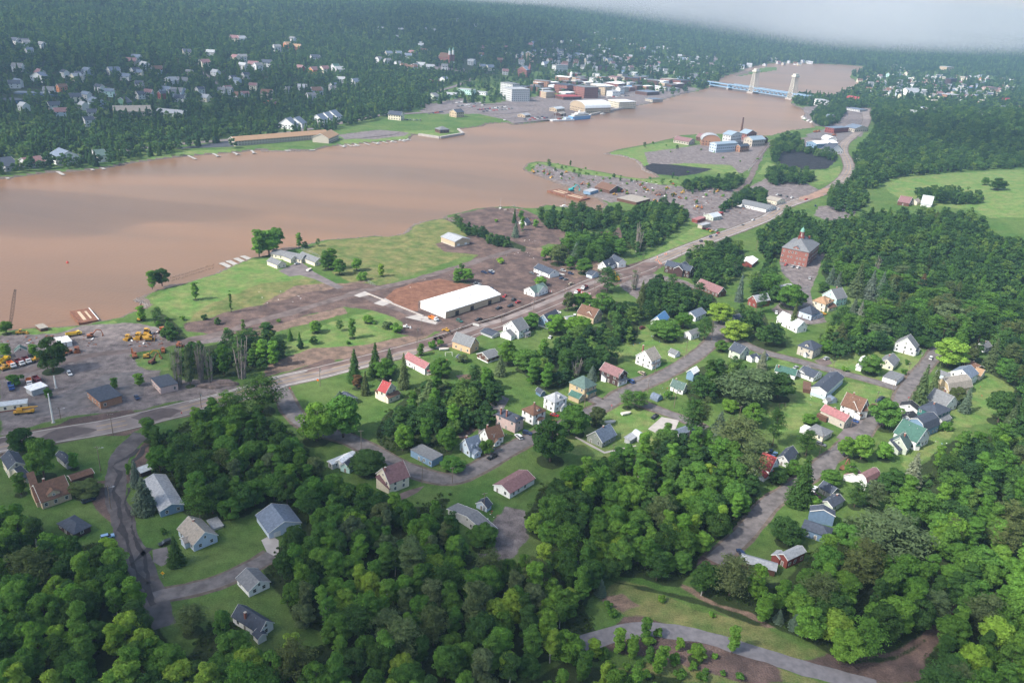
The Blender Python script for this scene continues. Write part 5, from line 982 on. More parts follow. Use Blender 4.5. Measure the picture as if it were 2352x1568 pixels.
    F_('20 1290,940 1215,915 1360,915', 'low grey roofed building on the waterfront', 5, 'stone', 'sblue', 'flat')
    F_('20 470,920 360,885 680,900', 'covered deck with coral red roof below downtown', 6, 'brown', 'red', 'flat', cat='deck', floors=0 or 1)
    F_('20 830,1035 755,1010 860,1010', 'small red roofed building beside the arena', 5, 'red', 'red', 'gable', 'R', .3)
    F_('20 410,1030 345,1010 475,1005', 'low white roofed shed by the ferry dock', 5, 'tan', 'metal', 'gable', 'R', .3); F_('20 120,1085 60,1065 160,1060', 'low pale roofed shed by the marina cars', 4, 'tan', 'ltgray', 'gable', 'R', .3); F_('20 450,1070 400,1050 475,1045', 'low brown shed beside the tugboat', 4, 'brown', 'tan', 'gable', 'R', .3)
    # church with twin spires
    r, lx, ly = F_('10 1770,600 1630,530 1820,590', 'large red brick church with twin white spires on the far hill', 17, 'brick', 'brown', 'gable', 'L', 1.1, cat='church', name='church', floors=2)
    m = MB()
    for x, hh in ((lx*.12, 40), (lx*.88, 42)): m.box(x-3, x+3, -3, 3, 0, 24, wallm('brick')); m.cyl((x, 0, 24), 2.8, hh-31, TRIM, 8, 2.4); m.cyl((x, 0, hh-7), 2.6, 7, cmat('copper', (.16, .33, .27), rough=.7, var=.15, scale=1), 8, .2)
    m.build('spire', r); m = MB(); m.box(0, lx, -9, -3.1, 0, 8, TRIM); m.build('porch', r)
    # left hill
    for s, l, h, w, rf, k, rd in [('00 1060,1070 960,1030 1460,1060', 'long low school with pale brown roof behind the trees', 7, 'stone', 'tan', 'gable', 'R'), ('00 1690,1090 1470,1040 1770,1050', 'second wing of the low school with pale roof', 7, 'ltgreen', 'ltgray', 'gable', 'L'),
        ('00 520,900 100,870 520,860', 'long grey flat roofed hall at the left edge of the far town', 6, 'blue', 'sblue', 'flat', 'R'), ('00 100,960 -60,925 330,945', 'low blue grey warehouse below the flat roofed hall', 5, 'sblue', 'slate', 'flat', 'R'),
        ('00 880,1000 865,930 1010,1000', 'large pale blue house with white gable', 10, 'ltblue', 'sblue', 'gable', 'L'), ('00 1170,990 1095,950 1250,985', 'bright green gabled house with dark roof', 8, 'green', 'slate', 'gable', 'R'),
        ('00 545,1525 485,1490 735,1500', 'large white lakeside house with pale roof', 10, 'white', 'sblue', 'gable', 'L'), ('00 905,1495 805,1470 1010,1490', 'white lakeside house with green grey roof and porch', 8, 'white', 'ggreen', 'gable', 'R'), ('00 260,1550 150,1530 430,1530', 'long dark brown roofed lakeside houses', 6, 'ltgray', 'mauve', 'gable', 'R'), ('00 60,1580 -80,1545 180,1560', 'dark roofed lakeside house at the left edge', 6, 'gray', 'slate', 'gable', 'R'),
        ('10 170,985 80,960 225,975', 'dark orange walled hall with brown roof among far trees', 7, 'orange', 'mauve', 'gable', 'R'), ('00 410,770 345,730 450,740', 'tall white house with grey roof above the far trees', 11, 'white', 'sblue', 'gable', 'R')]:
        F_(s, l, h*.85, w, rf, k, rd, .5, cat='house' if 'house' in l else 'building', name='house' if 'house' in l else 'town_building')
    # right bank beyond the bridge
    F_('30 470,980 345,935 555,985', 'white three storey hotel beside the bridge foot', 13, 'white', 'ltgray', 'flat', cat='hotel', floors=3); F_('30 800,950 515,900 805,930', 'long white hotel with dark red roof by the water', 7, 'white', 'red', 'gable', 'L', .4, cat='hotel')
    F_('30 840,1030 560,975 850,1010', 'long pale building with blue roof beside the ramp', 4, 'ltgray', 'sblue', 'flat'); F_('30 1640,670 1495,645 1645,650', 'big tan hospital block on the far right bank', 22, 'tan', 'ltgray', 'flat', cat='hospital')
    for s, l, h, w, rf in [('30 1650,920 1535,890 1670,900', 'orange brick block in the right hand town', 13, 'obrick', 'ltgray'), ('30 1840,930 1730,900 1860,900', 'red brick block beside the orange block', 12, 'brick', 'mauve'), ('30 1665,800 1590,790 1670,780', 'dark tower block in the right hand town', 24, 'dbrown', 'slate'), ('30 1845,835 1760,815 1880,820', 'blue roofed block in the right hand town', 9, 'gray', 'blue'), ('30 2010,850 1935,830 2040,830', 'brick school block at the right of town', 14, 'pink', 'mauve'), ('30 1290,745 1235,735 1300,730', 'white roofed hall in the right hand town', 8, 'ltblue', 'white'), ('30 1470,745 1400,735 1505,730', 'pale shop row in the right hand town', 8, 'cream', 'ltgray'), ('30 1530,785 1460,770 1540,765', 'pale grey block in the right hand town', 10, 'ltgray', 'ltgray'), ('30 1290,880 1210,850 1330,855', 'white house group at the near edge of the town', 8, 'white', 'ltgray'), ('30 1530,875 1450,860 1545,850', 'white flat building near the orange block', 7, 'white', 'ltgray'), ('30 1385,1050 1300,1040 1395,1020', 'white house with white roof in the dark trees', 7, 'white', 'white'), ('30 2145,965 2060,940 2155,940', 'red roofed white chapel at the right of town', 7, 'white', 'red')]:
        F_(s, l, h, w, rf, 'gable' if 'house' in l or 'chapel' in l else 'flat', 'R', .6, cat='house' if 'house' in l else 'building')
def far_rect(name, p0, p1, width, label, h, wall, roof, cat):
    a = Pt(*p0)[:2]; b = Pt(*p1)[:2]; d = b-a; L = np.hypot(*d); th = math.atan2(d[1], d[0]); z = float(height(*((a+b)/2)))
    root = empty(name, (a[0], a[1], z), th); tag(root, label, cat); A_, B_ = MB(), MB(); block(A_, B_, lambda s, q, z: (s, q, z), L, width, h, 'gable', .45, wallm(wall), roofm(roof), .8, .4); A_.build('wall', root); B_.build('roof', root)
    w = MB()
    for i in range(2):
        for k in range(int(L/4)): x = 4*k+2; w.box(x-.8, x+.8, -.1, -.02, i*3+1, i*3+2.3, GLASS)
    w.build('window_row', root)['kind'] = 'stuff'; FAR_OBST.extend([(a[0]+d[0]*k/6, a[1]+d[1]*k/6+width/2, width) for k in range(7)]); return root, L, width
HOUSES_FAR = '''150,398,gs 225,405,ws 245,420,wg 270,495,wb 390,435,wg 170,792,wb 600,705,ws 740,720,gs 1160,730,wb 1280,695,cb 1285,800,gs 575,840,or 695,920,cs 800,910,gb 920,840,ws 1010,880,mb 1290,900,gs 1370,880,wm 1500,900,rs 1520,850,bb 1580,880,wg 1660,930,gs 1660,870,gb 1840,860,ws 1890,925,cw 2040,860,gg 2100,860,wg 2180,770,bb 2250,900,wm 225,1010,ww 500,1000,gs 770,1000,gw 560,1060,bm 850,1070,gs 820,1150,ws 1720,510,cs 1880,605,cm 1940,520,gw 1985,690,ww 2165,560,cm 2230,560,wg 2235,640,gw 2220,380,bw 2160,375,cm 2330,620,wm 1600,760,bg 2140,745,ws 2330,820,cm 2260,720,gs 140,800,ws
2370,640,wg 2455,605,ws 2545,465,gg 2880,670,om 2980,660,cm 3080,645,wt 3115,665,ww 3130,770,gw 3260,780,gb 2640,435,oo 2725,455,oo 2690,390,gg 2895,555,gs 2760,655,rm 2650,850,gg 2930,860,gg 3055,840,gg 3480,570,wg 3560,590,wg 3570,520,cb 3660,515,gb 3750,540,wb 3800,640,wr 3865,620,ww 3950,640,ww 3870,425,gw 3870,445,bw 3900,295,ww 3980,300,ww 4210,200,ww 3680,300,ww 4320,590,ww 4430,640,cb 4590,575,rr 4640,680,gm 4650,460,om 4500,640,cb 4810,290,gg 4420,455,gm 4370,255,gg 3500,290,ww 3650,365,ww
4900,415,ob 4870,430,mm 5160,405,wg 5250,395,mm 5360,400,gg 4990,490,gb 5100,470,gg 5150,490,gs 5010,605,wb 5310,500,os 5290,520,wb 5350,530,ww 5400,545,ww 5230,550,gb 5500,440,gg 5550,470,wg 5640,380,oo 5700,380,ww 5540,470,wb 5560,500,ww 5580,480,wb 5590,570,cb 5650,550,ww 5540,560,ww 5640,630,ww 5730,650,ww 5790,640,sm 5780,555,rr 5790,430,gm 5830,430,mg 5870,480,rg 5920,455,sb 5990,500,wb 5900,470,mm 6060,560,wg 6040,600,mm 6160,550,gg 6260,560,bb 6330,550,ws 6320,570,sb 6300,540,rm 6400,545,ww 6240,620,rm 5900,640,ww 5960,635,wm 6020,640,wg 5460,650,ww 5400,600,ww 5180,620,gm 5360,640,gg
5450,330,gg 5480,320,ww 5560,380,ww 5050,400,gg 5300,440,gm 5460,480,gg 6050,460,gg 6090,450,ww 6140,470,gg 6030,340,gg 6100,370,gg 6240,530,ww 6280,560,ww 6350,600,ww 6500,545,ww 6600,620,ww 6650,640,ww 6730,620,ww 6880,610,ww 6780,620,ww 6560,700,ww 6480,680,mm 6620,600,ww
7075,560,ww 7120,555,ww 7240,580,ww 7440,585,ww 8130,600,ww 8210,625,ww 8280,640,ww 7950,800,ww 7990,790,gg 8150,700,mm 8210,715,ww 8290,710,om 8320,690,cm 8100,840,gg 8170,830,gg 8120,870,cc 8160,880,ww 8250,870,ww 8260,900,cc 8380,740,cc 8340,760,or 8500,760,mm 8510,720,ww 8560,730,gg 8590,720,gg 8650,735,cc 8700,760,cc 8790,745,om 8830,730,cc 8880,750,cc 8950,730,ww 9000,740,om 9060,750,mm 8900,720,ww 8480,860,ww 8560,900,cc 8440,1030,sb 8490,1050,sm 8570,1050,gw 8620,1030,sb 8660,1010,gs 8720,1050,gg 8840,1040,gg 9010,960,cc 9000,980,oc 9120,910,cc 9200,1020,gb 9360,1020,rm 9340,980,mm 9290,830,ww 8990,1070,gg 9040,1090,ww 8390,1070,ww 8570,960,cc 9260,830,gg 9200,740,gg 9280,745,gg 9350,650,gg 8350,800,gg 8620,880,om 8700,900,ww 8750,880,cc'''
WC = dict(w='shaded_white', g='ltgray', b='ltblue', o='orange', c='cream', r='red', m='mint', s='stone'); RC = dict(s='slate', g='gray', b='sblue', r='brown', w='ltgray', m='mauve', o='orange', t='green', c='tan')
def far_houses():
    names = dict(w='white', g='grey', b='pale blue', o='orange', c='cream', r='dark red', m='mint green', s='stone coloured')
    rn = dict(s='slate', g='grey', b='blue grey', r='brown', w='pale', m='mauve', o='orange', t='green', c='tan'); cache = {}
    r = random.Random(4)
    todo = []
    for tok in HOUSES_FAR.split():
        x, y, k = tok.split(','); x = float(x); y = float(y); c = int(x//2351); todo.append((*T(c, 0, x-2351*c, y), k))
    for poly, n in (('1180,128 1300,118 1480,128 1600,150 1600,180 1480,165 1330,152 1180,150', 60), ('1960,182 2100,168 2330,182 2330,215 2230,235 2080,225 1990,215', 95), ('20,150 400,130 560,180 800,185 870,200 780,235 560,250 100,235', 22), ('900,130 1150,90 1180,140 1150,160 900,170', 12), ('1660,150 1900,142 1900,147 1700,160', 10)):
        q = pts(poly); xs = [a for a, _ in q]; ys = [b for _, b in q]; k = 0
        while k < n:
            px, py = r.uniform(min(xs), max(xs)), r.uniform(min(ys), max(ys))
            if inside(np.array([px]), np.array([py]), q)[0]: todo.append((px, py, r.choice('wwwggcbs')+r.choice('sggwbrm'))); k += 1
    VV = []; FF = []; MI = []; ML = []; nf = len(HOUSES_FAR.split())
    for ti, (px, py, k) in enumerate(todo):
        p = Pt(px, py+2); wc, rc = k[0], k[1]
        if wc not in WC: wc = 'w'
        if rc not in RC: rc = 'g'
        key = (wc, rc, r.randrange(3))
        if key not in cache:
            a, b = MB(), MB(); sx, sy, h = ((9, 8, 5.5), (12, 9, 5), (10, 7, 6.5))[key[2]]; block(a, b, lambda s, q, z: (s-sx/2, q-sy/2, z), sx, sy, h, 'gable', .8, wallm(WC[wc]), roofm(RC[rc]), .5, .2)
            for i in range(2):
                for xx in (-sx*.25, sx*.25): a.box(xx-.6, xx+.6, -sy/2-.08, -sy/2-.01, i*2.7+1, i*2.7+2.3, GLASS)
                a.box(-sx/2-.08, -sx/2-.01, -.6, .6, i*2.7+1, i*2.7+2.3, GLASS)
            cache[key] = (a.mesh('wall'), b.mesh('roof'))
        rz = r.choice((-.5, .1, .6, 1.0))+r.uniform(-.15, .15)
        if ti >= nf:
            for me in cache[key]:
                k0 = len(VV); c_, s_ = math.cos(rz)*1.5, math.sin(rz)*1.5
                for v in me.vertices: VV.append((p[0]+v.co.x*c_-v.co.y*s_, p[1]+v.co.x*s_+v.co.y*c_, p[2]+v.co.z*1.5))
                for f in me.polygons:
                    m_ = me.materials[f.material_index]
                    if m_ not in ML: ML.append(m_)
                    FF.append([k0+i for i in f.vertices]); MI.append(ML.index(m_))
            FAR_OBST.append((p[0], p[1], 9)); continue
        e = empty('house', tuple(p), rz); link('wall', cache[key][0], e); link('roof', cache[key][1], e)
        sc_ = 1.28 if p[1] < 1600 else 1.55; e.scale = (sc_, sc_, sc_)
        area = 'on the left wooded hillside' if px < 588 else 'on the middle far hillside' if px < 1176 else 'above the downtown' if px < 1764 and px < 1600 else 'near the bridge end' if px < 1780 else 'in the right hand town'
        tag(e, 'small %s house with %s roof %s' % (names[wc], rn[rc], area), 'house', 'distant %s houses with %s roofs %s' % (names[wc], rn[rc], area)); FAR_OBST.append((p[0], p[1], 9))
        # keep the line of sight to the house open: the yard in front of it has no trees
        d = -p[:2]/np.hypot(*p[:2]); 
        for q in (10, 20, 30): FAR_OBST.append((p[0]+d[0]*q, p[1]+d[1]*q, 8))
    me = bpy.data.meshes.new('distant_houses'); me.from_pydata(VV, [], FF)
    for m_ in ML: me.materials.append(m_)
    me.polygons.foreach_set('material_index', MI); me.update(); tag(link('distant_houses', me), 'the many smallest houses of the far town', kind='stuff')
# ================================================================== vehicles, machines, poles, boats, bridge
TYRE = mat('tyre_rubber', (.02, .02, .021), .85, .1, 2)
def paint(c, rough=.35): return cmat('paint', c, rough=rough, var=.05, scale=1, spec=.5)
CARC = dict(black=(.012, .013, .016), white=(.66, .66, .65), silver=(.36, .37, .38), grey=(.13, .135, .14), red=(.36, .02, .02), maroon=(.12, .015, .02), blue=(.035, .08, .24), navy=(.015, .03, .08), green=(.02, .10, .075), yellow=(.62, .42, .03), tan=(.34, .28, .20), orange=(.58, .16, .03), ltblue=(.20, .33, .50))
_vm = {}
def prism(mb, prof, w0, w1, m, zs=None):
    """side outline (x,z) swept across the width; w1 is the half width of the upper points"""
    n = len(prof); vs = [(x, -(w1 if z > (zs or 1e9) else w0), z) for x, z in prof]+[(x, (w1 if z > (zs or 1e9) else w0), z) for x, z in prof]
    mb.poly(vs, [list(range(n)), list(range(n, 2*n))[::-1]]+[[i, n+i, n+(i+1) % n, (i+1) % n] for i in range(n)], m)
def vehicle_parts(kind, col):
    key = (kind, col)
    if key in _vm: return _vm[key]
    P_ = []; p = paint(CARC[col]); L = {'car': 4.6, 'suv': 4.8, 'pickup': 5.5, 'van': 5.1, 'truck': 8.2, 'dump': 7.6}[kind]; W = .9 if kind in ('car', 'suv', 'pickup', 'van') else 1.2
    b, g = MB(), MB(); h = L/2
    if kind == 'car':
        prism(b, [(-h, .35), (-h, .85), (-h+.7, .95), (h-1.3, .92), (h-.1, .72), (h, .35)], W, W, p); prism(g, [(-h+.5, .93), (-h+1.15, 1.36), (.35, 1.38), (h-1.25, .92)], W*.93, W*.72, GLASS, 1.0); b.box(-h+1.15, .4, -W*.7, W*.7, 1.36, 1.43, p)
    elif kind in ('suv', 'van'):
        top = 1.75 if kind == 'suv' else 1.9
        prism(b, [(-h, .4), (-h, 1.05), (h-1.2, 1.02), (h-.05, .9), (h, .4)], W, W, p); prism(g, [(-h+.06, 1.03), (-h+.3, top-.07), (h-2.1, top-.07), (h-1.25, 1.02)], W*.95, W*.8, GLASS, 1.1); b.box(-h+.25, h-2.1, -W*.82, W*.82, top-.07, top, p); b.box(-.2, -.08, -W*.96, W*.96, 1.0, top-.1, p)
    elif kind == 'pickup':
        prism(b, [(-h, .45), (-h, .62), (-.6, .62), (-.6, 1.02), (h-1.3, 1.02), (h, .92), (h, .45)], W, W, p)
        for y in (-W, W-.1): b.box(-h, -.6, y, y+.1, .62, 1.08, p)
        b.box(-h, -h+.1, -W, W, .62, 1.06, p); prism(g, [(-.6, 1.02), (-.5, 1.6), (.7, 1.6), (1.35, 1.02)], W*.95, W*.8, GLASS, 1.1); b.box(-.5, .75, -W*.8, W*.8, 1.6, 1.68, p)
    elif kind in ('truck', 'dump'):
        cab = paint(CARC['white' if kind == 'dump' else col]); b.box(-h, h, -W*.5, W*.5, .7, .95, TYRE); b.box(h-2.2, h, -W, W, .8, 1.7, cab); b.box(h-2.2, h-1.0, -W*.95, W*.95, 1.7, 2.5, cab); g.box(h-1.02, h-.94, -W*.8, W*.8, 1.75, 2.35, GLASS); g.box(h-2.0, h-1.2, -W*1.01, W*1.01, 1.75, 2.3, GLASS)
        bed = MB(); x0, x1 = -h, h-2.5; bed.box(x0, x1, -W*1.03, W*1.03, .98, 1.08, p)
        for y in (-W*1.03, W*1.03-.1): bed.box(x0, x1, y, y+.1, 1.08, 2.1, p)
        bed.box(x1-.1, x1, -W*1.03, W*1.03, 1.08, 2.4, p); bed.box(x0, x0+.1, -W*1.03, W*1.03, 1.08, 1.9, p); P_.append(('truck_bed', bed.mesh(), (0, 0, 0)))
    P_.insert(0, ('body', b.mesh('body'), (0, 0, 0))); P_.append(('windows', g.mesh('windows'), (0, 0, 0)))
    wh = MB(); r = .34 if W < 1 else .5
    vs = []; n = 10
    for y in (-.12, .12):
        for i in range(n): vs.append((r*math.cos(6.2832*i/n), y, r*math.sin(6.2832*i/n)))
    wh.poly(vs, [[i, (i+1) % n, n+(i+1) % n, n+i] for i in range(n)]+[list(range(n)), list(range(n, 2*n))[::-1]], TYRE); wm_ = wh.mesh('wheel')
    for x in ((-h+.9, h-.9) if W < 1 else (-h+.8, -h+2.0, h-1.1)):
        for y in (-W+.06, W-.06): P_.append(('wheel', wm_, (x, y, r)))
    _vm[key] = P_; return P_
CARS = '''02 640,305 655,325 suv white|white van parked alone in the machinery yard
02 1258,522 1270,540 car navy|dark green car beside the orange workshop
02 815,1470 870,1450 van navy|dark minivan parked on the dirt drive
03 990,238 1040,225 suv ltblue|light blue car beside the wrecked lane
03 1520,295 1490,305 suv black|black car half behind the dense spruce
12 2170,1070 2130,1090 pickup black|black pickup truck parked by the pale blue house
11 1870,1388 1900,1400 suv green|green car on the muddy road verge
11 2045,1375 2010,1385 pickup black|black pickup on the highway near the white farmhouse
11 2230,1270 2200,1280 pickup black|black pickup in front of the white warehouse
11 2335,1250 2315,1255 suv black|black car at the corner of the white warehouse
11 2285,1158 2275,1165 car red|red car behind the white warehouse
11 380,860 405,855 car silver|silver car on the lakeside drive
11 2020,1040 2035,1035 car grey|grey car at the end of the flooded yard, left of two
11 2050,1052 2065,1045 car silver|silver car at the end of the flooded yard, right of two
11 2140,1085 2160,1095 car black|first dark car along the back of the white warehouse
11 2170,1100 2185,1108 suv navy|second dark car along the back of the white warehouse
11 2200,1115 2215,1122 car navy|third dark car along the back of the white warehouse
11 2095,940 2125,950 pickup navy|dark pickup leftmost of three by the shore track
11 2160,945 2180,955 pickup navy|dark pickup in the middle of three by the shore track
11 2165,930 2190,940 pickup silver|silver pickup behind the two dark ones by the shore track
21 180,947 200,955 car grey|grey car left of the white bungalow
21 257,975 280,982 car white|white car left below the white bungalow
21 470,925 490,930 suv silver|silver car behind the white bungalow
21 540,952 560,958 suv navy|dark blue car right of the white bungalow
21 455,992 475,985 car navy|left dark blue car in front of the white bungalow
21 493,1005 515,1000 car grey|right dark grey car in front of the white bungalow
21 545,1047 575,1040 suv tan|muddy pale car nearest the highway
21 55,1212 75,1205 car red|red car by the muddy highway
21 15,1190 30,1180 suv black|black car by the muddy highway
21 420,1305 445,1308 car white|white car behind the blue house
21 575,1340 580,1320 van white|white van beside the tan house
21 1195,1452 1225,1440 suv maroon|maroon car on the lawn beside the blue roof
21 350,1535 360,1520 car white|white car hidden in the bushes by the blue house
21 1765,540 1785,538 suv maroon|dark maroon car by the grey box trailer
21 1805,543 1820,541 car red|red car by the grey box trailer
21 1835,560 1848,558 car yellow|small yellow car by the grey box trailer
21 1880,557 1895,552 suv silver|silver car at the road verge, behind the red one
21 1893,578 1908,572 car red|red car at the road verge
21 1870,598 1890,590 pickup silver|silver pickup at the road verge
21 1825,612 1845,603 suv navy|dark car on the highway below the verge cars
21 1735,652 1750,645 suv black|black car on the highway nearest the orange cones
21 2120,505 2135,497 car grey|grey car on the highway by the dark grove
21 2215,458 2228,453 car white|white car on the highway beyond the dark grove
31 165,870 180,862 suv red|red car below the schoolhouse
31 230,887 245,882 suv silver|silver car below the schoolhouse
31 280,895 295,890 suv white|white car below the schoolhouse
31 380,995 380,975 pickup silver|grey pickup on the school drive
31 75,1310 78,1280 pickup white|white pickup beside the white barn
31 95,360 115,352 suv white|white car on the highway below the cream block building
31 85,228 100,222 car white|white car by the gravel lot, first of the row
31 115,235 128,228 suv black|dark car by the gravel lot, second of the row
31 172,245 182,240 car grey|dark car by the gravel lot, third of the row
31 218,255 230,250 suv white|white car by the gravel lot, last of the row
31 350,272 370,265 pickup red|red pickup on the mud covered highway
31 435,330 440,315 pickup navy|blue and white pickup at the lot entrance
22 1190,300 1160,285 suv tan|grey tan car at the dark brown house drive
22 1090,375 1060,355 van blue|dark blue minivan in front of the dark brown house
22 390,685 410,690 car red|bright red car beside the white pale roofed house
22 1310,700 1290,715 pickup black|black pickup on the village green
22 60,885 30,860 van white|white van on the parking slab
22 140,850 165,855 suv navy|dark blue car on the parking slab
22 370,748 385,742 car red|red car under the large spreading maple
32 535,165 550,160 suv silver|silver car by the pale square house
32 255,245 275,235 car silver|silver car behind the bright green roof
32 1495,160 1515,130 van white|white van at the street end
32 1050,530 1090,520 suv black|black car parked on the street verge, first
32 1020,555 1050,548 suv navy|dark car parked on the street verge, second
32 960,602 1000,590 pickup maroon|dark red pickup parked on the street verge
32 790,735 830,750 car blue|blue car in front of the white gabled house
32 485,955 520,965 suv grey|grey car below the white bungalow
32 425,1365 440,1345 suv white|white car beside the higher slate roofed cottage
32 430,1430 470,1445 suv maroon|maroon car in front of the sage walled house
32 20,1020 30,1000 suv navy|dark car left of the slate roofed low house
32 55,1050 75,1025 pickup ltblue|light blue pickup beside the slate roofed low house
32 1090,352 1110,350 car white|white car inside the flat roofed garage
23 2100,385 2085,365 suv navy|dark blue car beside the long brown garage
11 1630,1372 1660,1385 dump orange|orange and white dump truck beside the concrete wall
21 600,1125 580,1140 dump red|red dump truck with blue cab on the muddy highway
21 665,1085 640,1100 dump maroon|dark red dump trailer behind the red dump truck
02 270,390 275,410 dump orange|orange dump truck behind the white canopy
02 345,370 370,395 truck maroon|dark red truck behind the white canopy
02 105,430 110,445 truck blue|blue truck cab behind the white canopy
02 110,230 140,255 dump orange|orange old truck below the brick shack
02 185,210 210,225 dump maroon|maroon old truck below the brick shack
02 250,190 275,210 dump maroon|rusty old truck right of the maroon one
02 40,190 55,180 truck yellow|yellow old truck at the left edge
01 680,1515 770,1500 truck yellow|long yellow tank lorry in the machinery yard'''
def place(parts, root):
    for n, me, loc in parts: o = link(n, me, root); o.location = loc
def make_cars():
    for ln in CARS.strip().split('\n'):
        a, lab = ln.split('|'); t = a.split(); c, r = int(t[0][0]), int(t[0][1]); q0 = [float(v) for v in t[1].split(',')]; q1 = [float(v) for v in t[2].split(',')]
        g = Pt(*T(c, r, *q0)); g2 = Pt(*T(c, r, *q1)); th = math.atan2(g2[1]-g[1], g2[0]-g[0]); kind = t[3]
        e = empty({'car': 'parked_car', 'suv': 'parked_car', 'pickup': 'pickup_truck', 'van': 'minivan', 'truck': 'lorry', 'dump': 'dump_truck'}[kind], (g[0], g[1], g[2]+(.07 if g[1] < 800 else .3)), th); place(vehicle_parts(kind, t[4]), e)
        tag(e, lab, {'car': 'car', 'suv': 'car', 'pickup': 'pickup truck', 'van': 'van', 'truck': 'lorry', 'dump': 'truck'}[kind])
        if g[1] > 900: e.scale = (1.15, 1.15, 1.15)
    # parked rows in the far lots
    rows = [((1040, 239), (1087, 232), 17, 'upper row of cars in the far town car park'), ((1052, 246), (1112, 236), 19, 'middle row of cars in the far town car park'), ((1075, 248), (1112, 243), 9, 'lower row of cars in the far town car park'), ((1098, 254), (1160, 247), 18, 'upper row of cars in the waterfront car park'), ((1110, 258), (1175, 251), 18, 'lower row of cars in the waterfront car park'),
            ((985, 263), (1015, 259), 7, 'cars beside the tan apartments'), ((935, 277), (965, 278), 5, 'cars below the cream apartments'), ((1200, 279), (1255, 272), 11, 'cars in the lot beside the tugboat'), ((1205, 275), (1245, 270), 8, 'second row in the lot beside the tugboat'), ((1310, 220), (1345, 218), 7, 'cars behind the covered deck'), ((1395, 225), (1450, 221), 9, 'cars behind the cream waterfront block'), ((120, 220), (160, 222), 6, 'cars beside the left hall'), ((20, 236), (60, 240), 6, 'cars below the left hall'), ((1945, 243), (1985, 246), 6, 'cars beside the red roofed hotel'), ((1610, 180), (1650, 186), 5, 'cars by the bridge road')]
    r = random.Random(8); cols = ['white', 'silver', 'grey', 'black', 'navy', 'red', 'white', 'silver']
    for a, b, n, lab in rows:
        A = Pt(*a); B_ = Pt(*b); th = math.atan2(B_[1]-A[1], B_[0]-A[0])+math.pi/2
        for i in range(n):
            if r.random() < .15: continue
            t = i/(n-1); g = A+(B_-A)*t; z = float(height(g[0], g[1])); e = empty('parked_car', (g[0], g[1], z+.6), th+r.uniform(-.05, .05)); col = r.choice(cols); e.scale = (1.2, 1.2, 1.2)
            place(vehicle_parts('car' if r.random() < .5 else 'suv', col)[:2], e); tag(e, '%s car in the %s' % (col, lab), 'car', '%s cars in the %s' % (col, lab))
POLES = '''01|x
02 1040,860 11|dark pole on the grass verge of the ravine road junction
02 925,1190 12 lamp|leaning pole with street lamp beside the ravine road
02 1020,1540 11 lamp|pole at the washed out lane, nearest the parked minivan
02 1850,610 8.5 t|pole on the highway verge above the ravine wood
02 560,715 6.5 lamp|short lamp post beside the yellow crane
12 590,415 11 t|utility pole beside the orange road sign
12 967,1010 11|dark pole over the old drive below the great tree
12 1525,1310 12|tall dark pole at the bend of the village street
12 1803,1300 8|short pole right of the street bend
12 2172,1035 11 t|pole beside the black pickup
12 2092,1560 9|pole beside the slate roofed tool shed
12 1478,115 9|pole on the highway at the long white house
11 1522,1495 10|pole at the end of the concrete wall
11 1480,1568 9 t|pole on the meadow edge by the highway
11 2255,1390 9|pole beside the highway in front of the warehouse
11 1855,1480 8|pole with a lamp left of the peach house
11 2290,865 9 t|double pole at the mud field track
11 2178,900 9|pole beside the pickups at the mud field
21 562,1050 10|pole in the muddy yard beside the bungalow
21 750,1140 10|pole beside the white barrier boards
21 480,1175 9|pole at the muddy highway left of the blue truck
21 198,1280 8 t|pole beside the highway left of the blue house
21 643,555 8|pole in the mud delta thicket
21 1200,830 6|thin pole on the green verge
21 1545,840 9|pole at the end of the intact highway
21 1830,1560 12|tall pole at the top of the village street
21 2240,740 10|pole on the meadow left of the school
21 2020,340 8|pole in front of the storage units
21 2240,1290 8|pole in front of the red and white house
22 665,600 11|pole in front of the tan pyramid roofed house
22 965,455 11 t|pole at the dark brown corner house
22 1245,470 8|pole at the street junction
22 1312,290 10|pole in front of the white house on the sunlit lawn
22 1592,148 11|pole on the street lawn above the white shed
22 1487,612 10|pole beside the arched hut lane
22 925,1060 7|old post below the grey cottage path
22 2080,735 9|tall pole on the village green
22 295,700 9|pole beside the white brown roofed house
32 585,305 9|pole on the village street beside the carport
32 1137,490 10|pole at the village cross roads
32 1268,350 11|leaning pole beside the double garage
32 1385,235 10 t|pole with transformer on the upper lawn
32 985,595 9|pole beside the street verge cars
32 470,1040 11 t|pole beside the bungalow lawn
32 760,790 10|pole beside the blue car
31 268,1100 9|pale leaning pole on the school drive
31 1595,1560 9 lamp|pole with lamp above the right village
31 1192,540 7 t|left one of the three power poles on the ridge
31 1252,545 7 t|middle one of the three power poles on the ridge
31 1310,540 7 t|right one of the three power poles on the ridge'''
WOOD = mat('pole_wood', (.17, .13, .10), .95, .25, 1.5); STEEL = mat('galvanised_steel', (.42, .43, .44), .5, .1, 1, metal=.4)
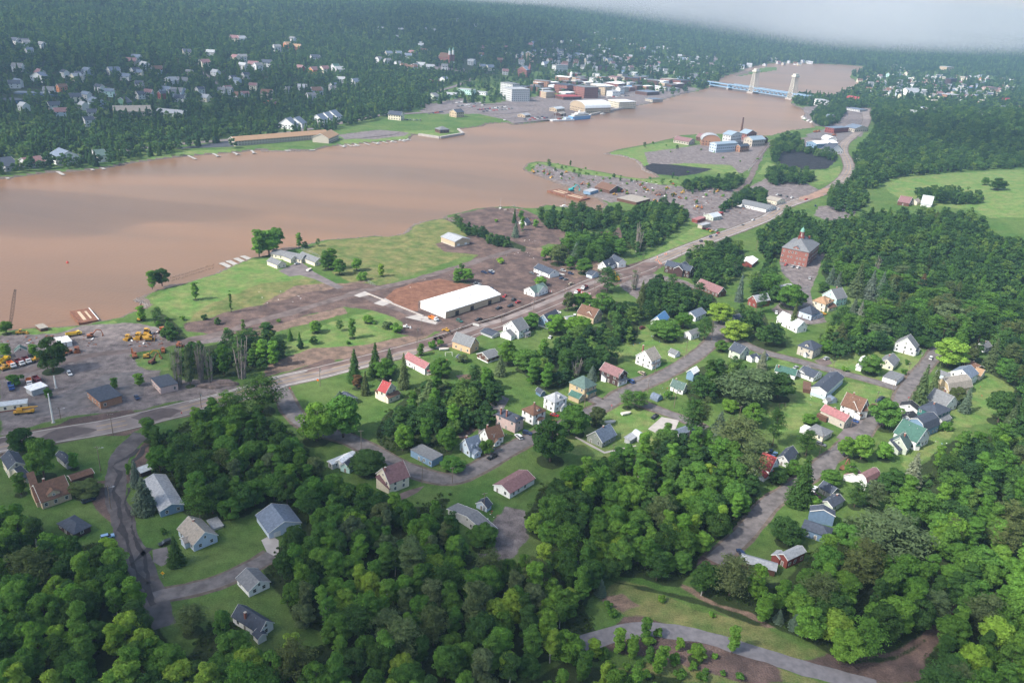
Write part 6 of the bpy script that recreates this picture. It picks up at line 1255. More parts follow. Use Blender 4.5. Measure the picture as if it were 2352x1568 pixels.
def make_poles():
    for ln in POLES.strip().split('\n'):
        a, lab = ln.split('|')
        if lab == 'x': continue
        t = a.split(); c, r = int(t[0][0]), int(t[0][1]); q = [float(v) for v in t[1].split(',')]; g = Pt(*T(c, r, *q)); h = float(t[2]); e = empty('utility_pole', tuple(g), .4); tag(e, lab, 'pole')
        p = MB(); p.beam((0, 0, -.3), (0, 0, h), .34, WOOD, .22, 6); p.build('pole', e)
        x = MB(); x.beam((-1.1, 0, h-.5), (1.1, 0, h-.5), .14, WOOD); 
        for k in (-1, -.4, .4, 1): x.beam((k, 0, h-.45), (k, 0, h-.25), .08, TRIM)
        x.build('crossarm', e)
        if 't' in t[3:]: m = MB(); m.cyl((.32, .2, h-2.2), .28, 1.0, STEEL, 8); m.build('transformer', e)
        if 'lamp' in t[3:]: m = MB(); m.beam((0, 0, h-1.2), (1.9, 0, h-.9), .08, STEEL); m.box(1.6, 2.4, -.18, .18, -1.0+h, -.82+h, STEEL); m.build('street_lamp_arm', e)
    for tl, h, lab in (('02 490,745', 15, 'tall white steel sign post beside the highway kerb'), ('02 515,430', 7, 'short white steel post in the machinery yard')):
        c, r = int(tl[0]), int(tl[1]); q = [float(v) for v in tl[3:].split(',')]; g = Pt(*T(c, r, *q)); e = empty('steel_post', tuple(g)); tag(e, lab, 'post'); m = MB(); m.cyl((0, 0, 0), .42, h*.7, TRIM, 10, .36); m.cyl((0, 0, h*.7), .30, h*.3, TRIM, 10, .26); m.build('post', e); m = MB(); m.cyl((0, 0, 0), .9, .35, CONC, 10); m.build('base', e)
YEL = cmat('paint', (.46, .25, .03), rough=.5, var=.2, scale=.8); ORG = cmat('paint', (.30, .10, .04), rough=.6, var=.3, scale=.8); RUST = cmat('rust', (.17, .075, .045), rough=.9, var=.4, scale=.6); TEAL = cmat('paint', (.03, .36, .36), rough=.5, var=.15, scale=.8)
def machine(kind, spec, lab, m, th=None, s=1.0):
    c, r, x, y = spec; g = Pt(*T(c, r, x, y)); e = empty(kind, tuple(g), th if th is not None else random.uniform(0, 6.28)); e.scale = (s, s, s); tag(e, lab, {'excavator': 'excavator', 'bulldozer': 'bulldozer', 'loader': 'loader', 'mobile_crane': 'crane', 'lattice_crane': 'crane'}[kind])
    if kind in ('excavator', 'bulldozer', 'lattice_crane'):
        for yy in (-1.1, 1.1):
            t = MB(); prism(t, [(-1.9, .45), (-1.5, .05), (1.5, .05), (1.9, .45), (1.5, .85), (-1.5, .85)], .3, .3, TYRE); o = t.build('track', e); o.location = (0, yy, 0)
        b = MB(); b.box(-1.7, 1.3, -1.15, 1.15, .9, 1.9, m); b.build('body', e); b = MB(); b.box(.2, 1.4, -1.1, 0, 1.9, 2.9, m); b.box(.25, 1.45, -1.12, -.02, 2.1, 2.75, GLASS); b.build('cab', e)
    else:
        for xx in ((-1.6, 1.6) if kind == 'loader' else (-3.6, -2.4, 2.2, 3.4)):
            for yy in (-1.1, 1.1): t = MB(); vs = [(.55*math.cos(6.28*i/10), q, .55*math.sin(6.28*i/10)) for q in (-.2, .2) for i in range(10)]; t.poly(vs, [[i, (i+1) % 10, 10+(i+1) % 10, 10+i] for i in range(10)]+[list(range(10)), list(range(10, 20))[::-1]], TYRE); o = t.build('wheel', e); o.location = (xx, yy, .55)
    if kind == 'excavator':
        b = MB(); b.beam((1.2, .3, 1.4), (3.6, .3, 4.2), .55, m, .45); b.beam((3.6, .3, 4.2), (5.8, .3, 3.6), .45, m, .4); b.build('boom', e); b = MB(); b.beam((5.8, .3, 3.7), (6.6, .3, 1.2), .38, m, .3); b.build('arm', e); b = MB(); prism(b, [(6.0, .2), (6.9, .2), (6.9, 1.2), (6.4, 1.3)], .5, .5, m); b.build('bucket', e)
    elif kind == 'bulldozer': b = MB(); b.slab([(2.3, -1.7, .1), (2.45, 1.7, .1), (2.45, 1.7, 1.3), (2.3, -1.7, 1.3)], .15, m); b.box(2.2, 2.35, -1.7, 1.7, .1, 1.3, m); b.build('blade', e); b = MB(); b.beam((0, -1, 1.9), (0, -1, 3), .12, m); b.beam((0, 1, 1.9), (0, 1, 3), .12, m); b.box(-.9, .5, -1.1, 1.1, 3.0, 3.12, m); b.build('canopy', e)
    elif kind == 'loader': b = MB(); b.box(-2.3, .2, -.9, .9, .9, 1.9, m); b.box(.2, 1.9, -.7, .7, .8, 1.4, m); b.build('body', e); b = MB(); b.box(-.5, .8, -.7, .7, 1.9, 2.9, m); b.box(-.45, .85, -.72, .72, 2.05, 2.7, GLASS); b.build('cab', e); b = MB(); b.beam((.8, -.8, 1.5), (3, -.8, .8), .25, m); b.beam((.8, .8, 1.5), (3, .8, .8), .25, m); prism(b, [(2.8, .2), (4, .15), (3.3, 1.3), (2.8, 1.2)], 1.3, 1.3, m); b.build('bucket', e)
    elif kind == 'mobile_crane': b = MB(); b.box(-4.6, 4.6, -1.2, 1.2, 1.0, 1.5, m); b.box(3.1, 4.7, -1.2, 0, 1.5, 2.4, m); b.build('body', e); b = MB(); b.box(-3.2, -.6, -1.1, 1.1, 1.5, 2.8, m); b.build('cab', e); b = MB(); b.beam((-3, .3, 2.9), (4.5, .3, 3.1), .75, m, .6); b.beam((4.5, .3, 3.1), (6.2, .3, 3.15), .45, m, .4); b.build('boom', e)
    elif kind == 'lattice_crane':
        b = MB(); n = 12; L = 27; d = Vector((.34, .15, .93)).normalized(); up = d.cross(Vector((0, 1, 0))).normalized(); sd_ = d.cross(up)
        cor = lambda k, i, j: Vector((1.2, 0, 1.5))+d*L*k/n+(up*i+sd_*j)*(.75*(1-.55*abs(2*k/n-1)**2)+.1)
        for k in range(n):
            for i, j in ((1, 1), (1, -1), (-1, -1), (-1, 1)): b.beam(cor(k, i, j), cor(k+1, i, j), .14, TYRE); b.beam(cor(k, i, j), cor(k+1, -j, i), .08, TYRE)
        b.build('boom', e)
    return e
def make_machines():
    M_ = machine
    M_('lattice_crane', (0, 1, 80, 1450), 'black lattice boomed crane standing at the left shore', RUST, .9, .8)
    M_('mobile_crane', (0, 2, 225, 660), 'yellow mobile crane on the gravel beside the highway', YEL, .35, .95)
    M_('excavator', (0, 2, 1240, 150), 'rust orange excavator with arm on the grass by the yard', ORG, 2.2); M_('excavator', (0, 2, 1350, 150), 'yellow excavator in the bushes of the yard', YEL, .3)
    M_('excavator', (0, 2, 1400, 200), 'rusty orange machine with tyres under the bush', RUST, 1.2); M_('loader', (0, 2, 1500, 100), 'orange machine behind the poplars', ORG, 2.); M_('bulldozer', (0, 2, 1650, 50), 'orange and white machine beyond the poplars', ORG, .2)
    M_('bulldozer', (0, 1, 1180, 1550), 'small yellow bulldozer, left of the row on the gravel', YEL, 4.4); M_('bulldozer', (0, 1, 1280, 1540), 'yellow bulldozer in the middle of the row on the gravel', YEL, 4.6, 1.2); M_('loader', (0, 1, 1350, 1510), 'large orange yellow grader behind the bulldozer row', YEL, 5., 1.5); M_('bulldozer', (0, 1, 1375, 1560), 'orange yellow bulldozer right of the row on the gravel', YEL, .3, 1.2)
    M_('bulldozer', (0, 1, 1495, 1485), 'lone orange bulldozer by the creek', ORG, 3.6, 1.1); M_('loader', (0, 1, 1290, 1370), 'yellow machine wrapped by the creek mouth tree', YEL, 1.6); M_('excavator', (0, 1, 830, 1530), 'red orange excavator beside the yellow tank lorry', ORG, .5); M_('loader', (0, 1, 190, 1500), 'yellow winch machine on the green bank', YEL, .4)
    M_('loader', (0, 2, 625, 115), 'orange loader below the white box trailers', ORG, 4.3); M_('bulldozer', (0, 2, 710, 95), 'orange tractor right of the orange loader', ORG, 5.2); M_('loader', (0, 2, 335, 180), 'yellow grader right of the old trucks', YEL, 1.2); M_('bulldozer', (0, 2, 45, 260), 'yellow machine below the old trucks', YEL, 1)
    M_('loader', (1, 1, 1750, 1475), 'yellow skid loader on the highway', YEL, 2.6, .8); M_('loader', (1, 1, 1380, 1445), 'white skid loader beside the meadow bushes', TRIM, .1, .8); M_('excavator', (2, 1, 960, 1010), 'yellow excavator digging behind the dark cedar', YEL, 1.8, 1.4); M_('excavator', (2, 1, 545, 190), 'turquoise crane standing on the rusty barge', TEAL, .5, 1.6)
    M_('excavator', (3, 2, 690, 1180), 'dark excavator at the washed out lower road', RUST, .8); M_('excavator', (3, 1, 515, 1325), 'small yellow excavator beside the cream house rubble', YEL, 3.2, .7)
    r = random.Random(3)
    for i, (x, y) in enumerate(((200, 20), (330, 40), (365, 65), (290, 15), (500, 20), (1220, 165), (1245, 185), (1350, 230), (1425, 165), (900, 200), (940, 225), (1010, 200), (1060, 215), (1180, 140), (1700, 340), (1740, 350), (1500, 225), (1540, 255), (1890, 195), (1980, 325), (1310, 280), (1660, 125), (1760, 130), (1480, 130), (1560, 210), (640, 130), (700, 130))):
        M_(r.choice(('excavator', 'bulldozer', 'loader')), (2, 1, x, y), 'old %s machine rusting in the junkyard' % ('orange' if i % 2 else 'yellow'), ORG if i % 2 else YEL, None, .85)['group'] = 'old %s machines rusting in the junkyard' % ('orange' if i % 2 else 'yellow')
    for i, (x, y) in enumerate(((430, 1270), (460, 1272), (500, 1268), (530, 1270), (430, 1220), (490, 1215), (780, 1250))):
        g = M_('bulldozer', (3, 0, x*.5+ (15 if i < 4 else 215), y+(10 if i < 4 else 0)), 'orange machine lined up beside the blue metal warehouse', ORG, .2, 1.5); g['group'] = 'orange machines lined up beside the blue metal warehouse'
    # scrap and flood litter: far too many small bits to count
    def litter(name, lab, areas, n, smin, smax, mats):
        mb = MB()
        for poly in areas:
            P_ = np.array([Pt(*q)[:2] for q in pts(poly)]); lo, hi = P_.min(0), P_.max(0); k = 0
            while k < n:
                x, y = r.uniform(lo[0], hi[0]), r.uniform(lo[1], hi[1])
                if not bool(inside(np.array([x]), np.array([y]), [tuple(q) for q in P_])[0]): k += .2; continue
                k += 1; s = r.uniform(smin, smax); a = r.uniform(0, 3.14); m = r.choice(mats); q = [(x+s*math.cos(a+t)*u, y+s*math.sin(a+t)*u, 1.2+r.uniform(.1, s*.6)) for t, u in ((0, 1), (1.3, .5), (3.14, 1), (4.4, .6))]; mb.slab(q, r.uniform(.1, s*.5), m)
        tag(mb.build(name), lab, kind='stuff')
    litter('scrap_metal', 'scattered scrap in the junkyard', ['1215,378 1330,398 1440,410 1560,425 1690,425 1740,470 1690,500 1600,490 1560,455 1450,450 1350,440 1280,415 1230,400'], 330, .5, 1.7, [RUST, RUST, RUST, TRIM, mat('grey_scrap', (.2, .2, .21), .8, .3, 1)])
    litter('scrap_metal', 'scrap heaps in the machinery yard', ['0,780 130,765 210,772 235,795 200,815 60,800 0,820', '290,770 370,762 380,790 300,800'], 60, .3, 1.2, [RUST, RUST, ORG, TRIM])
    litter('flood_debris', 'white litter left by the flood', ['590,660 680,670 720,690 600,705', '1170,560 1240,585 1240,600 1180,590', '930,650 1180,580 1185,590 940,662', '1200,545 1240,548 1235,560 1205,558', '1780,1190 1800,1190 1800,1200 1780,1200'], 14, .2, .6, [TRIM, TRIM, mat('grey_scrap', (.2, .2, .21), .8, .3, 1)])
    litter('driftwood', 'driftwood and wrecked planks by the dry field fence', ['955,985 1010,985 1000,945 950,930', '947,925 985,935 1005,948 975,940', '1120,470 1200,480 1230,520 1180,500'] [1:], 40, .5, 2.2, [mat('driftwood', (.24, .20, .17), .9, .2, 1), RUST])
    litter('garden_clutter', 'pots toys and woodpiles in the village yards', ['1400,790 1440,760 1540,760 1560,780 1480,800', '1500,885 1570,870 1570,915 1510,905', '1850,900 1900,880 1950,960 1870,960', '2140,1000 2180,990 2170,1040 2130,1050', '1900,800 2000,790 2020,820 1930,830', '1110,1020 1180,990 1150,1050', '1250,900 1330,920 1300,960', '2230,850 2300,900 2250,940', '960,800 1060,790 1080,830 1000,830', '1280,745 1330,740 1340,765', '1060,1160 1140,1175 1130,1200'], 16, .15, .55, [TRIM, TRIM, paint(CARC['red']), paint(CARC['ltblue']), WOOD, paint(CARC['green'])])
    litter('rubble', 'brown rubble around the washed out houses', ['1720,715 1790,700 1850,740 1900,700 1925,700 1900,735 1850,750 1760,740', '1540,640 1580,650 1590,665 1550,660', '2000,690 2040,695'], 90, .2, .8, [mat('rubble', (.16, .10, .08), .9, .3, 1)])
def hullm(mb, L, W, h, m, deck):
    n = 9; vs = []; 
    for z, k in ((0, .78), (h, 1)):
        for i in range(n): t = i/(n-1); vs.append((-L/2+L*t*(1 if z else .96), -W/2*k*(1-max(0, (t-.55)/.45)**2), z))
        for i in range(n-1, -1, -1): t = i/(n-1); vs.append((-L/2+L*t*(1 if z else .96), W/2*k*(1-max(0, (t-.55)/.45)**2), z))
    N_ = 2*n; mb.poly(vs, [list(range(N_))[::-1]]+[[i, (i+1) % N_, N_+(i+1) % N_, N_+i] for i in range(N_)], m); mb.poly([(x, y, z-.01*0) for x, y, z in vs[N_:]], [list(range(N_))], deck)
_bm = {}
def boat(kind, px, py, th, lab, group=None, s=1.):
    g = plane_hit(px, py, -.35); z = -.4; e = empty(kind, (g[0], g[1], z), th); e.scale = (s, s, s); tag(e, lab, 'boat', group)
    if kind not in _bm:
        b = MB(); hullm(b, 7, 2.5, 1.0, TRIM, cmat('deck', (.5, .45, .4), rough=.8, var=.1, scale=1)); c = MB(); c.box(-1.6, 1.0, -.85, .85, 1.0, 1.9, TRIM); c.box(-1.2, 1.02, -.88, .88, 1.3, 1.7, GLASS); _bm[kind] = [('hull', b.mesh(), (0, 0, 0)), ('cabin', c.mesh(), (0, 0, 0))]
        if kind == 'sailboat': m = MB(); m.beam((.3, 0, 1), (.3, 0, 10.5), .14, STEEL); m.beam((.3, 0, 2.2), (-2.6, 0, 2.2), .12, STEEL); _bm[kind].append(('mast', m.mesh(), (0, 0, 0)))
    place(_bm[kind], e); return e
def dock(pa, pb, w, lab, group=None, side=None):
    a = plane_hit(*pa, .2); b = plane_hit(*pb, .2); d = b-a; L = np.hypot(*d); th = math.atan2(d[1], d[0]); e = empty('dock', (a[0], a[1], 0), th); tag(e, lab, 'dock', group); DK = mat('grey_planks', (.34, .32, .29), .9, .15, .6)
    m = MB(); m.box(0, L, -w/2, w/2, .15, .4, DK); 
    if side: m.box(L-w, L, -side, side, .15, .4, DK)
    m.build('deck', e); p = MB(); n = max(2, int(L/4))
    for i in range(n+1):
        for y in (-w/2+.1, w/2-.1): p.beam((L*i/n, y, -1.5), (L*i/n, y, .5), .2, WOOD)
    p.build('piling', e)['kind'] = 'stuff'; return e
def make_water_things():
    for i, (a, b, w, sd_) in enumerate((((1, 400), (20, 411), 3, 0), ((130, 393), (146, 402), 3.5, 0), ((200, 384), (215, 391), 3, 0), ((225, 381), (240, 389), 3, 0), ((428, 356), (450, 366), 3, 0), ((488, 352), (503, 360), 3, 3), ((530, 347), (548, 356), 3, 3), ((575, 343), (585, 353), 3, 3), ((655, 340), (662, 347), 7, 0), ((712, 338), (718, 345), 7, 0))):
        dock(a, b, w, ('pale wooden dock on the far shore, %s' % ['at the left edge', 'below the brown roofed lakeside houses', 'beside the white lakeside house', 'right of the white lakeside house', 'left of the motel', 'second left of the motel', 'third left of the motel', 'nearest the motel on the left', 'below the middle of the motel', 'below the right of the motel'][i]), None, sd_)
    for i, x in enumerate((785, 803, 820, 842, 862, 885, 905, 925)): dock((x-9, 331.5-.075*(x-785)), (x+6, 338.5-.09*(x-785)), 2.4, 'small finger dock below the motel lawn', 'small finger docks below the motel lawn')
    for i, (x, y) in enumerate(((792, 337), (818, 336), (870, 330.5), (902, 327), (920, 324), (930, 323.5), (938, 322.5))): boat('motor_boat', x, y, .3, 'small white motor boat at the finger docks below the motel lawn', 'small white motor boats at the finger docks')
    for a, b in (((578, 597), (556, 588)), ((562, 603), (541, 593)), ((545, 609), (523, 599)), ((530, 614), (508, 604))): dock(a, b, 4.2, 'weathered floating dock finger at the shore lawn', 'floating dock fingers at the shore lawn')
    dock((580, 600), (525, 617), 3, 'long walkway joining the four floating dock fingers')
    for i, (x, y) in enumerate(((1850, 275), (1858, 279), (1866, 282), (1845, 270), (1848, 273))): boat('sailboat' if i % 2 == 0 else 'motor_boat', x, y, .5, 'white boat moored at the marina beside the bridge', 'white boats moored at the marina', 1.6)
    for x, y, l in ((1160, 279, 'white boat moored at the wooded far point'), (1385, 263, 'small white boat beside the arena quay'), (1256, 172, 'x')): 
        if l != 'x': boat('motor_boat', x, y, .4, l, None, 1.5)
    boat('sailboat', 1748, 481, .3, 'x', None) if 0 else None
    boat('sailboat', 1296, 476, .2, 'sailboat stranded behind the thicket of the mud delta', None, 1.2); boat('sailboat', 1149, 482, 1.2, 'white sailboat at the edge of the mud delta', None, 1.1)
    for (x, y, th, l) in (((22, 1050, 670), 0, .5, 'grey covered boat on the village green'), ((22, 905, 750), 0, .4, 'small open boat beside the grey cottage'), ((12, 1730, 80), 0, .3, 'white boat on the lawn of the peach house'), ((11, 490, 915), 0, 1.3, 'covered boat parked on the lakeside drive'), ((21, 450, 960), 0, -.3, 'white boat on trailer beside the bungalow')):
        c, r = divmod(x[0], 10); g = Pt(*T(c, r, x[1], x[2])); e = empty('boat_on_land', tuple(g+np.array([0, 0, .35])), th); tag(e, l, 'boat')
        if 'motor_boat' in _bm: place([(n, m, lo) for n, m, lo in _bm['motor_boat']][:1], e)
        t = MB(); t.box(-2.4, 2.4, -.6, .6, -.3, 0, STEEL); t.build('trailer', e); e.scale = (.85, .85, .85)
    # rusty barges
    for (pa, pb, w, lab, c2) in (((183, 713), (205, 740), 11, 'rusty deck barge moored at the left bank', None), ((1270, 437), (1305, 447), 18, 'rust brown barge carrying the turquoise crane', None), ((1300, 447), (1345, 458), 16, 'rust brown hopper barge beside the crane barge', None)):
        a = plane_hit(*pa, .5); b = plane_hit(*pb, .5); d = b-a; L = np.hypot(*d); e = empty('barge', (a[0], a[1], -.6), math.atan2(d[1], d[0])); tag(e, lab, 'barge'); m = MB(); m.box(0, L, -w/2, w/2, 0, 1.7, RUST); m.build('hull', e)
        m = MB(); m.box(0, L, w/2-.35, w/2+.05, 1.0, 1.95, TRIM if pa[0] < 300 else RUST); m.box(0, L, -w/2-.05, -w/2+.35, 1.0, 1.95, RUST); m.box(L*.15, L*.85, -w*.2, -w*.05, 1.7, 1.85, wallm('tan')); m.box(L*.2, L*.8, w*.15, w*.25, 1.7, 1.85, wallm('tan')); m.build('deck_plating', e)
    # ferry
    g = plane_hit(1334, 274, -.4); e = empty('ferry', (g[0], g[1], -.5), .75); tag(e, 'blue and white passenger ferry moored at the arena quay', 'ship'); s = 52; m = MB(); hullm(m, s, 11, 6.5, cmat('paint', (.16, .34, .62), rough=.5, var=.06, scale=.3), TRIM); m.build('hull', e)
    m = MB(); m.box(-s*.4, s*.28, -4.6, 4.6, 6.5, 9.3, TRIM); m.box(-s*.4-.05, s*.28+.05, -4.65, 4.65, 7.4, 8.4, GLASS); m.box(-s*.25, s*.2, -3.6, 3.6, 9.3, 11.8, TRIM); m.box(s*.05, s*.21, -3.7, 3.7, 10.2, 11.2, GLASS); m.build('superstructure', e); m = MB(); m.cyl((-s*.1, 0, 11.8), 1.8, 4, TRIM, 10); m.build('funnel', e); m = MB(); m.beam((s*.15, 0, 11.8), (s*.15, 0, 19), .4, TRIM); m.build('mast', e)
    g = plane_hit(1290, 277.5, -.4); e = empty('work_barge', (g[0], g[1], -.5), .62); tag(e, 'grey work barge with crane masts moored left of the ferry', 'barge'); m = MB(); m.box(-24, 24, -6, 6, 0, 2.4, wallm('ltgray')); m.build('hull', e); m = MB(); m.box(6, 16, -4, 4, 2.4, 5.5, wallm('ltblue')); m.box(-8, -2, -3, 3, 2.4, 4.5, wallm('red')); m.build('deckhouse', e); m = MB(); m.beam((-14, 0, 2.4), (-14, 0, 16), .5, STEEL); m.beam((4, 0, 2.4), (4, 0, 14), .5, STEEL); m.build('mast', e)
    g = plane_hit(155, 603.5, -.35); e = empty('buoy', (g[0], g[1], -.5)); tag(e, 'small red buoy floating alone on the brown water', 'buoy'); m = MB(); m.cyl((0, 0, 0), .9, 1.0, paint((.5, .04, .03)), 10, .7); m.cyl((0, 0, 1.0), .3, .8, paint((.5, .04, .03)), 8, .1); m.build('float', e)
    # old pilings along the shore
    m = MB(); r = random.Random(2)
    for i in range(34):
        t = i/33
        for dy in (0, -7): g = plane_hit(392+t*98+r.uniform(-1, 1), 650-t*30+dy-5+r.uniform(-1, 1), 0); m.beam((g[0], g[1], -1), (g[0], g[1], .5), .35, WOOD, .3, 6)
    tag(m.build('old_pilings'), 'two rows of rotten pilings standing in the water', kind='stuff')
    # stone pier and rip-rap
    m = MB(); ST = mat('rock', (.22, .19, .17), .95, .25, .5)
    def rocks(line, n, s0, s1):
        C = smooth_line([np.append(plane_hit(*q, .3), 0) for q in pts(line)], 1.5)
        for i in range(n):
            p = C[r.randrange(len(C))]; s = r.uniform(s0, s1); x, y = p[0]+r.gauss(0, 1), p[1]+r.gauss(0, 1); v = [(x+s*math.cos(a)*r.uniform(.7, 1), y+s*math.sin(a)*r.uniform(.7, 1), -.4) for a in (0, 1.2, 2.5, 3.8, 5.1)]; tp = [(x+(a-x)*.6, y+(b-y)*.6, -.2+s*r.uniform(.5, .9)) for a, b, _ in v]
            m.poly(v+tp, [[i_, (i_+1) % 5, 5+(i_+1) % 5, 5+i_] for i_ in range(5)]+[[5, 6, 7, 8, 9]], ST)
    rocks('700,562 748,551 813,547 858,542 888,544 920,539 935,533 943,520 963,512 993,505 1018,502', 420, .3, .9); rocks('315,688 330,694 340,703 335,680 322,684 330,690', 260, .4, 1.0); rocks('500,627 527,612 577,592', 60, .3, .7); rocks('1388,353 1426,358 1458,367 1473,380 1478,390 1498,398', 160, .8, 1.6); rocks('1176,473 1201,478 1150,475', 60, .5, 1.2); rocks('600,347 655,347 723,346', 120, .5, 1.2)
    tag(m.build('shore_rocks'), 'rip rap stones along the water edge', kind='stuff')
    # quay around the far point
    m = MB(); P_ = [Pt(*q) for q in pts('962,309 1010,316 1064,307 1052,297')]
    for a, b in zip(P_, P_[1:]): m.beam((a[0], a[1], 1.0), (b[0], b[1], 1.0), 3.2, CONC)
    tag(m.build('quay_wall'), 'pale concrete quay wall around the far point', 'quay'); m = MB(); P_ = [Pt(*q) for q in pts('1356,265 1406,254 1458,245')]
    for a, b in zip(P_, P_[1:]): m.beam((a[0], a[1], .8), (b[0], b[1], .8), 4, CONC)
    tag(m.build('quay_wall'), 'concrete quay below the arena', 'quay')
def make_bridge():
    A = plane_hit(1729, 214, 0); B_ = plane_hit(1818, 228, 0); d = B_-A; L = np.hypot(*d); th = math.atan2(d[1], d[0]); e = empty('lift_bridge', (A[0], A[1], 0), th); tag(e, 'blue steel lift bridge with two cream lattice towers across the canal', 'bridge')
    CR = cmat('paint', (.52, .50, .42), rough=.7, var=.08, scale=.2); BL = cmat('paint', (.21, .34, .47), rough=.6, var=.08, scale=.2); W = 9; H_ = 51
    for x in (0, L):
        m = MB(); base = 7; top = 4.2
        for sx in (-1, 1):
            for sy in (-1, 1): m.beam((x+sx*base, sy*W, 3), (x+sx*top*.7, sy*W*.75, H_), .9, CR)
        n = 9
        for k in range(n+1):
            t = k/n; z = 3+(H_-3)*t; bx = base+(top*.7-base)*t; by = W*(1-.25*t); t2 = (k+1)/n; z2 = 3+(H_-3)*t2; bx2 = base+(top*.7-base)*t2; by2 = W*(1-.25*t2)
            for s in (-1, 1):
                m.beam((x-bx, s*by, z), (x+bx, s*by, z), .4, CR)
                if k != 1: m.beam((x+s*bx, -by, z), (x+s*bx, by, z), .4, CR)
                if k < n: m.beam((x-bx, s*by, z), (x+bx2, s*by2, z2), .4, CR); m.beam((x+bx, s*by, z), (x-bx2, s*by2, z2), .4, CR); 
                if 1 < k < n: m.beam((x+s*bx, -by, z), (x+s*bx2, by2, z2), .55, CR)
        o = m.build('tower', e); m = MB(); m.box(x-6, x+6, -8.5, 8.5, H_, H_+3, CR); m.box(x-4, x+4, -6, 6, H_+3, H_+7, CR); m.build('machine_house', o)
        m = MB(); m.box(x-9, x+9, -13, 13, -6, 3, CONC); m.build('pier', e)
    def truss(x0, x1, z0, z1, n, name):
        m = MB()
        for s in (-1, 1):
            m.beam((x0, s*W, z0), (x1, s*W, z0), 1.1, BL); m.beam((x0, s*W, z1), (x1, s*W, z1), 1.1, BL)
            for k in range(n):
                a = x0+(x1-x0)*k/n; b = x0+(x1-x0)*(k+1)/n; m.beam((a, s*W, z0), ((a+b)/2, s*W, z1), .9, BL); m.beam(((a+b)/2, s*W, z1), (b, s*W, z0), .9, BL); m.beam((a, s*W, z0), (a, s*W, z1), .6, BL)
        m.box(x0, x1, -W, W, z1, z1+.7, ASPH2); m.box(x0, x1, -W+.5, W-.5, z0-.2, z0+.4, BL); m.box(x0, x1, -W-.3, -W, z1+.7, z1+1.8, BL); m.box(x0, x1, W, W+.3, z1+.7, z1+1.8, BL); return m.build(name, e)
    truss(7, L-7, 5, 13, 8, 'lift_span'); truss(-70, -7, 5, 13, 5, 'approach_truss'); truss(L+7, L+52, 5, 13, 4, 'approach_truss')
    m = MB(); m.box(-255, -70, -W, W, 11, 13.6, BL); m.box(-255, -70, -W+.3, W-.3, 13.6, 13.9, ASPH2); m.build('approach_girder', e); m = MB(); m.box(-250, -70, -W, W, 4, 6, BL); m.build('lower_deck', e)
    for x in (-75, -135, -195, -250, L+53):
        m = MB(); m.box(x-2.5, x+2.5, -W, W, -6, 4 if x < 0 else 5, CONC); m.box(x-1.5, x+1.5, -W+1, W-1, 6, 11, BL) if x < 0 else None; m.build('pier', e)
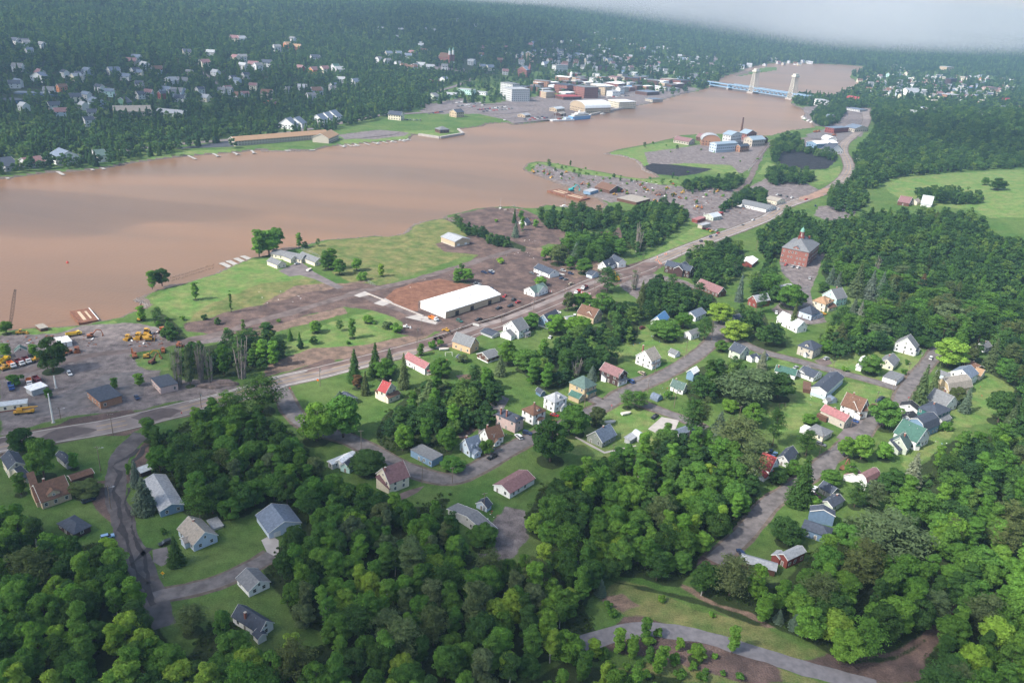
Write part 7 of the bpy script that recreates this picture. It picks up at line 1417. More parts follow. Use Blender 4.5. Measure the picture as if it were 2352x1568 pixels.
def make_small():
    # road signs and cones
    def sign(tl, kind, lab):
        c, r, x, y = tl; g = Pt(*T(c, r, x, y)); e = empty('road_sign', tuple(g), .0); tag(e, lab, 'sign'); m = MB(); m.beam((0, 0, 0), (0, 0, 2.4), .09, STEEL); m.build('post', e); m = MB()
        col = {'orange': paint((.75, .16, .02), .6), 'yellow': paint((.72, .48, .02), .6), 'stop': paint((.5, .02, .02), .6)}[kind]
        if kind == 'stop': n = 8; vs = [(.42*math.cos(math.pi/4*i+.39), -.06, 2.1+.42*math.sin(math.pi/4*i+.39)) for i in range(8)]; m.poly(vs+[(a, b+.05, c_) for a, b, c_ in vs], [list(range(8)), list(range(8, 16))[::-1]], col)
        else: vs = [(0, -.08, 1.3), (.75, -.08, 2.05), (0, -.08, 2.8), (-.75, -.08, 2.05)]; m.poly(vs+[(a, b+.05, c_) for a, b, c_ in vs], [[0, 1, 2, 3], [7, 6, 5, 4], [0, 4, 5, 1], [1, 5, 6, 2], [2, 6, 7, 3], [3, 7, 4, 0]], col)
        o = m.build('panel', e)
        if kind == 'stop':
            f = bpy.data.curves.new('stop_lettering', 'FONT'); f.body = 'STOP'; f.size = .3; f.align_x = 'CENTER'; f.align_y = 'CENTER'; f.extrude = .005; f.materials.append(TRIM); t0 = bpy.data.objects.new('t', f); COL.objects.link(t0); bpy.context.view_layer.update(); me = bpy.data.meshes.new_from_object(t0.evaluated_get(bpy.context.evaluated_depsgraph_get())); bpy.data.objects.remove(t0); t = link('lettering', me, o); t.location = (0, -.075, 2.1); t.rotation_euler = (math.pi/2, 0, 0)
        elif kind == 'yellow': k = MB(); k.box(-.2, .2, -.1, -.08, 1.7, 2.1, paint((.5, .02, .02), .6)); k.build('symbol', o)
    sign((0, 3, 1500, 600), 'yellow', 'yellow diamond warning sign with red symbol beside the lane'); sign((1, 2, 568, 385), 'orange', 'orange diamond roadworks sign beside the utility pole'); sign((2, 2, 912, 620), 'stop', 'red stop sign on the grass triangle'); sign((1, 2, 312, 462), 'stop', 'small red sign at the old drive kerb'); sign((3, 2, 540, 1240), 'stop', 'red round barrier sign at the lower washed out road'); sign((0, 2, 1672, 690), 'stop', 'small red stop sign by the ravine wood')
    sign((3, 2, 1285, 545), 'stop', 'red stop sign seen edge on at the village cross roads')
    # barrier boards
    r = random.Random(4); RD = paint((.55, .03, .03), .6)
    for i, (tl, lab) in enumerate((((2, 1, 335, 1120), 'red and white barrier boards beside the little white house'), ((2, 1, 655, 1135), 'left red and white barrier boards beside the blue dump truck'), ((2, 1, 692, 1142), 'right red and white barrier boards beside the blue dump truck'), ((1, 1, 2020, 1430), 'white barrier trestle on the highway'))):
        g = Pt(*T(*tl)); e = empty('barrier', tuple(g), -.35); tag(e, lab, 'barrier')
        for k in range(3):
            m = MB()
            for j in range(8): m.box(-2.2+j*.55, -2.2+(j+1)*.55, -.04, .04, .5+k*.55, .8+k*.55, TRIM if j % 2 else (RD if i < 3 else TRIM))
            m.build('board', e)
        m = MB(); m.beam((-1.9, 0, 0), (-1.9, 0, 2), .12, STEEL); m.beam((1.9, 0, 0), (1.9, 0, 2), .12, STEEL); m.build('frame', e)
    OR = paint((.8, .16, .02), .6)
    cm = MB(); cm.cyl((0, 0, 0), .42, .12, OR, 8); cm.cyl((0, 0, .12), .32, 1.0, OR, 8, .18); cm.cyl((0, 0, .5), .30, .15, TRIM, 8, .27); cmesh = cm.mesh('traffic_barrel')
    for x, y in ((1335, 798), (1345, 835), (1358, 850), (1370, 858), (1325, 825), (1405, 770), (1418, 768)):
        g = Pt(*T(2, 1, x, y)); o = link('traffic_barrel', cmesh); o.location = tuple(g+np.array([0, 0, .07])); tag(o, 'orange traffic barrel at the end of the intact highway', 'barrel', 'orange traffic barrels at the end of the intact highway')
    # chimney of the junkyard, swing set, fences, mounds
    for tl, s, lab in (((0, 2, 2030, 400), (9, 3.2, 2.2), 'long brown gravel mound beside the highway poplars'), ((2, 1, 1350, 215), (7, 6, 4), 'dark scrap heap in the junkyard')):
        g = Pt(*T(*tl)); bm = bmesh.new(); bmesh.ops.create_icosphere(bm, subdivisions=4, radius=1)
        for v in bm.verts: k = 1+.25*math.sin(v.co.x*5+v.co.y*3)+.12*math.sin(v.co.y*11); v.co.x *= s[0]*k; v.co.y *= s[1]*k; v.co.z *= s[2]*k
        me = bpy.data.meshes.new('mound'); bm.to_mesh(me); bm.free(); me.materials.append(mat('gravel_heap', (.13, .10, .09), .95, .3, .8)); o = link('gravel_mound', me); o.location = tuple(g); o.rotation_euler[2] = .35; tag(o, lab, 'mound')
    def fence(pts_, lab, h=1.8, col=STEEL, name='fence'):
        P_ = [Pt(*q) for q in pts(pts_)]; C = smooth_line(P_, 3.0); e = empty(name, tuple(Pt(*pts(pts_)[0]))); tag(e, lab, 'fence'); o = e.location; pm = MB(); pm.beam((0, 0, 0), (0, 0, h), .1, col); pmm = pm.mesh('post')
        z = height(C[:, 0], C[:, 1]); m = MB()
        for i in range(len(C)): q = link('post', pmm, e); q.location = (C[i][0]-o[0], C[i][1]-o[1], z[i]-o[2])
        for i in range(len(C)-1):
            for hh in ((h-.05, .1, h*.5) if h > 1 else (h-.05,)): m.beam((C[i][0]-o[0], C[i][1]-o[1], z[i]+hh-o[2]), (C[i+1][0]-o[0], C[i+1][1]-o[1], z[i+1]+hh-o[2]), .06, col)
        m.build('rail', e)
    fence('682,570 712,580 735,592', 'wire fence from the shore to the lakeside garage'); fence('1030,505 1062,517 1100,530 1135,545', 'wire fence along the far edge of the dry field'); fence('845,649 862,658', 'short green fence panel at the dry field corner')
    fence('1760,378 1790,345 1805,325', 'x', 1.8) if 0 else fence('1718,395 1745,362 1768,330', 'pale wire fence beside the smelter road')
    g = Pt(*T(3, 2, 125, 600)); e = empty('swing_set', tuple(g), .4); tag(e, 'grey timber swing set on the village lawn', 'swing'); m = MB(); m.beam((-2, 0, 2.2), (2, 0, 2.2), .14, WOOD)
    for x in (-2, 2):
        for y in (-1, 1): m.beam((x, y, 0), (x, 0, 2.2), .14, WOOD)
    m.build('frame', e)
    g = Pt(*T(1, 2, 1770, 130)); e = empty('swing_set', tuple(g), .3); tag(e, 'white swing set on the lawn of the peach house', 'swing'); m = MB(); m.beam((-2, 0, 2.2), (2, 0, 2.2), .12, TRIM)
    for x in (-2, 2):
        for y in (-1, 1): m.beam((x, y, 0), (x, 0, 2.2), .12, TRIM)
    m.build('frame', e)
    for tl, s, lab in (((3, 1, 50, 700), .6, 'x'),): pass
# ================================================================== near trees
SINGLE = '''01 1490,1000 145 165 maple dark|round dark green maple standing at the water edge
01 1400,1025 100 160 ash fresh|slender pale green willow beside the round maple at the water edge
01 1800,1125 90 160 ash fresh|lone young tree on the shore lawn
01 2125,1215 45 190 poplar mid|slim columnar poplar on the shore lawn
01 1300,1330 110 140 ash fresh|young tree growing round a yellow machine at the creek mouth
01 60,1460 110 120 maple mid|small tree beside the crane boom on the bank
11 120,690 220 230 maple fresh|largest tree of the clump behind the lakeside house
11 30,700 150 240 ash fresh|left hand tree of the clump behind the lakeside house
11 190,650 140 190 maple mid|right hand tree of the clump behind the lakeside house
11 395,660 75 125 ash fresh|small pointed tree at the shore beside the lakeside house
11 690,840 150 190 ash mid|tall tree in front of the dry field, left of three
11 770,905 120 150 maple mid|middle tree of the three in front of the dry field
11 640,850 110 170 ash mid|leftmost dark tree beside the lakeside garage
11 925,880 95 115 maple fresh|round young tree in the dry field near the lakeside house
11 1150,930 80 115 ash lime|lime green young tree in the dry field
11 1850,980 110 130 ash fresh|left tree behind the long white warehouse
11 1930,985 130 130 maple fresh|right tree behind the long white warehouse
11 975,985 100 80 bush fresh|bush by the log pile at the dry field corner
11 1035,1375 95 85 maple fresh|round green tree on the meadow nearest the concrete wall
11 885,1470 95 180 ash mid|tall upright tree in the middle of the meadow
11 550,1450 115 120 maple fresh|small spreading tree on the left of the meadow
11 1200,1430 110 80 bush grey|grey green bush at the right end of the meadow
11 1290,1460 120 90 bush fresh|green bush beside the white loader
11 315,1515 60 110 spruce mid|small dark conifer on the meadow
11 100,1500 170 160 ash dark|large dark tree at the left end of the meadow
11 400,1530 40 90 spruce mid|tiny conifer beside the small dark conifer
11 2250,840 80 55 bush lime|bush beside the muddy shore road
21 870,1040 175 210 pine dark|broad dark cedar in front of the yellow digger
21 1180,1160 110 230 spruce olive|ragged tall spruce at the end of the maple row
21 580,765 110 160 spruce blue|blue grey spruce behind the white bungalow
21 420,800 180 190 maple olive|olive green tree behind the white bungalow
21 530,860 90 120 maple mid|round green tree beside the white bungalow
21 300,780 80 110 maple fresh|first of the small round trees by the mud field
21 355,770 80 110 maple fresh|second of the small round trees by the mud field
21 660,900 155 150 maple mid|round maple between bungalow and blue grey garage
21 260,1030 110 90 maple fresh|small maple behind the little white house in the mud
21 1150,650 110 240 bare grey|clump of dead pale poplars beside the washed out road
21 1115,1010 110 210 bare grey|clump of dead grey poplars behind the dark cedar
21 30,560 80 130 spruce blue|blue spruce on the mud delta
21 20,430 50 120 spruce dark|thin spruce at the mud delta edge
21 95,500 60 120 ash fresh|young birch on the mud delta
21 85,420 70 80 ash mid|dark young tree on the mud delta
21 215,495 60 80 bush fresh|green bush at the edge of the mud channel
21 510,1220 110 170 maple olive|olive maple at the highway end of the maple row
21 650,1225 190 170 maple mid|big maple above the tan cross gabled house
21 820,1240 190 190 maple mid|big round maple right of the tan house
21 170,1400 150 150 maple mid|round maple left of the blue house
21 400,1440 190 180 maple fresh|bright maple in front of the blue house
21 600,1460 240 200 maple fresh|broad bright maple below the tan house
21 1900,1340 220 200 maple lime|lime green maple behind the white garage
21 1570,1400 160 150 maple mid|maple right of the blue roofed house
21 1400,1500 300 160 maple mid|broad maple below the blue roofed house
21 1760,1480 130 200 pine dark|dark spruce beside the utility pole at the top of the street
21 2080,1100 90 240 spruce blue|tall blue spruce behind the chapel
21 2030,1490 240 200 maple lime|lime green maple at the top of the village street
21 2280,1230 80 180 pine dark|dark tree in front of the red and white house
31 570,980 100 160 spruce blue|blue spruce nearest the school drive
31 640,1010 80 130 spruce blue|smaller blue spruce second from the school drive
31 800,1040 170 290 spruce grey|tallest spruce of the row right of the school
31 925,1080 140 250 spruce blue|blue spruce second in the row right of the school
31 1015,1090 120 250 spruce blue|narrow blue spruce third in the row right of the school
31 1110,1120 150 210 spruce grey|broad low spruce fourth in the row right of the school
31 1220,980 150 150 pine grey|grey pine behind the spruce row
31 1395,1070 150 190 spruce brown|golden brown spruce in the middle of the hillside wood
31 765,1300 120 210 spruce blue|dark blue spruce beside the silver one
31 825,1335 120 210 spruce pale|silver spruce right of the washed out houses
31 1660,1350 270 210 maple grey|grey green willow with long limbs above the village
31 1010,1490 190 130 maple grey|half bare grey tree above the upper lawn
31 975,900 70 190 bare grey|dead pale snag in the hillside wood
31 220,1350 90 230 spruce olive|ragged spruce in front of the white barn
31 500,1090 110 100 maple dark|dark round tree beside the school drive
31 2100,145 140 120 maple dark|lone round tree on the ski slope
31 1990,110 70 70 maple mid|small round tree on the ski slope
31 200,1180 260 230 maple mid|broad maple below the school
32 85,430 290 260 maple dark|large round dark maple on the sunlit village lawn
32 1650,130 300 270 maple lime|huge bright lime green maple at the street end
32 930,240 200 190 maple mid|round maple between the two upper cottages
32 1055,690 260 280 maple mid|large maple in front of the pale blue house
32 1375,440 160 370 spruce grey|tall spruce beside the street, left of the pair
32 1500,380 110 290 spruce grey|tall spruce beside the street, right of the pair
32 1800,560 120 230 spruce blue|slim blue spruce behind the teal house
32 1720,520 150 170 maple olive|olive cedar beside the slim blue spruce
32 1300,1210 200 330 spruce pale|large silver spruce below the sage green house
32 40,820 130 320 pine dark|dark pine above the slate roofed low house
32 345,960 160 240 pine dark|dark pine left of the washed out road
32 285,1300 270 470 spruce dark|very large dark spruce beside the lower street
32 700,990 150 200 maple fresh|bright maple at the washed out road, left one
32 850,1000 190 240 maple fresh|bright maple at the washed out road, right one
32 1060,1030 160 170 maple fresh|bright small maple below the sage green house
32 740,1200 130 160 maple mid|tree in front of the barn like white house
32 1110,1300 230 240 maple dark|broad dark maple right of the barn like house
32 790,1430 150 240 pine dark|dark pine below the barn like house, left one
32 940,1440 180 250 pine grey|grey pine below the barn like house, right one
32 560,1270 190 150 maple mid|low maple left of the lower road barrier
32 220,1180 160 160 maple mid|small maple beside the slate roofed low house
32 90,1260 180 150 maple dark|dark maple in front of the red roofed house
32 380,730 140 100 maple fresh|small maple by the paved pool deck
32 410,1500 160 130 ash fresh|bright shrub tree beside the sage walled house
32 2110,630 250 300 maple dark|dark maple on the right village meadow
32 2210,720 150 240 spruce grey|grey spruce on the right village meadow
32 2030,150 150 290 spruce grey|grey spruce behind the brown roofed house
32 1855,120 120 180 maple olive|olive cedar right of the huge lime maple
32 2160,270 180 190 maple mid|green tree on the meadow behind the yellow house
32 2300,350 110 210 pine olive|olive pine at the right edge of the meadow
32 1630,790 120 90 bush mid|round bush below the teal house
32 1540,790 90 80 bush mid|smaller bush left of the round bush
32 440,1360 1 1 bush mid|x
32 1270,195 50 50 bush mid|small bush on the lawn of the cream cottage
32 1245,285 60 60 bush mid|bush beside the double garage
32 700,260 70 50 bush fresh|bush beside the rubble heap
32 1430,30 150 110 pine dark|dark bush tree beside the white house porch
32 990,30 260 120 maple mid|maple behind the upper lawn
32 535,60 120 130 maple mid|tree beside the pale square house
22 1630,740 160 340 pine dark|dark pine in front of the slate blue roof, leftmost
22 1730,720 110 340 pine olive|thin pine second in front of the slate blue roof
22 1890,790 190 250 spruce blue|blue spruce right of the pines
22 2130,440 430 340 pine grey|very wide pine over the village green
22 2060,900 340 350 pine olive|wide dark pine above the central wood
22 2170,1150 220 420 pine grey|tall pine above the red roofed house
22 2290,190 110 180 spruce pale|silver spruce at the road junction
22 1055,555 120 160 pine mid|left cedar on the grass triangle
22 1165,560 140 160 pine mid|right cedar on the grass triangle
22 775,710 150 180 maple olive|olive round tree above the grey cottage
22 560,740 280 290 maple mid|large spreading maple beside the village street
22 350,940 340 400 maple dark|very large dark maple beside the parking slabs
22 1430,815 95 110 ash mid|small tree beside the slate blue roof
22 1420,900 190 150 maple mid|round tree below the concrete drive
22 1430,500 85 90 bush mid|round bush beside the arched hut
22 730,310 110 140 spruce blue|blue spruce behind the tan house
22 590,260 130 170 bare grey|dead white birch clump behind the tan house
22 2200,700 190 220 maple mid|round maple near the utility pole at the green
22 120,200 240 200 maple mid|round maple behind the white hipped houses
22 1920,60 120 110 maple mid|tree at the pale green house
22 2000,610 150 130 maple fresh|low bright tree at the edge of the green
12 1040,1120 330 230 maple dark|broad dark maple over the teal house
12 1820,1150 210 160 maple mid|round green tree beside the flat garage
12 2120,980 150 140 bush mid|bush between the two street houses
12 905,250 145 290 spruce dark|tall dark spruce by the highway, first of the row
12 1095,190 140 290 spruce dark|tall dark spruce by the highway, second of the row
12 1225,200 130 220 spruce grey|spruce by the highway, third of the row
12 1355,300 125 310 spruce grey|grey spruce beside the long white house
12 1005,400 95 210 spruce olive|thin ragged spruce beside the muddy drive
12 930,390 110 130 ash brown|brown dying tree beside the muddy drive
12 1180,280 190 200 maple mid|maple below the highway spruces
12 560,760 330 380 maple fresh|great spreading tree over the old drive, left part
12 800,720 340 400 maple mid|great spreading tree over the old drive, right part
12 1590,500 240 260 spruce grey|pale ragged spruce in the valley wood
12 2240,240 120 190 spruce grey|grey spruce behind the brown garage
12 2310,130 180 230 maple mid|maple right of the brown garage
12 1700,270 190 180 maple mid|dark maple right of the long white house
12 1515,90 80 110 ash mid|small tree by the highway kerb
12 1620,45 90 80 bush mid|left bush at the highway kerb
12 1700,25 80 70 bush mid|right bush at the highway kerb
12 770,510 110 90 spruce blue|small blue spruces beside the slate roofed house
12 60,520 300 330 pine dark|large dark pine overhanging the highway
12 1890,170 120 80 bush grey|grey bush beside the red shed
12 1360,900 1 1 bush mid|x
02 490,150 240 330 maple dark|large dark tree in the machinery yard
02 1370,830 180 210 ash mid|tree at the top of the ravine road
02 210,930 240 240 maple dark|dark tree at the left edge above the cream house
02 410,1100 270 390 maple mid|tall leafy tree left of the ravine road lawn
02 690,1110 110 160 ash fresh|small bright tree on the ravine road lawn
02 195,1330 150 210 ash mid|tree in front of the cream house porch
02 800,1385 270 120 maple olive|low olive tree beside the parked dark car
02 1255,1230 125 240 spruce blue|slim blue spruce beside the ravine road
02 1335,1430 250 350 spruce blue|large blue spruce beside the ravine road
02 1280,370 115 120 ash fresh|small tree beside the derelict building
02 1055,400 90 110 ash mid|small tree behind the orange workshop
02 450,490 95 100 ash mid|small tree in front of the white canopy
02 140,370 150 110 bush mid|bush behind the parked blue truck
02 1640,240 150 380 bare grey|bare poplar clump, first of the highway row
02 1750,260 110 350 ash grey|thin leaved poplar, second of the highway row
02 1850,220 110 340 bare grey|bare poplar clump, third of the highway row
02 1940,230 100 340 bare grey|bare poplar clump, fourth of the highway row
02 2060,200 150 280 ash mid|leafy tree between the bare poplars
02 2220,190 170 360 bare grey|large bare poplar clump, last of the highway row
02 60,100 120 130 ash fresh|young tree left of the brick shack
02 310,100 100 110 ash fresh|young tree right of the brick shack
02 1180,1180 60 110 bush fresh|bush on the verge of the ravine road
03 1620,370 175 290 spruce dark|dense spruce beside the drive of the pale blue house
03 1770,1000 240 280 pine olive|soft dark pine on the lower left lawn
03 300,560 330 380 pine olive|pale olive pine in the left wood
03 1500,180 60 60 bush mid|small bush on the pale blue house lawn
13 1990,860 270 480 ash grey|tall grey green poplar in the bottom wood
13 1420,480 300 460 ash grey|tall feathery grey tree in the bottom wood
13 2080,230 260 250 maple mid|leafy shrub in front of the long mobile home
23 810,700 125 165 spruce blue|small blue spruce at the clearing edge
23 1225,1080 130 220 ash mid|upright young birch on the old road verge
23 1330,1110 90 110 bush fresh|low bush right of the upright birch
23 1250,1200 140 90 bush fresh|bush below the upright birch
23 990,1210 120 110 bush lime|lime bush on the old road verge, left one
23 1100,1215 110 100 bush lime|lime bush on the old road verge, second one
23 750,1260 160 190 ash lime|lime green sapling beside the old road
23 1530,1215 100 120 bush fresh|round bush on the verge right of the birch
23 1685,1300 165 170 maple fresh|bright round sapling below the old road
23 1990,620 330 380 pine olive|olive pine beside the brown garage
33 170,190 290 260 maple dark|round dark tree left of the deep blue house
33 720,230 230 230 maple mid|round tree right of the deep blue house
33 1120,230 560 420 pine grey|very wide grey pine in the lower right wood
33 780,560 300 330 pine olive|olive pine above the muddy stream
33 610,1060 320 300 maple lime|bright round maple at the old road edge
33 90,960 110 140 spruce blue|small blue spruce at the clearing, left one
33 250,1010 150 170 spruce blue|small blue spruce at the clearing, second one
33 930,1200 130 160 spruce blue|small blue spruce beside the muddy pool
33 1500,880 220 270 pine grey|soft grey pine above the muddy stream'''
WOODS = [   # name for the label, spacing, mix, tones, outline of the canopy in the picture
 ('in the left bottom wood', 7.2, 'maple:6 ash:3 pine:.6 birch:.7', 'mid:4 dark:4 fresh:2 lime:1.2', '-70,1180 0,1185 50,1172 90,1190 105,1225 120,1248 180,1240 225,1232 262,1250 285,1285 305,1335 345,1380 370,1430 385,1470 430,1500 455,1450 500,1410 540,1415 570,1480 600,1500 650,1480 700,1480 740,1465 760,1500 760,1640 -70,1640'),
 ('in the bottom middle wood', 6.6, 'maple:5 ash:4 birch:2 pine:.8', 'mid:4 dark:2 fresh:3 lime:2 grey:1.2', '622,1262 660,1225 700,1190 800,1180 900,1185 1015,1180 1050,1215 1060,1250 1100,1275 1190,1290 1300,1235 1350,1255 1385,1295 1365,1345 1340,1385 1375,1440 1330,1475 1290,1490 1240,1510 1176,1560 1150,1640 740,1640 760,1500 740,1440 700,1425 668,1395 655,1365 625,1335 605,1300'),
 ('in the wood above the ravine road', 6.6, 'maple:6 ash:3 pine:1 birch:.5', 'mid:5 dark:4 fresh:1.5 grey:.5', '335,985 375,992 430,962 475,935 540,930 590,950 640,965 672,985 680,1010 720,1040 738,1062 740,1100 800,1110 860,1135 870,1150 985,1150 1010,1130 1035,1130 1025,1165 1010,1185 880,1190 700,1195 678,1172 640,1158 590,1152 560,1175 500,1185 430,1172 402,1150 402,1105 385,1095 352,1082 348,1040'),
 ('in the valley wood behind the street houses', 7.0, 'maple:8 ash:2 pine:.4', 'dark:3 mid:5 fresh:1', '865,985 875,950 905,925 960,880 1000,862 1050,882 1085,850 1130,850 1152,900 1130,955 1105,975 1060,965 1045,990 1040,1030 1000,1045 960,1025 900,1035 870,1015'),
 ('in the central wood below the cottage', 6.8, 'maple:6 ash:3 birch:1.2 pine:.5', 'mid:5 dark:2.5 fresh:2.5 lime:.8', '1208,1210 1205,1178 1230,1138 1240,1108 1288,1092 1351,1060 1438,1032 1500,1018 1520,1000 1550,1010 1600,1010 1640,1005 1690,1030 1738,1050 1738,1100 1742,1150 1722,1180 1651,1230 1612,1250 1600,1295 1560,1332 1526,1332 1476,1312 1426,1310 1396,1320 1380,1300 1350,1258 1310,1230 1250,1230'),
 ('in the lower right wood', 7.4, 'maple:6 ash:3 pine:1 birch:.7', 'mid:5 dark:1.5 fresh:3.5 lime:.8', '1590,1330 1626,1300 1663,1290 1696,1320 1730,1335 1763,1325 1800,1320 1824,1300 1850,1270 1880,1260 1914,1262 1925,1215 1945,1180 1990,1190 2020,1165 2050,1140 2080,1110 2130,1090 2165,1050 2200,1020 2270,1000 2352,985 2420,980 2440,1640 2130,1640 2131,1501 2165,1465 2200,1405 2210,1370 2195,1375 2150,1415 2110,1450 2064,1480 2014,1486 1964,1492 1914,1488 1864,1458 1789,1432 1764,1412 1726,1390 1651,1370 1613,1350'),
 ('on the wooded hillside right of the school', 8.4, 'maple:5 pine:3 ash:2 spruce:.6', 'dark:4 mid:5 fresh:2 olive:1', '1894,595 1910,560 1899,520 1940,500 1980,490 2020,480 2089,495 2140,485 2174,480 2234,490 2265,505 2275,525 2314,550 2420,545 2430,820 2352,830 2289,812 2240,790 2200,770 2144,772 2114,785 2046,772 1985,772 1939,775 1905,765 1900,745 1945,705 2010,700 2020,690 1980,640 1900,640 1888,615'),
 ('below the highway behind the school', 7.6, 'maple:6 pine:2', 'dark:6 mid:3', '1770,510 1814,480 1850,490 1870,505 1900,512 1960,512 1985,530 1990,560 1960,590 1910,590 1895,570 1870,570 1830,560 1800,570 1790,590 1760,590 1745,560 1740,530'),
 ('among the big maples above the highway bend', 8.0, 'maple:9 ash:1', 'mid:6 dark:3 fresh:1', '1478,650 1500,630 1560,645 1640,668 1655,700 1640,715 1600,722 1580,735 1540,720 1500,718 1475,730 1470,690'),
 ('in the maple grove below the washed out road', 8.0, 'maple:9 ash:1', 'mid:6 dark:3', '1380,700 1400,680 1440,690 1470,720 1465,770 1420,780 1395,750'),
 ('in the grove left of the school', 8.0, 'maple:9 ash:1', 'mid:5 dark:4 fresh:1', '1575,575 1600,560 1640,550 1700,552 1718,590 1700,620 1650,648 1605,650 1575,620'),
 ('between the school and the barn', 8.0, 'maple:9 ash:1 pine:1', 'mid:5 dark:4', '1725,640 1750,610 1765,592 1785,600 1790,640 1810,665 1800,685 1760,690 1730,680'),
 ('in the willow thicket by the mud delta', 6.6, 'ash:6 maple:2', 'mid:5 dark:3 fresh:3', '1236,490 1256,476 1290,480 1330,462 1385,478 1430,465 1428,495 1400,510 1350,522 1310,525 1245,505'),
 ('in the thicket above the green verge', 7.0, 'ash:6 maple:3 pine:.5', 'mid:5 dark:3 fresh:2', '1425,510 1440,478 1500,462 1540,460 1585,482 1580,500 1555,515 1535,540 1500,556 1470,572 1440,560 1430,540'),
 ('in the dark grove behind the washed out houses', 7.4, 'pine:3 maple:5 spruce:1', 'dark:5 mid:4', '1290,545 1330,530 1400,535 1440,548 1440,572 1400,590 1375,595 1360,585 1320,590 1300,570'),
 ('on the lawn edge behind the brown corner house', 8.0, 'maple:8 ash:2', 'mid:5 dark:2 fresh:2', '1195,805 1255,795 1290,782 1365,780 1420,805 1420,830 1370,840 1350,850 1320,845 1300,880 1270,895 1240,880 1205,850'),
 ('in the maple row behind the farmhouse', 8.0, 'maple:9', 'mid:5 fresh:3', '1290,790 1300,750 1370,740 1410,755 1400,785 1340,800'),
 ('around the village green', 8.0, 'maple:8 ash:2', 'mid:5 dark:4', '1590,850 1610,832 1650,822 1700,835 1735,850 1735,880 1700,900 1640,905 1590,915 1572,890'),
 ('behind the white garages', 8.0, 'maple:8 ash:2', 'mid:5 fresh:3', '1640,730 1700,700 1760,712 1770,740 1740,760 1690,745 1660,752'),
 ('above the upper street', 8.0, 'maple:8 ash:2', 'mid:5 fresh:3', '1720,770 1760,742 1800,760 1810,790 1780,800 1740,790'),
 ('behind the pale square house', 8.0, 'maple:8 ash:2', 'mid:5 fresh:3', '1885,755 1940,770 2030,775 2040,792 1980,800 1940,800 1920,820 1890,800'),
 ('in the right village gardens', 8.5, 'maple:6 ash:2 pine:1', 'mid:4 fresh:3 dark:1', '2220,800 2300,830 2400,840 2400,970 2330,960 2300,930 2340,880 2280,850 2230,830'),
 ('below the right village', 7.4, 'maple:7 ash:3', 'fresh:5 mid:4', '2130,1050 2170,1010 2200,1000 2260,1010 2270,985 2400,960 2400,1010 2200,1050 2120,1080 2060,1100 2040,1085 2090,1070'),
 ('on the wooded hill beyond the highway', 9.0, 'maple:8 ash:2', 'dark:6 mid:3 fresh:1', '1958,355 1995,312 2012,285 2060,268 2150,262 2240,268 2420,275 2420,372 2230,382 2150,390 2060,398 2005,425 1965,425'),
 ('on the dark wooded ridge beyond the highway', 9.5, 'maple:8 ash:2', 'dark:6 mid:4', '1995,262 2010,240 2060,235 2150,240 2300,250 2420,262 2420,285 2240,268 2150,262 2060,268 2012,285'),
 ('in the pine stand beside the highway', 7.5, 'pine:6 maple:2', 'olive:5 dark:2 mid:2', '1905,430 1960,410 1990,430 2000,455 1980,475 1940,480 1900,465'),
 ('in the ski slope coppice', 7.5, 'ash:5 maple:4', 'fresh:5 lime:2 mid:2', '2105,432 2150,428 2225,436 2262,446 2262,456 2220,458 2150,456 2110,450'),
 ('along the fence of the dry field', 6.0, 'ash:9', 'fresh:5 mid:4', '1035,502 1060,503 1100,520 1160,540 1210,560 1205,572 1170,560 1110,540 1060,520'),
 ('beside the junkyard lane', 7.0, 'ash:5 maple:4', 'mid:5 fresh:4', '1560,420 1600,405 1650,405 1700,400 1730,410 1720,430 1680,430 1640,425 1580,430'),
 ('around the storage units', 7.5, 'maple:6 ash:3', 'fresh:5 mid:3', '1650,470 1690,440 1740,430 1765,440 1760,460 1700,465 1670,475'),
 ('beside the smelter road', 7.5, 'maple:6 ash:3', 'mid:5 fresh:4', '1755,400 1780,375 1830,390 1880,400 1860,415 1810,412 1780,420'),
 ('around the coal pile', 8, 'ash:6 maple:3', 'mid:5 dark:3', '1768,330 1800,312 1830,305 1850,335 1880,345 1925,350 1925,365 1870,350 1830,340 1795,345 1785,370 1772,365'),
 ('around the marina road', 8, 'maple:6 pine:2', 'mid:4 dark:4', '1862,260 1880,245 1920,245 1945,250 1930,275 1900,285 1870,280'),
 ('around the left highway thicket', 7, 'ash:6 maple:3', 'mid:5 fresh:3 dark:1', '400,800 440,790 520,775 590,765 620,760 650,780 660,810 600,830 560,850 480,860 420,860 400,840'),
 ('along the creek mouth', 5.5, 'ash:7 bush:4', 'fresh:5 mid:3', '345,702 365,705 395,725 420,755 440,772 420,780 385,765 355,735'),
 ('in the scrub at the bottom edge', 5.5, 'bush:5 ash:4', 'fresh:4 lime:3 mid:2 olive:1', '1180,1568 1250,1530 1300,1500 1345,1510 1400,1520 1480,1530 1560,1540 1600,1568 1600,1640 1180,1640'),
 ('along the clearing edge', 4.5, 'bush:8', 'fresh:5 lime:3', '1400,1318 1440,1325 1500,1335 1560,1350 1620,1365 1700,1395 1760,1420 1740,1420 1640,1385 1560,1360 1480,1342'),
 ('along the muddy stream bank', 4.5, 'bush:8', 'fresh:4 lime:4', '1880,1485 1960,1500 2060,1492 2130,1455 2110,1470 2060,1500 1960,1510'),
]
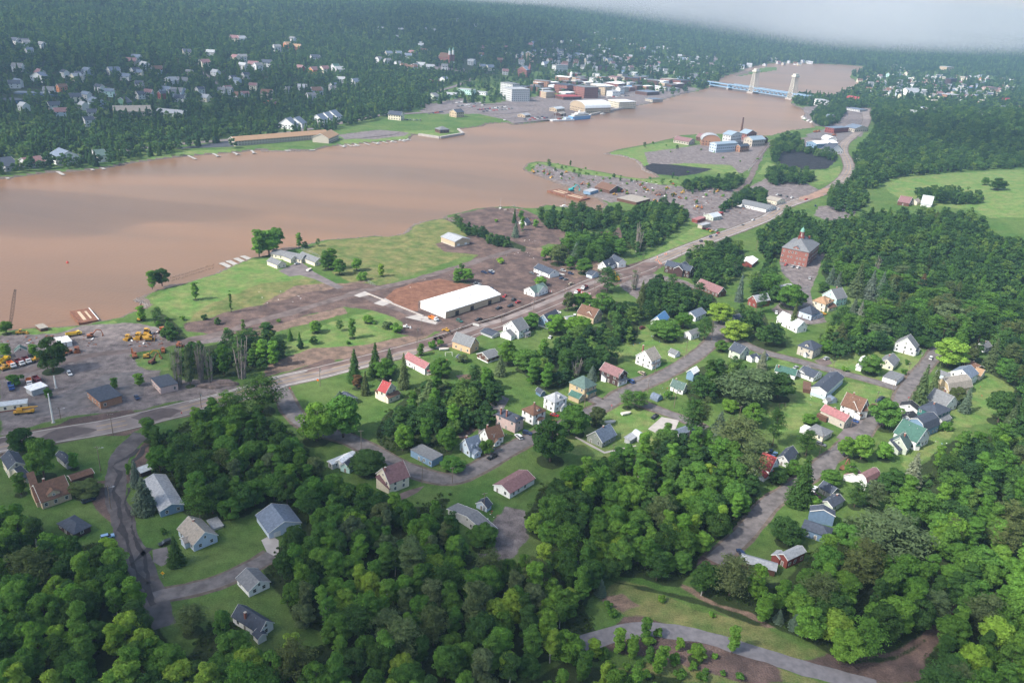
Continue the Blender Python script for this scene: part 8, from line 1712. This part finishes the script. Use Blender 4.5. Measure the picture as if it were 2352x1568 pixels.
SHRUBS = '''beside the old paved track:1420,1500 1450,1510 1490,1520 1520,1530 1550,1522 1590,1535 1620,1545 1660,1550 1470,1530 1440,1535 1400,1530 1385,1510 1510,1548 1560,1555 1610,1560 1700,1560 1360,1500 1340,1510 1320,1525 1350,1535 1430,1550 1480,1556 1395,1395 1405,1415 1680,1500 1640,1510
in the junkyard:1222,388 1240,382 1262,385 1275,392 1300,386 1318,398 1335,392 1352,402 1370,400 1262,402 1290,404 1308,412 1330,410 1362,415 1385,412 1410,408 1425,416 1440,424 1402,424 1380,432 1352,428 1462,416 1475,424 1492,412 1505,420 1525,414 1540,420 1555,412 1480,436 1500,440 1462,440 1440,446 1420,442 1530,436 1552,430 1570,440 1590,446 1610,438 1622,450 1640,446 1575,458 1545,452 1520,460 1600,468 1660,452 1690,446 1710,440 1665,418 1640,412 1235,396 1250,392 1310,380 1282,378 1345,388
beside the dry field:1235,378 1225,385 1260,380 1290,388 1330,392 1345,400 1400,412 1450,418 1485,420 1520,425 1545,410 1580,398 1620,428 1660,440 1530,450 1500,470 1480,455 1440,440 1380,440 1350,432 1320,425 1290,412 1250,400
on the smelter field:1480,340 1500,330 1530,335 1555,345 1540,350 1610,345 1640,352 1660,365 1700,372 1740,368 1760,360
on the shore lawns:700,570 730,565 470,735 520,760 560,757 610,750 500,745 640,740 690,800 720,790 650,800 780,760 800,790 860,745 420,735 1140,510 1060,620 1150,600'''
WB = {}
for _w in WOODS:
    _q = np.array(pts(_w[4])); WB[_w[0]] = (lambda px, py, a=_q.min(0), b=_q.max(0): ((px-a[0])/(b[0]-a[0]), (py-a[1])/(b[1]-a[1])))
def wmix(s):
    k = [t.split(':') for t in s.split()]; return [a for a, _ in k], [float(b) for _, b in k]
TNAME = dict(dark='dark green', mid='green', fresh='bright green', lime='lime green', olive='olive', grey='grey green', blue='blue green', pale='silvery', brown='brown')
WLABEL = {}
def canopy_poly(s, z=8.): return [tuple(Pt(*q, z-1.2)[:2]) for q in pts(s)]
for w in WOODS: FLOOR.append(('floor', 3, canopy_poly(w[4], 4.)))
def blocked(X, Y, R):
    k = np.zeros(len(X), bool)
    for ax, ay, th, lx, ly, h in OBST:
        c, s = math.cos(th), math.sin(th); dx, dy = X-ax, Y-ay; u = dx*c+dy*s; v = -dx*s+dy*c
        ex = np.maximum(np.maximum(-u, u-lx), 0); ey = np.maximum(np.maximum(-v, v-ly), 0); d = np.hypot(ex, ey); k |= d < R*.6+.4
        # keep the side that faces the picture open
        behind = (d < 9) & ((np.hypot(X, Y)) < np.hypot(ax+c*lx/2-s*ly/2, ay+s*lx/2+c*ly/2)-2) & (d < 6.5); k |= behind
    for C, w in ROADS:
        m = C[::2]; 
        lo = m.min(0)-15; hi = m.max(0)+15; s_ = np.where((X > lo[0]) & (X < hi[0]) & (Y > lo[1]) & (Y < hi[1]))[0]
        if len(s_): d = seg_dist(X[s_], Y[s_], [tuple(q) for q in m], False); k[s_] |= d < w/2+R[s_]*.42+.6
    k |= -sdist(X, Y, WATER) < 3.5
    return k
def near_trees():
    cand = []; taken = []
    for ln in SINGLE.strip().split('\n'):
        a, lab = ln.split('|'); t = a.split()
        if lab == 'x': continue
        c, r = int(t[0][0]), int(t[0][1]); x, y = [float(v) for v in t[1].split(',')]; wp, hp = float(t[2])/4, float(t[3])/4
        px, py = T(c, r, x, y); g = Pt(px, py+hp*.5); S = scale_at(g); w = wp/S; h = max(hp/S/.80-w*.22, w*.55)
        v = ray(px, py+hp*.5-w*.12*S*.0); g = Pt(px, py+hp*.5-min(w*.2*S, 10))
        kind = t[4]; tree(kind, (g[0], g[1], g[2]), h, w*1.08, t[5], lab); taken.append((g[0], g[1], w*.5))
        if kind not in ('bush', 'bare', 'poplar') and w > 4:
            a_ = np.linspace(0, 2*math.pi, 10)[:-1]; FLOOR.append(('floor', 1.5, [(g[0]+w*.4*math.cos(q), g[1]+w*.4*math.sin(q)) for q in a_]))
    r = np.random.default_rng(21); rr = random.Random(5)
    for name, sp, mix, tones, s in WOODS:
        poly = canopy_poly(s); pa = np.array(poly); X, Y = forest_points(sp, pa[:, 0].min(), pa[:, 0].max(), pa[:, 1].min(), pa[:, 1].max(), lambda X, Y: inside(X, Y, poly), r)
        K, Wt = wmix(mix); Tn, Tw = wmix(tones)
        R = np.full(len(X), sp*.55); sd = sdist(X, Y, poly); k = (sd > sp*.22) & ~blocked(X, Y, R); 
        for gx, gy, q in taken: k &= (X-gx)**2+(Y-gy)**2 > (q*.8+sp*.32)**2
        X, Y = X[k], Y[k]; px, py = project(X, Y, height(X, Y)+6); k = (px > -40) & (px < 2392) & (py < 1640); X, Y = X[k], Y[k]
        for x, y in zip(X, Y):
            kd = rr.choices(K, Wt)[0]; tn = rr.choices(Tn, Tw)[0]; d = math.hypot(x, y)
            if kd in ('pine', 'spruce') and tn in ('lime', 'fresh'): tn = 'olive'
            cand.append((d, x, y, kd, tn, name, sp))
    for ln in SHRUBS.split('\n'):
        nm, ps = ln.split(':')
        for q in pts(ps):
            g = Pt(*q); cand.append((math.hypot(g[0], g[1]), g[0], g[1], rr.choice(['bush', 'ash', 'bush']), rr.choice(['fresh', 'mid', 'fresh']), nm+' shrubs', 4.2))
    cand.sort(); cnt = {}; lim = dict(maple=285, ash=250, birch=120, pine=120, spruce=50, bush=160); rest = []
    for d, x, y, kd, tn, name, sp in cand:
        cnt[kd] = cnt.get(kd, 0)+1
        if cnt[kd] > lim[kd]: rest.append((x, y, kd, tn, sp)); continue
        w = sp*rr.uniform(1.1, 1.65) if kd != 'bush' else rr.uniform(2.4, 4.6)
        if kd in ('ash', 'birch'): w *= .82
        h = {'maple': w*rr.uniform(1.0, 1.35), 'ash': w*rr.uniform(1.5, 2.1), 'birch': rr.uniform(10, 14), 'pine': w*rr.uniform(1.4, 1.9), 'spruce': w*2, 'bush': w*.75}[kd]
        h = min(h, 15.5)
        fx, fy = WB[name](*project(x, y, 6.)) if name in WB else (0, 0); wx = '' if name not in WB else ', %s %s' % (('upper', 'middle', 'lower')[min(2, max(0, int(fy*3)))], ('left', 'centre left', 'centre', 'centre right', 'right')[min(4, max(0, int(fx*5)))]+' part')
        lab = '%s %s %s' % (TNAME[tn], {'maple': 'maple', 'ash': 'tall narrow tree', 'birch': 'white stemmed birch', 'pine': 'pine', 'spruce': 'pointed spruce', 'bush': 'leafy bush'}[kd], (name if 'shrubs' not in name else name.replace(' shrubs', ''))+wx)
        if len(lab.split()) > 16: lab = lab.replace(' part', '').replace('tall narrow', 'slim')
        z = float(height(x, y)) if d > 700 else 1.2
        tree(kd, (x, y, z), h, w, tn, lab, lab.replace('maple', 'maples').replace('tree', 'trees').replace('birch', 'birches').replace('pine ', 'pines ').replace('spruce', 'spruces').replace('bush', 'bushes'))
    # the farther trees of the same woods, as one stand
    prot = []
    for i in range(5): prot.append(bpy.data.objects.new('mid_tree', leaf_mesh('mid_tree', crown_leafy(820+i, 1500, .62, 9.5, 8.6, .08, 22)[0], LEAF_MID)))
    for i in range(2): prot.append(bpy.data.objects.new('mid_tree', leaf_mesh('mid_tree', crown_leafy(840+i, 1200, .55, 12, 6.6, .1, 20, 'tall')[0], LEAF_MID)))
    for i in range(2): prot.append(bpy.data.objects.new('mid_tree', leaf_mesh('mid_tree', crown_conifer(850+i, 1500, 13, 8, 'pine', .5), LEAF_MID)))
    X = np.array([q[0] for q in rest]); Y = np.array([q[1] for q in rest]); S = np.array([q[4]/8.0*random.uniform(.85, 1.25) for q in rest])
    if len(X): forest_object('hillside_wood', 'mixed trees of the wooded hillside and far thickets', X, Y, S, prot, 9)
    print('trees', TREEN[0], cnt, 'rest', len(rest))
LEAF_MID = leaf_mat('leaves_mid', False, .35, .92)
def undergrowth():
    """low ground cover under and beside the woods"""
    m = LEAF_MID; r = np.random.default_rng(77); CC = []; NN = []
    for name, sp, mix, tones, s in WOODS[:7]:
        poly = canopy_poly(s, 2.); pa = np.array(poly); X, Y = forest_points(2.6, pa[:, 0].min(), pa[:, 0].max(), pa[:, 1].min(), pa[:, 1].max(), lambda X, Y: inside(X, Y, poly), r)
        d = sdist(X, Y, poly); R = np.full(len(X), 1.); k = ((d < 7) | (r.random(len(X)) < .25)) & ~blocked(X, Y, R); X, Y = X[k], Y[k]
        for x, y in zip(X, Y):
            n = 18; p = r.normal(size=(n, 3)); p /= np.linalg.norm(p, axis=1, keepdims=True); p[:, 2] = np.abs(p[:, 2]); q = r.uniform(.5, 1.4)
            CC.append(np.array([x, y, 1.2])+p*np.array([q, q, q*.8])); NN.append(p+r.normal(0, .4, (n, 3))+np.array([0, 0, .3]))
    V = cards(np.concatenate(CC), np.concatenate(NN), .42, r); ug = link('undergrowth', leaf_mesh('undergrowth', V, MAT_UNDER)); ug.color = (.05, .085, .022, 1); tag(ug, 'low green undergrowth under and beside the woods', kind='stuff')
    print('undergrowth', len(V)//4)
MAT_UNDER = leaf_mat('leaves_low', True)
make_roads(); make_buildings(); far_houses(); make_bridge(); make_cars(); make_poles(); make_machines(); make_water_things(); make_small()
make_protos(); near_trees(); undergrowth()
make_ground(); make_water(); make_air(); make_clouds()
far_forest()
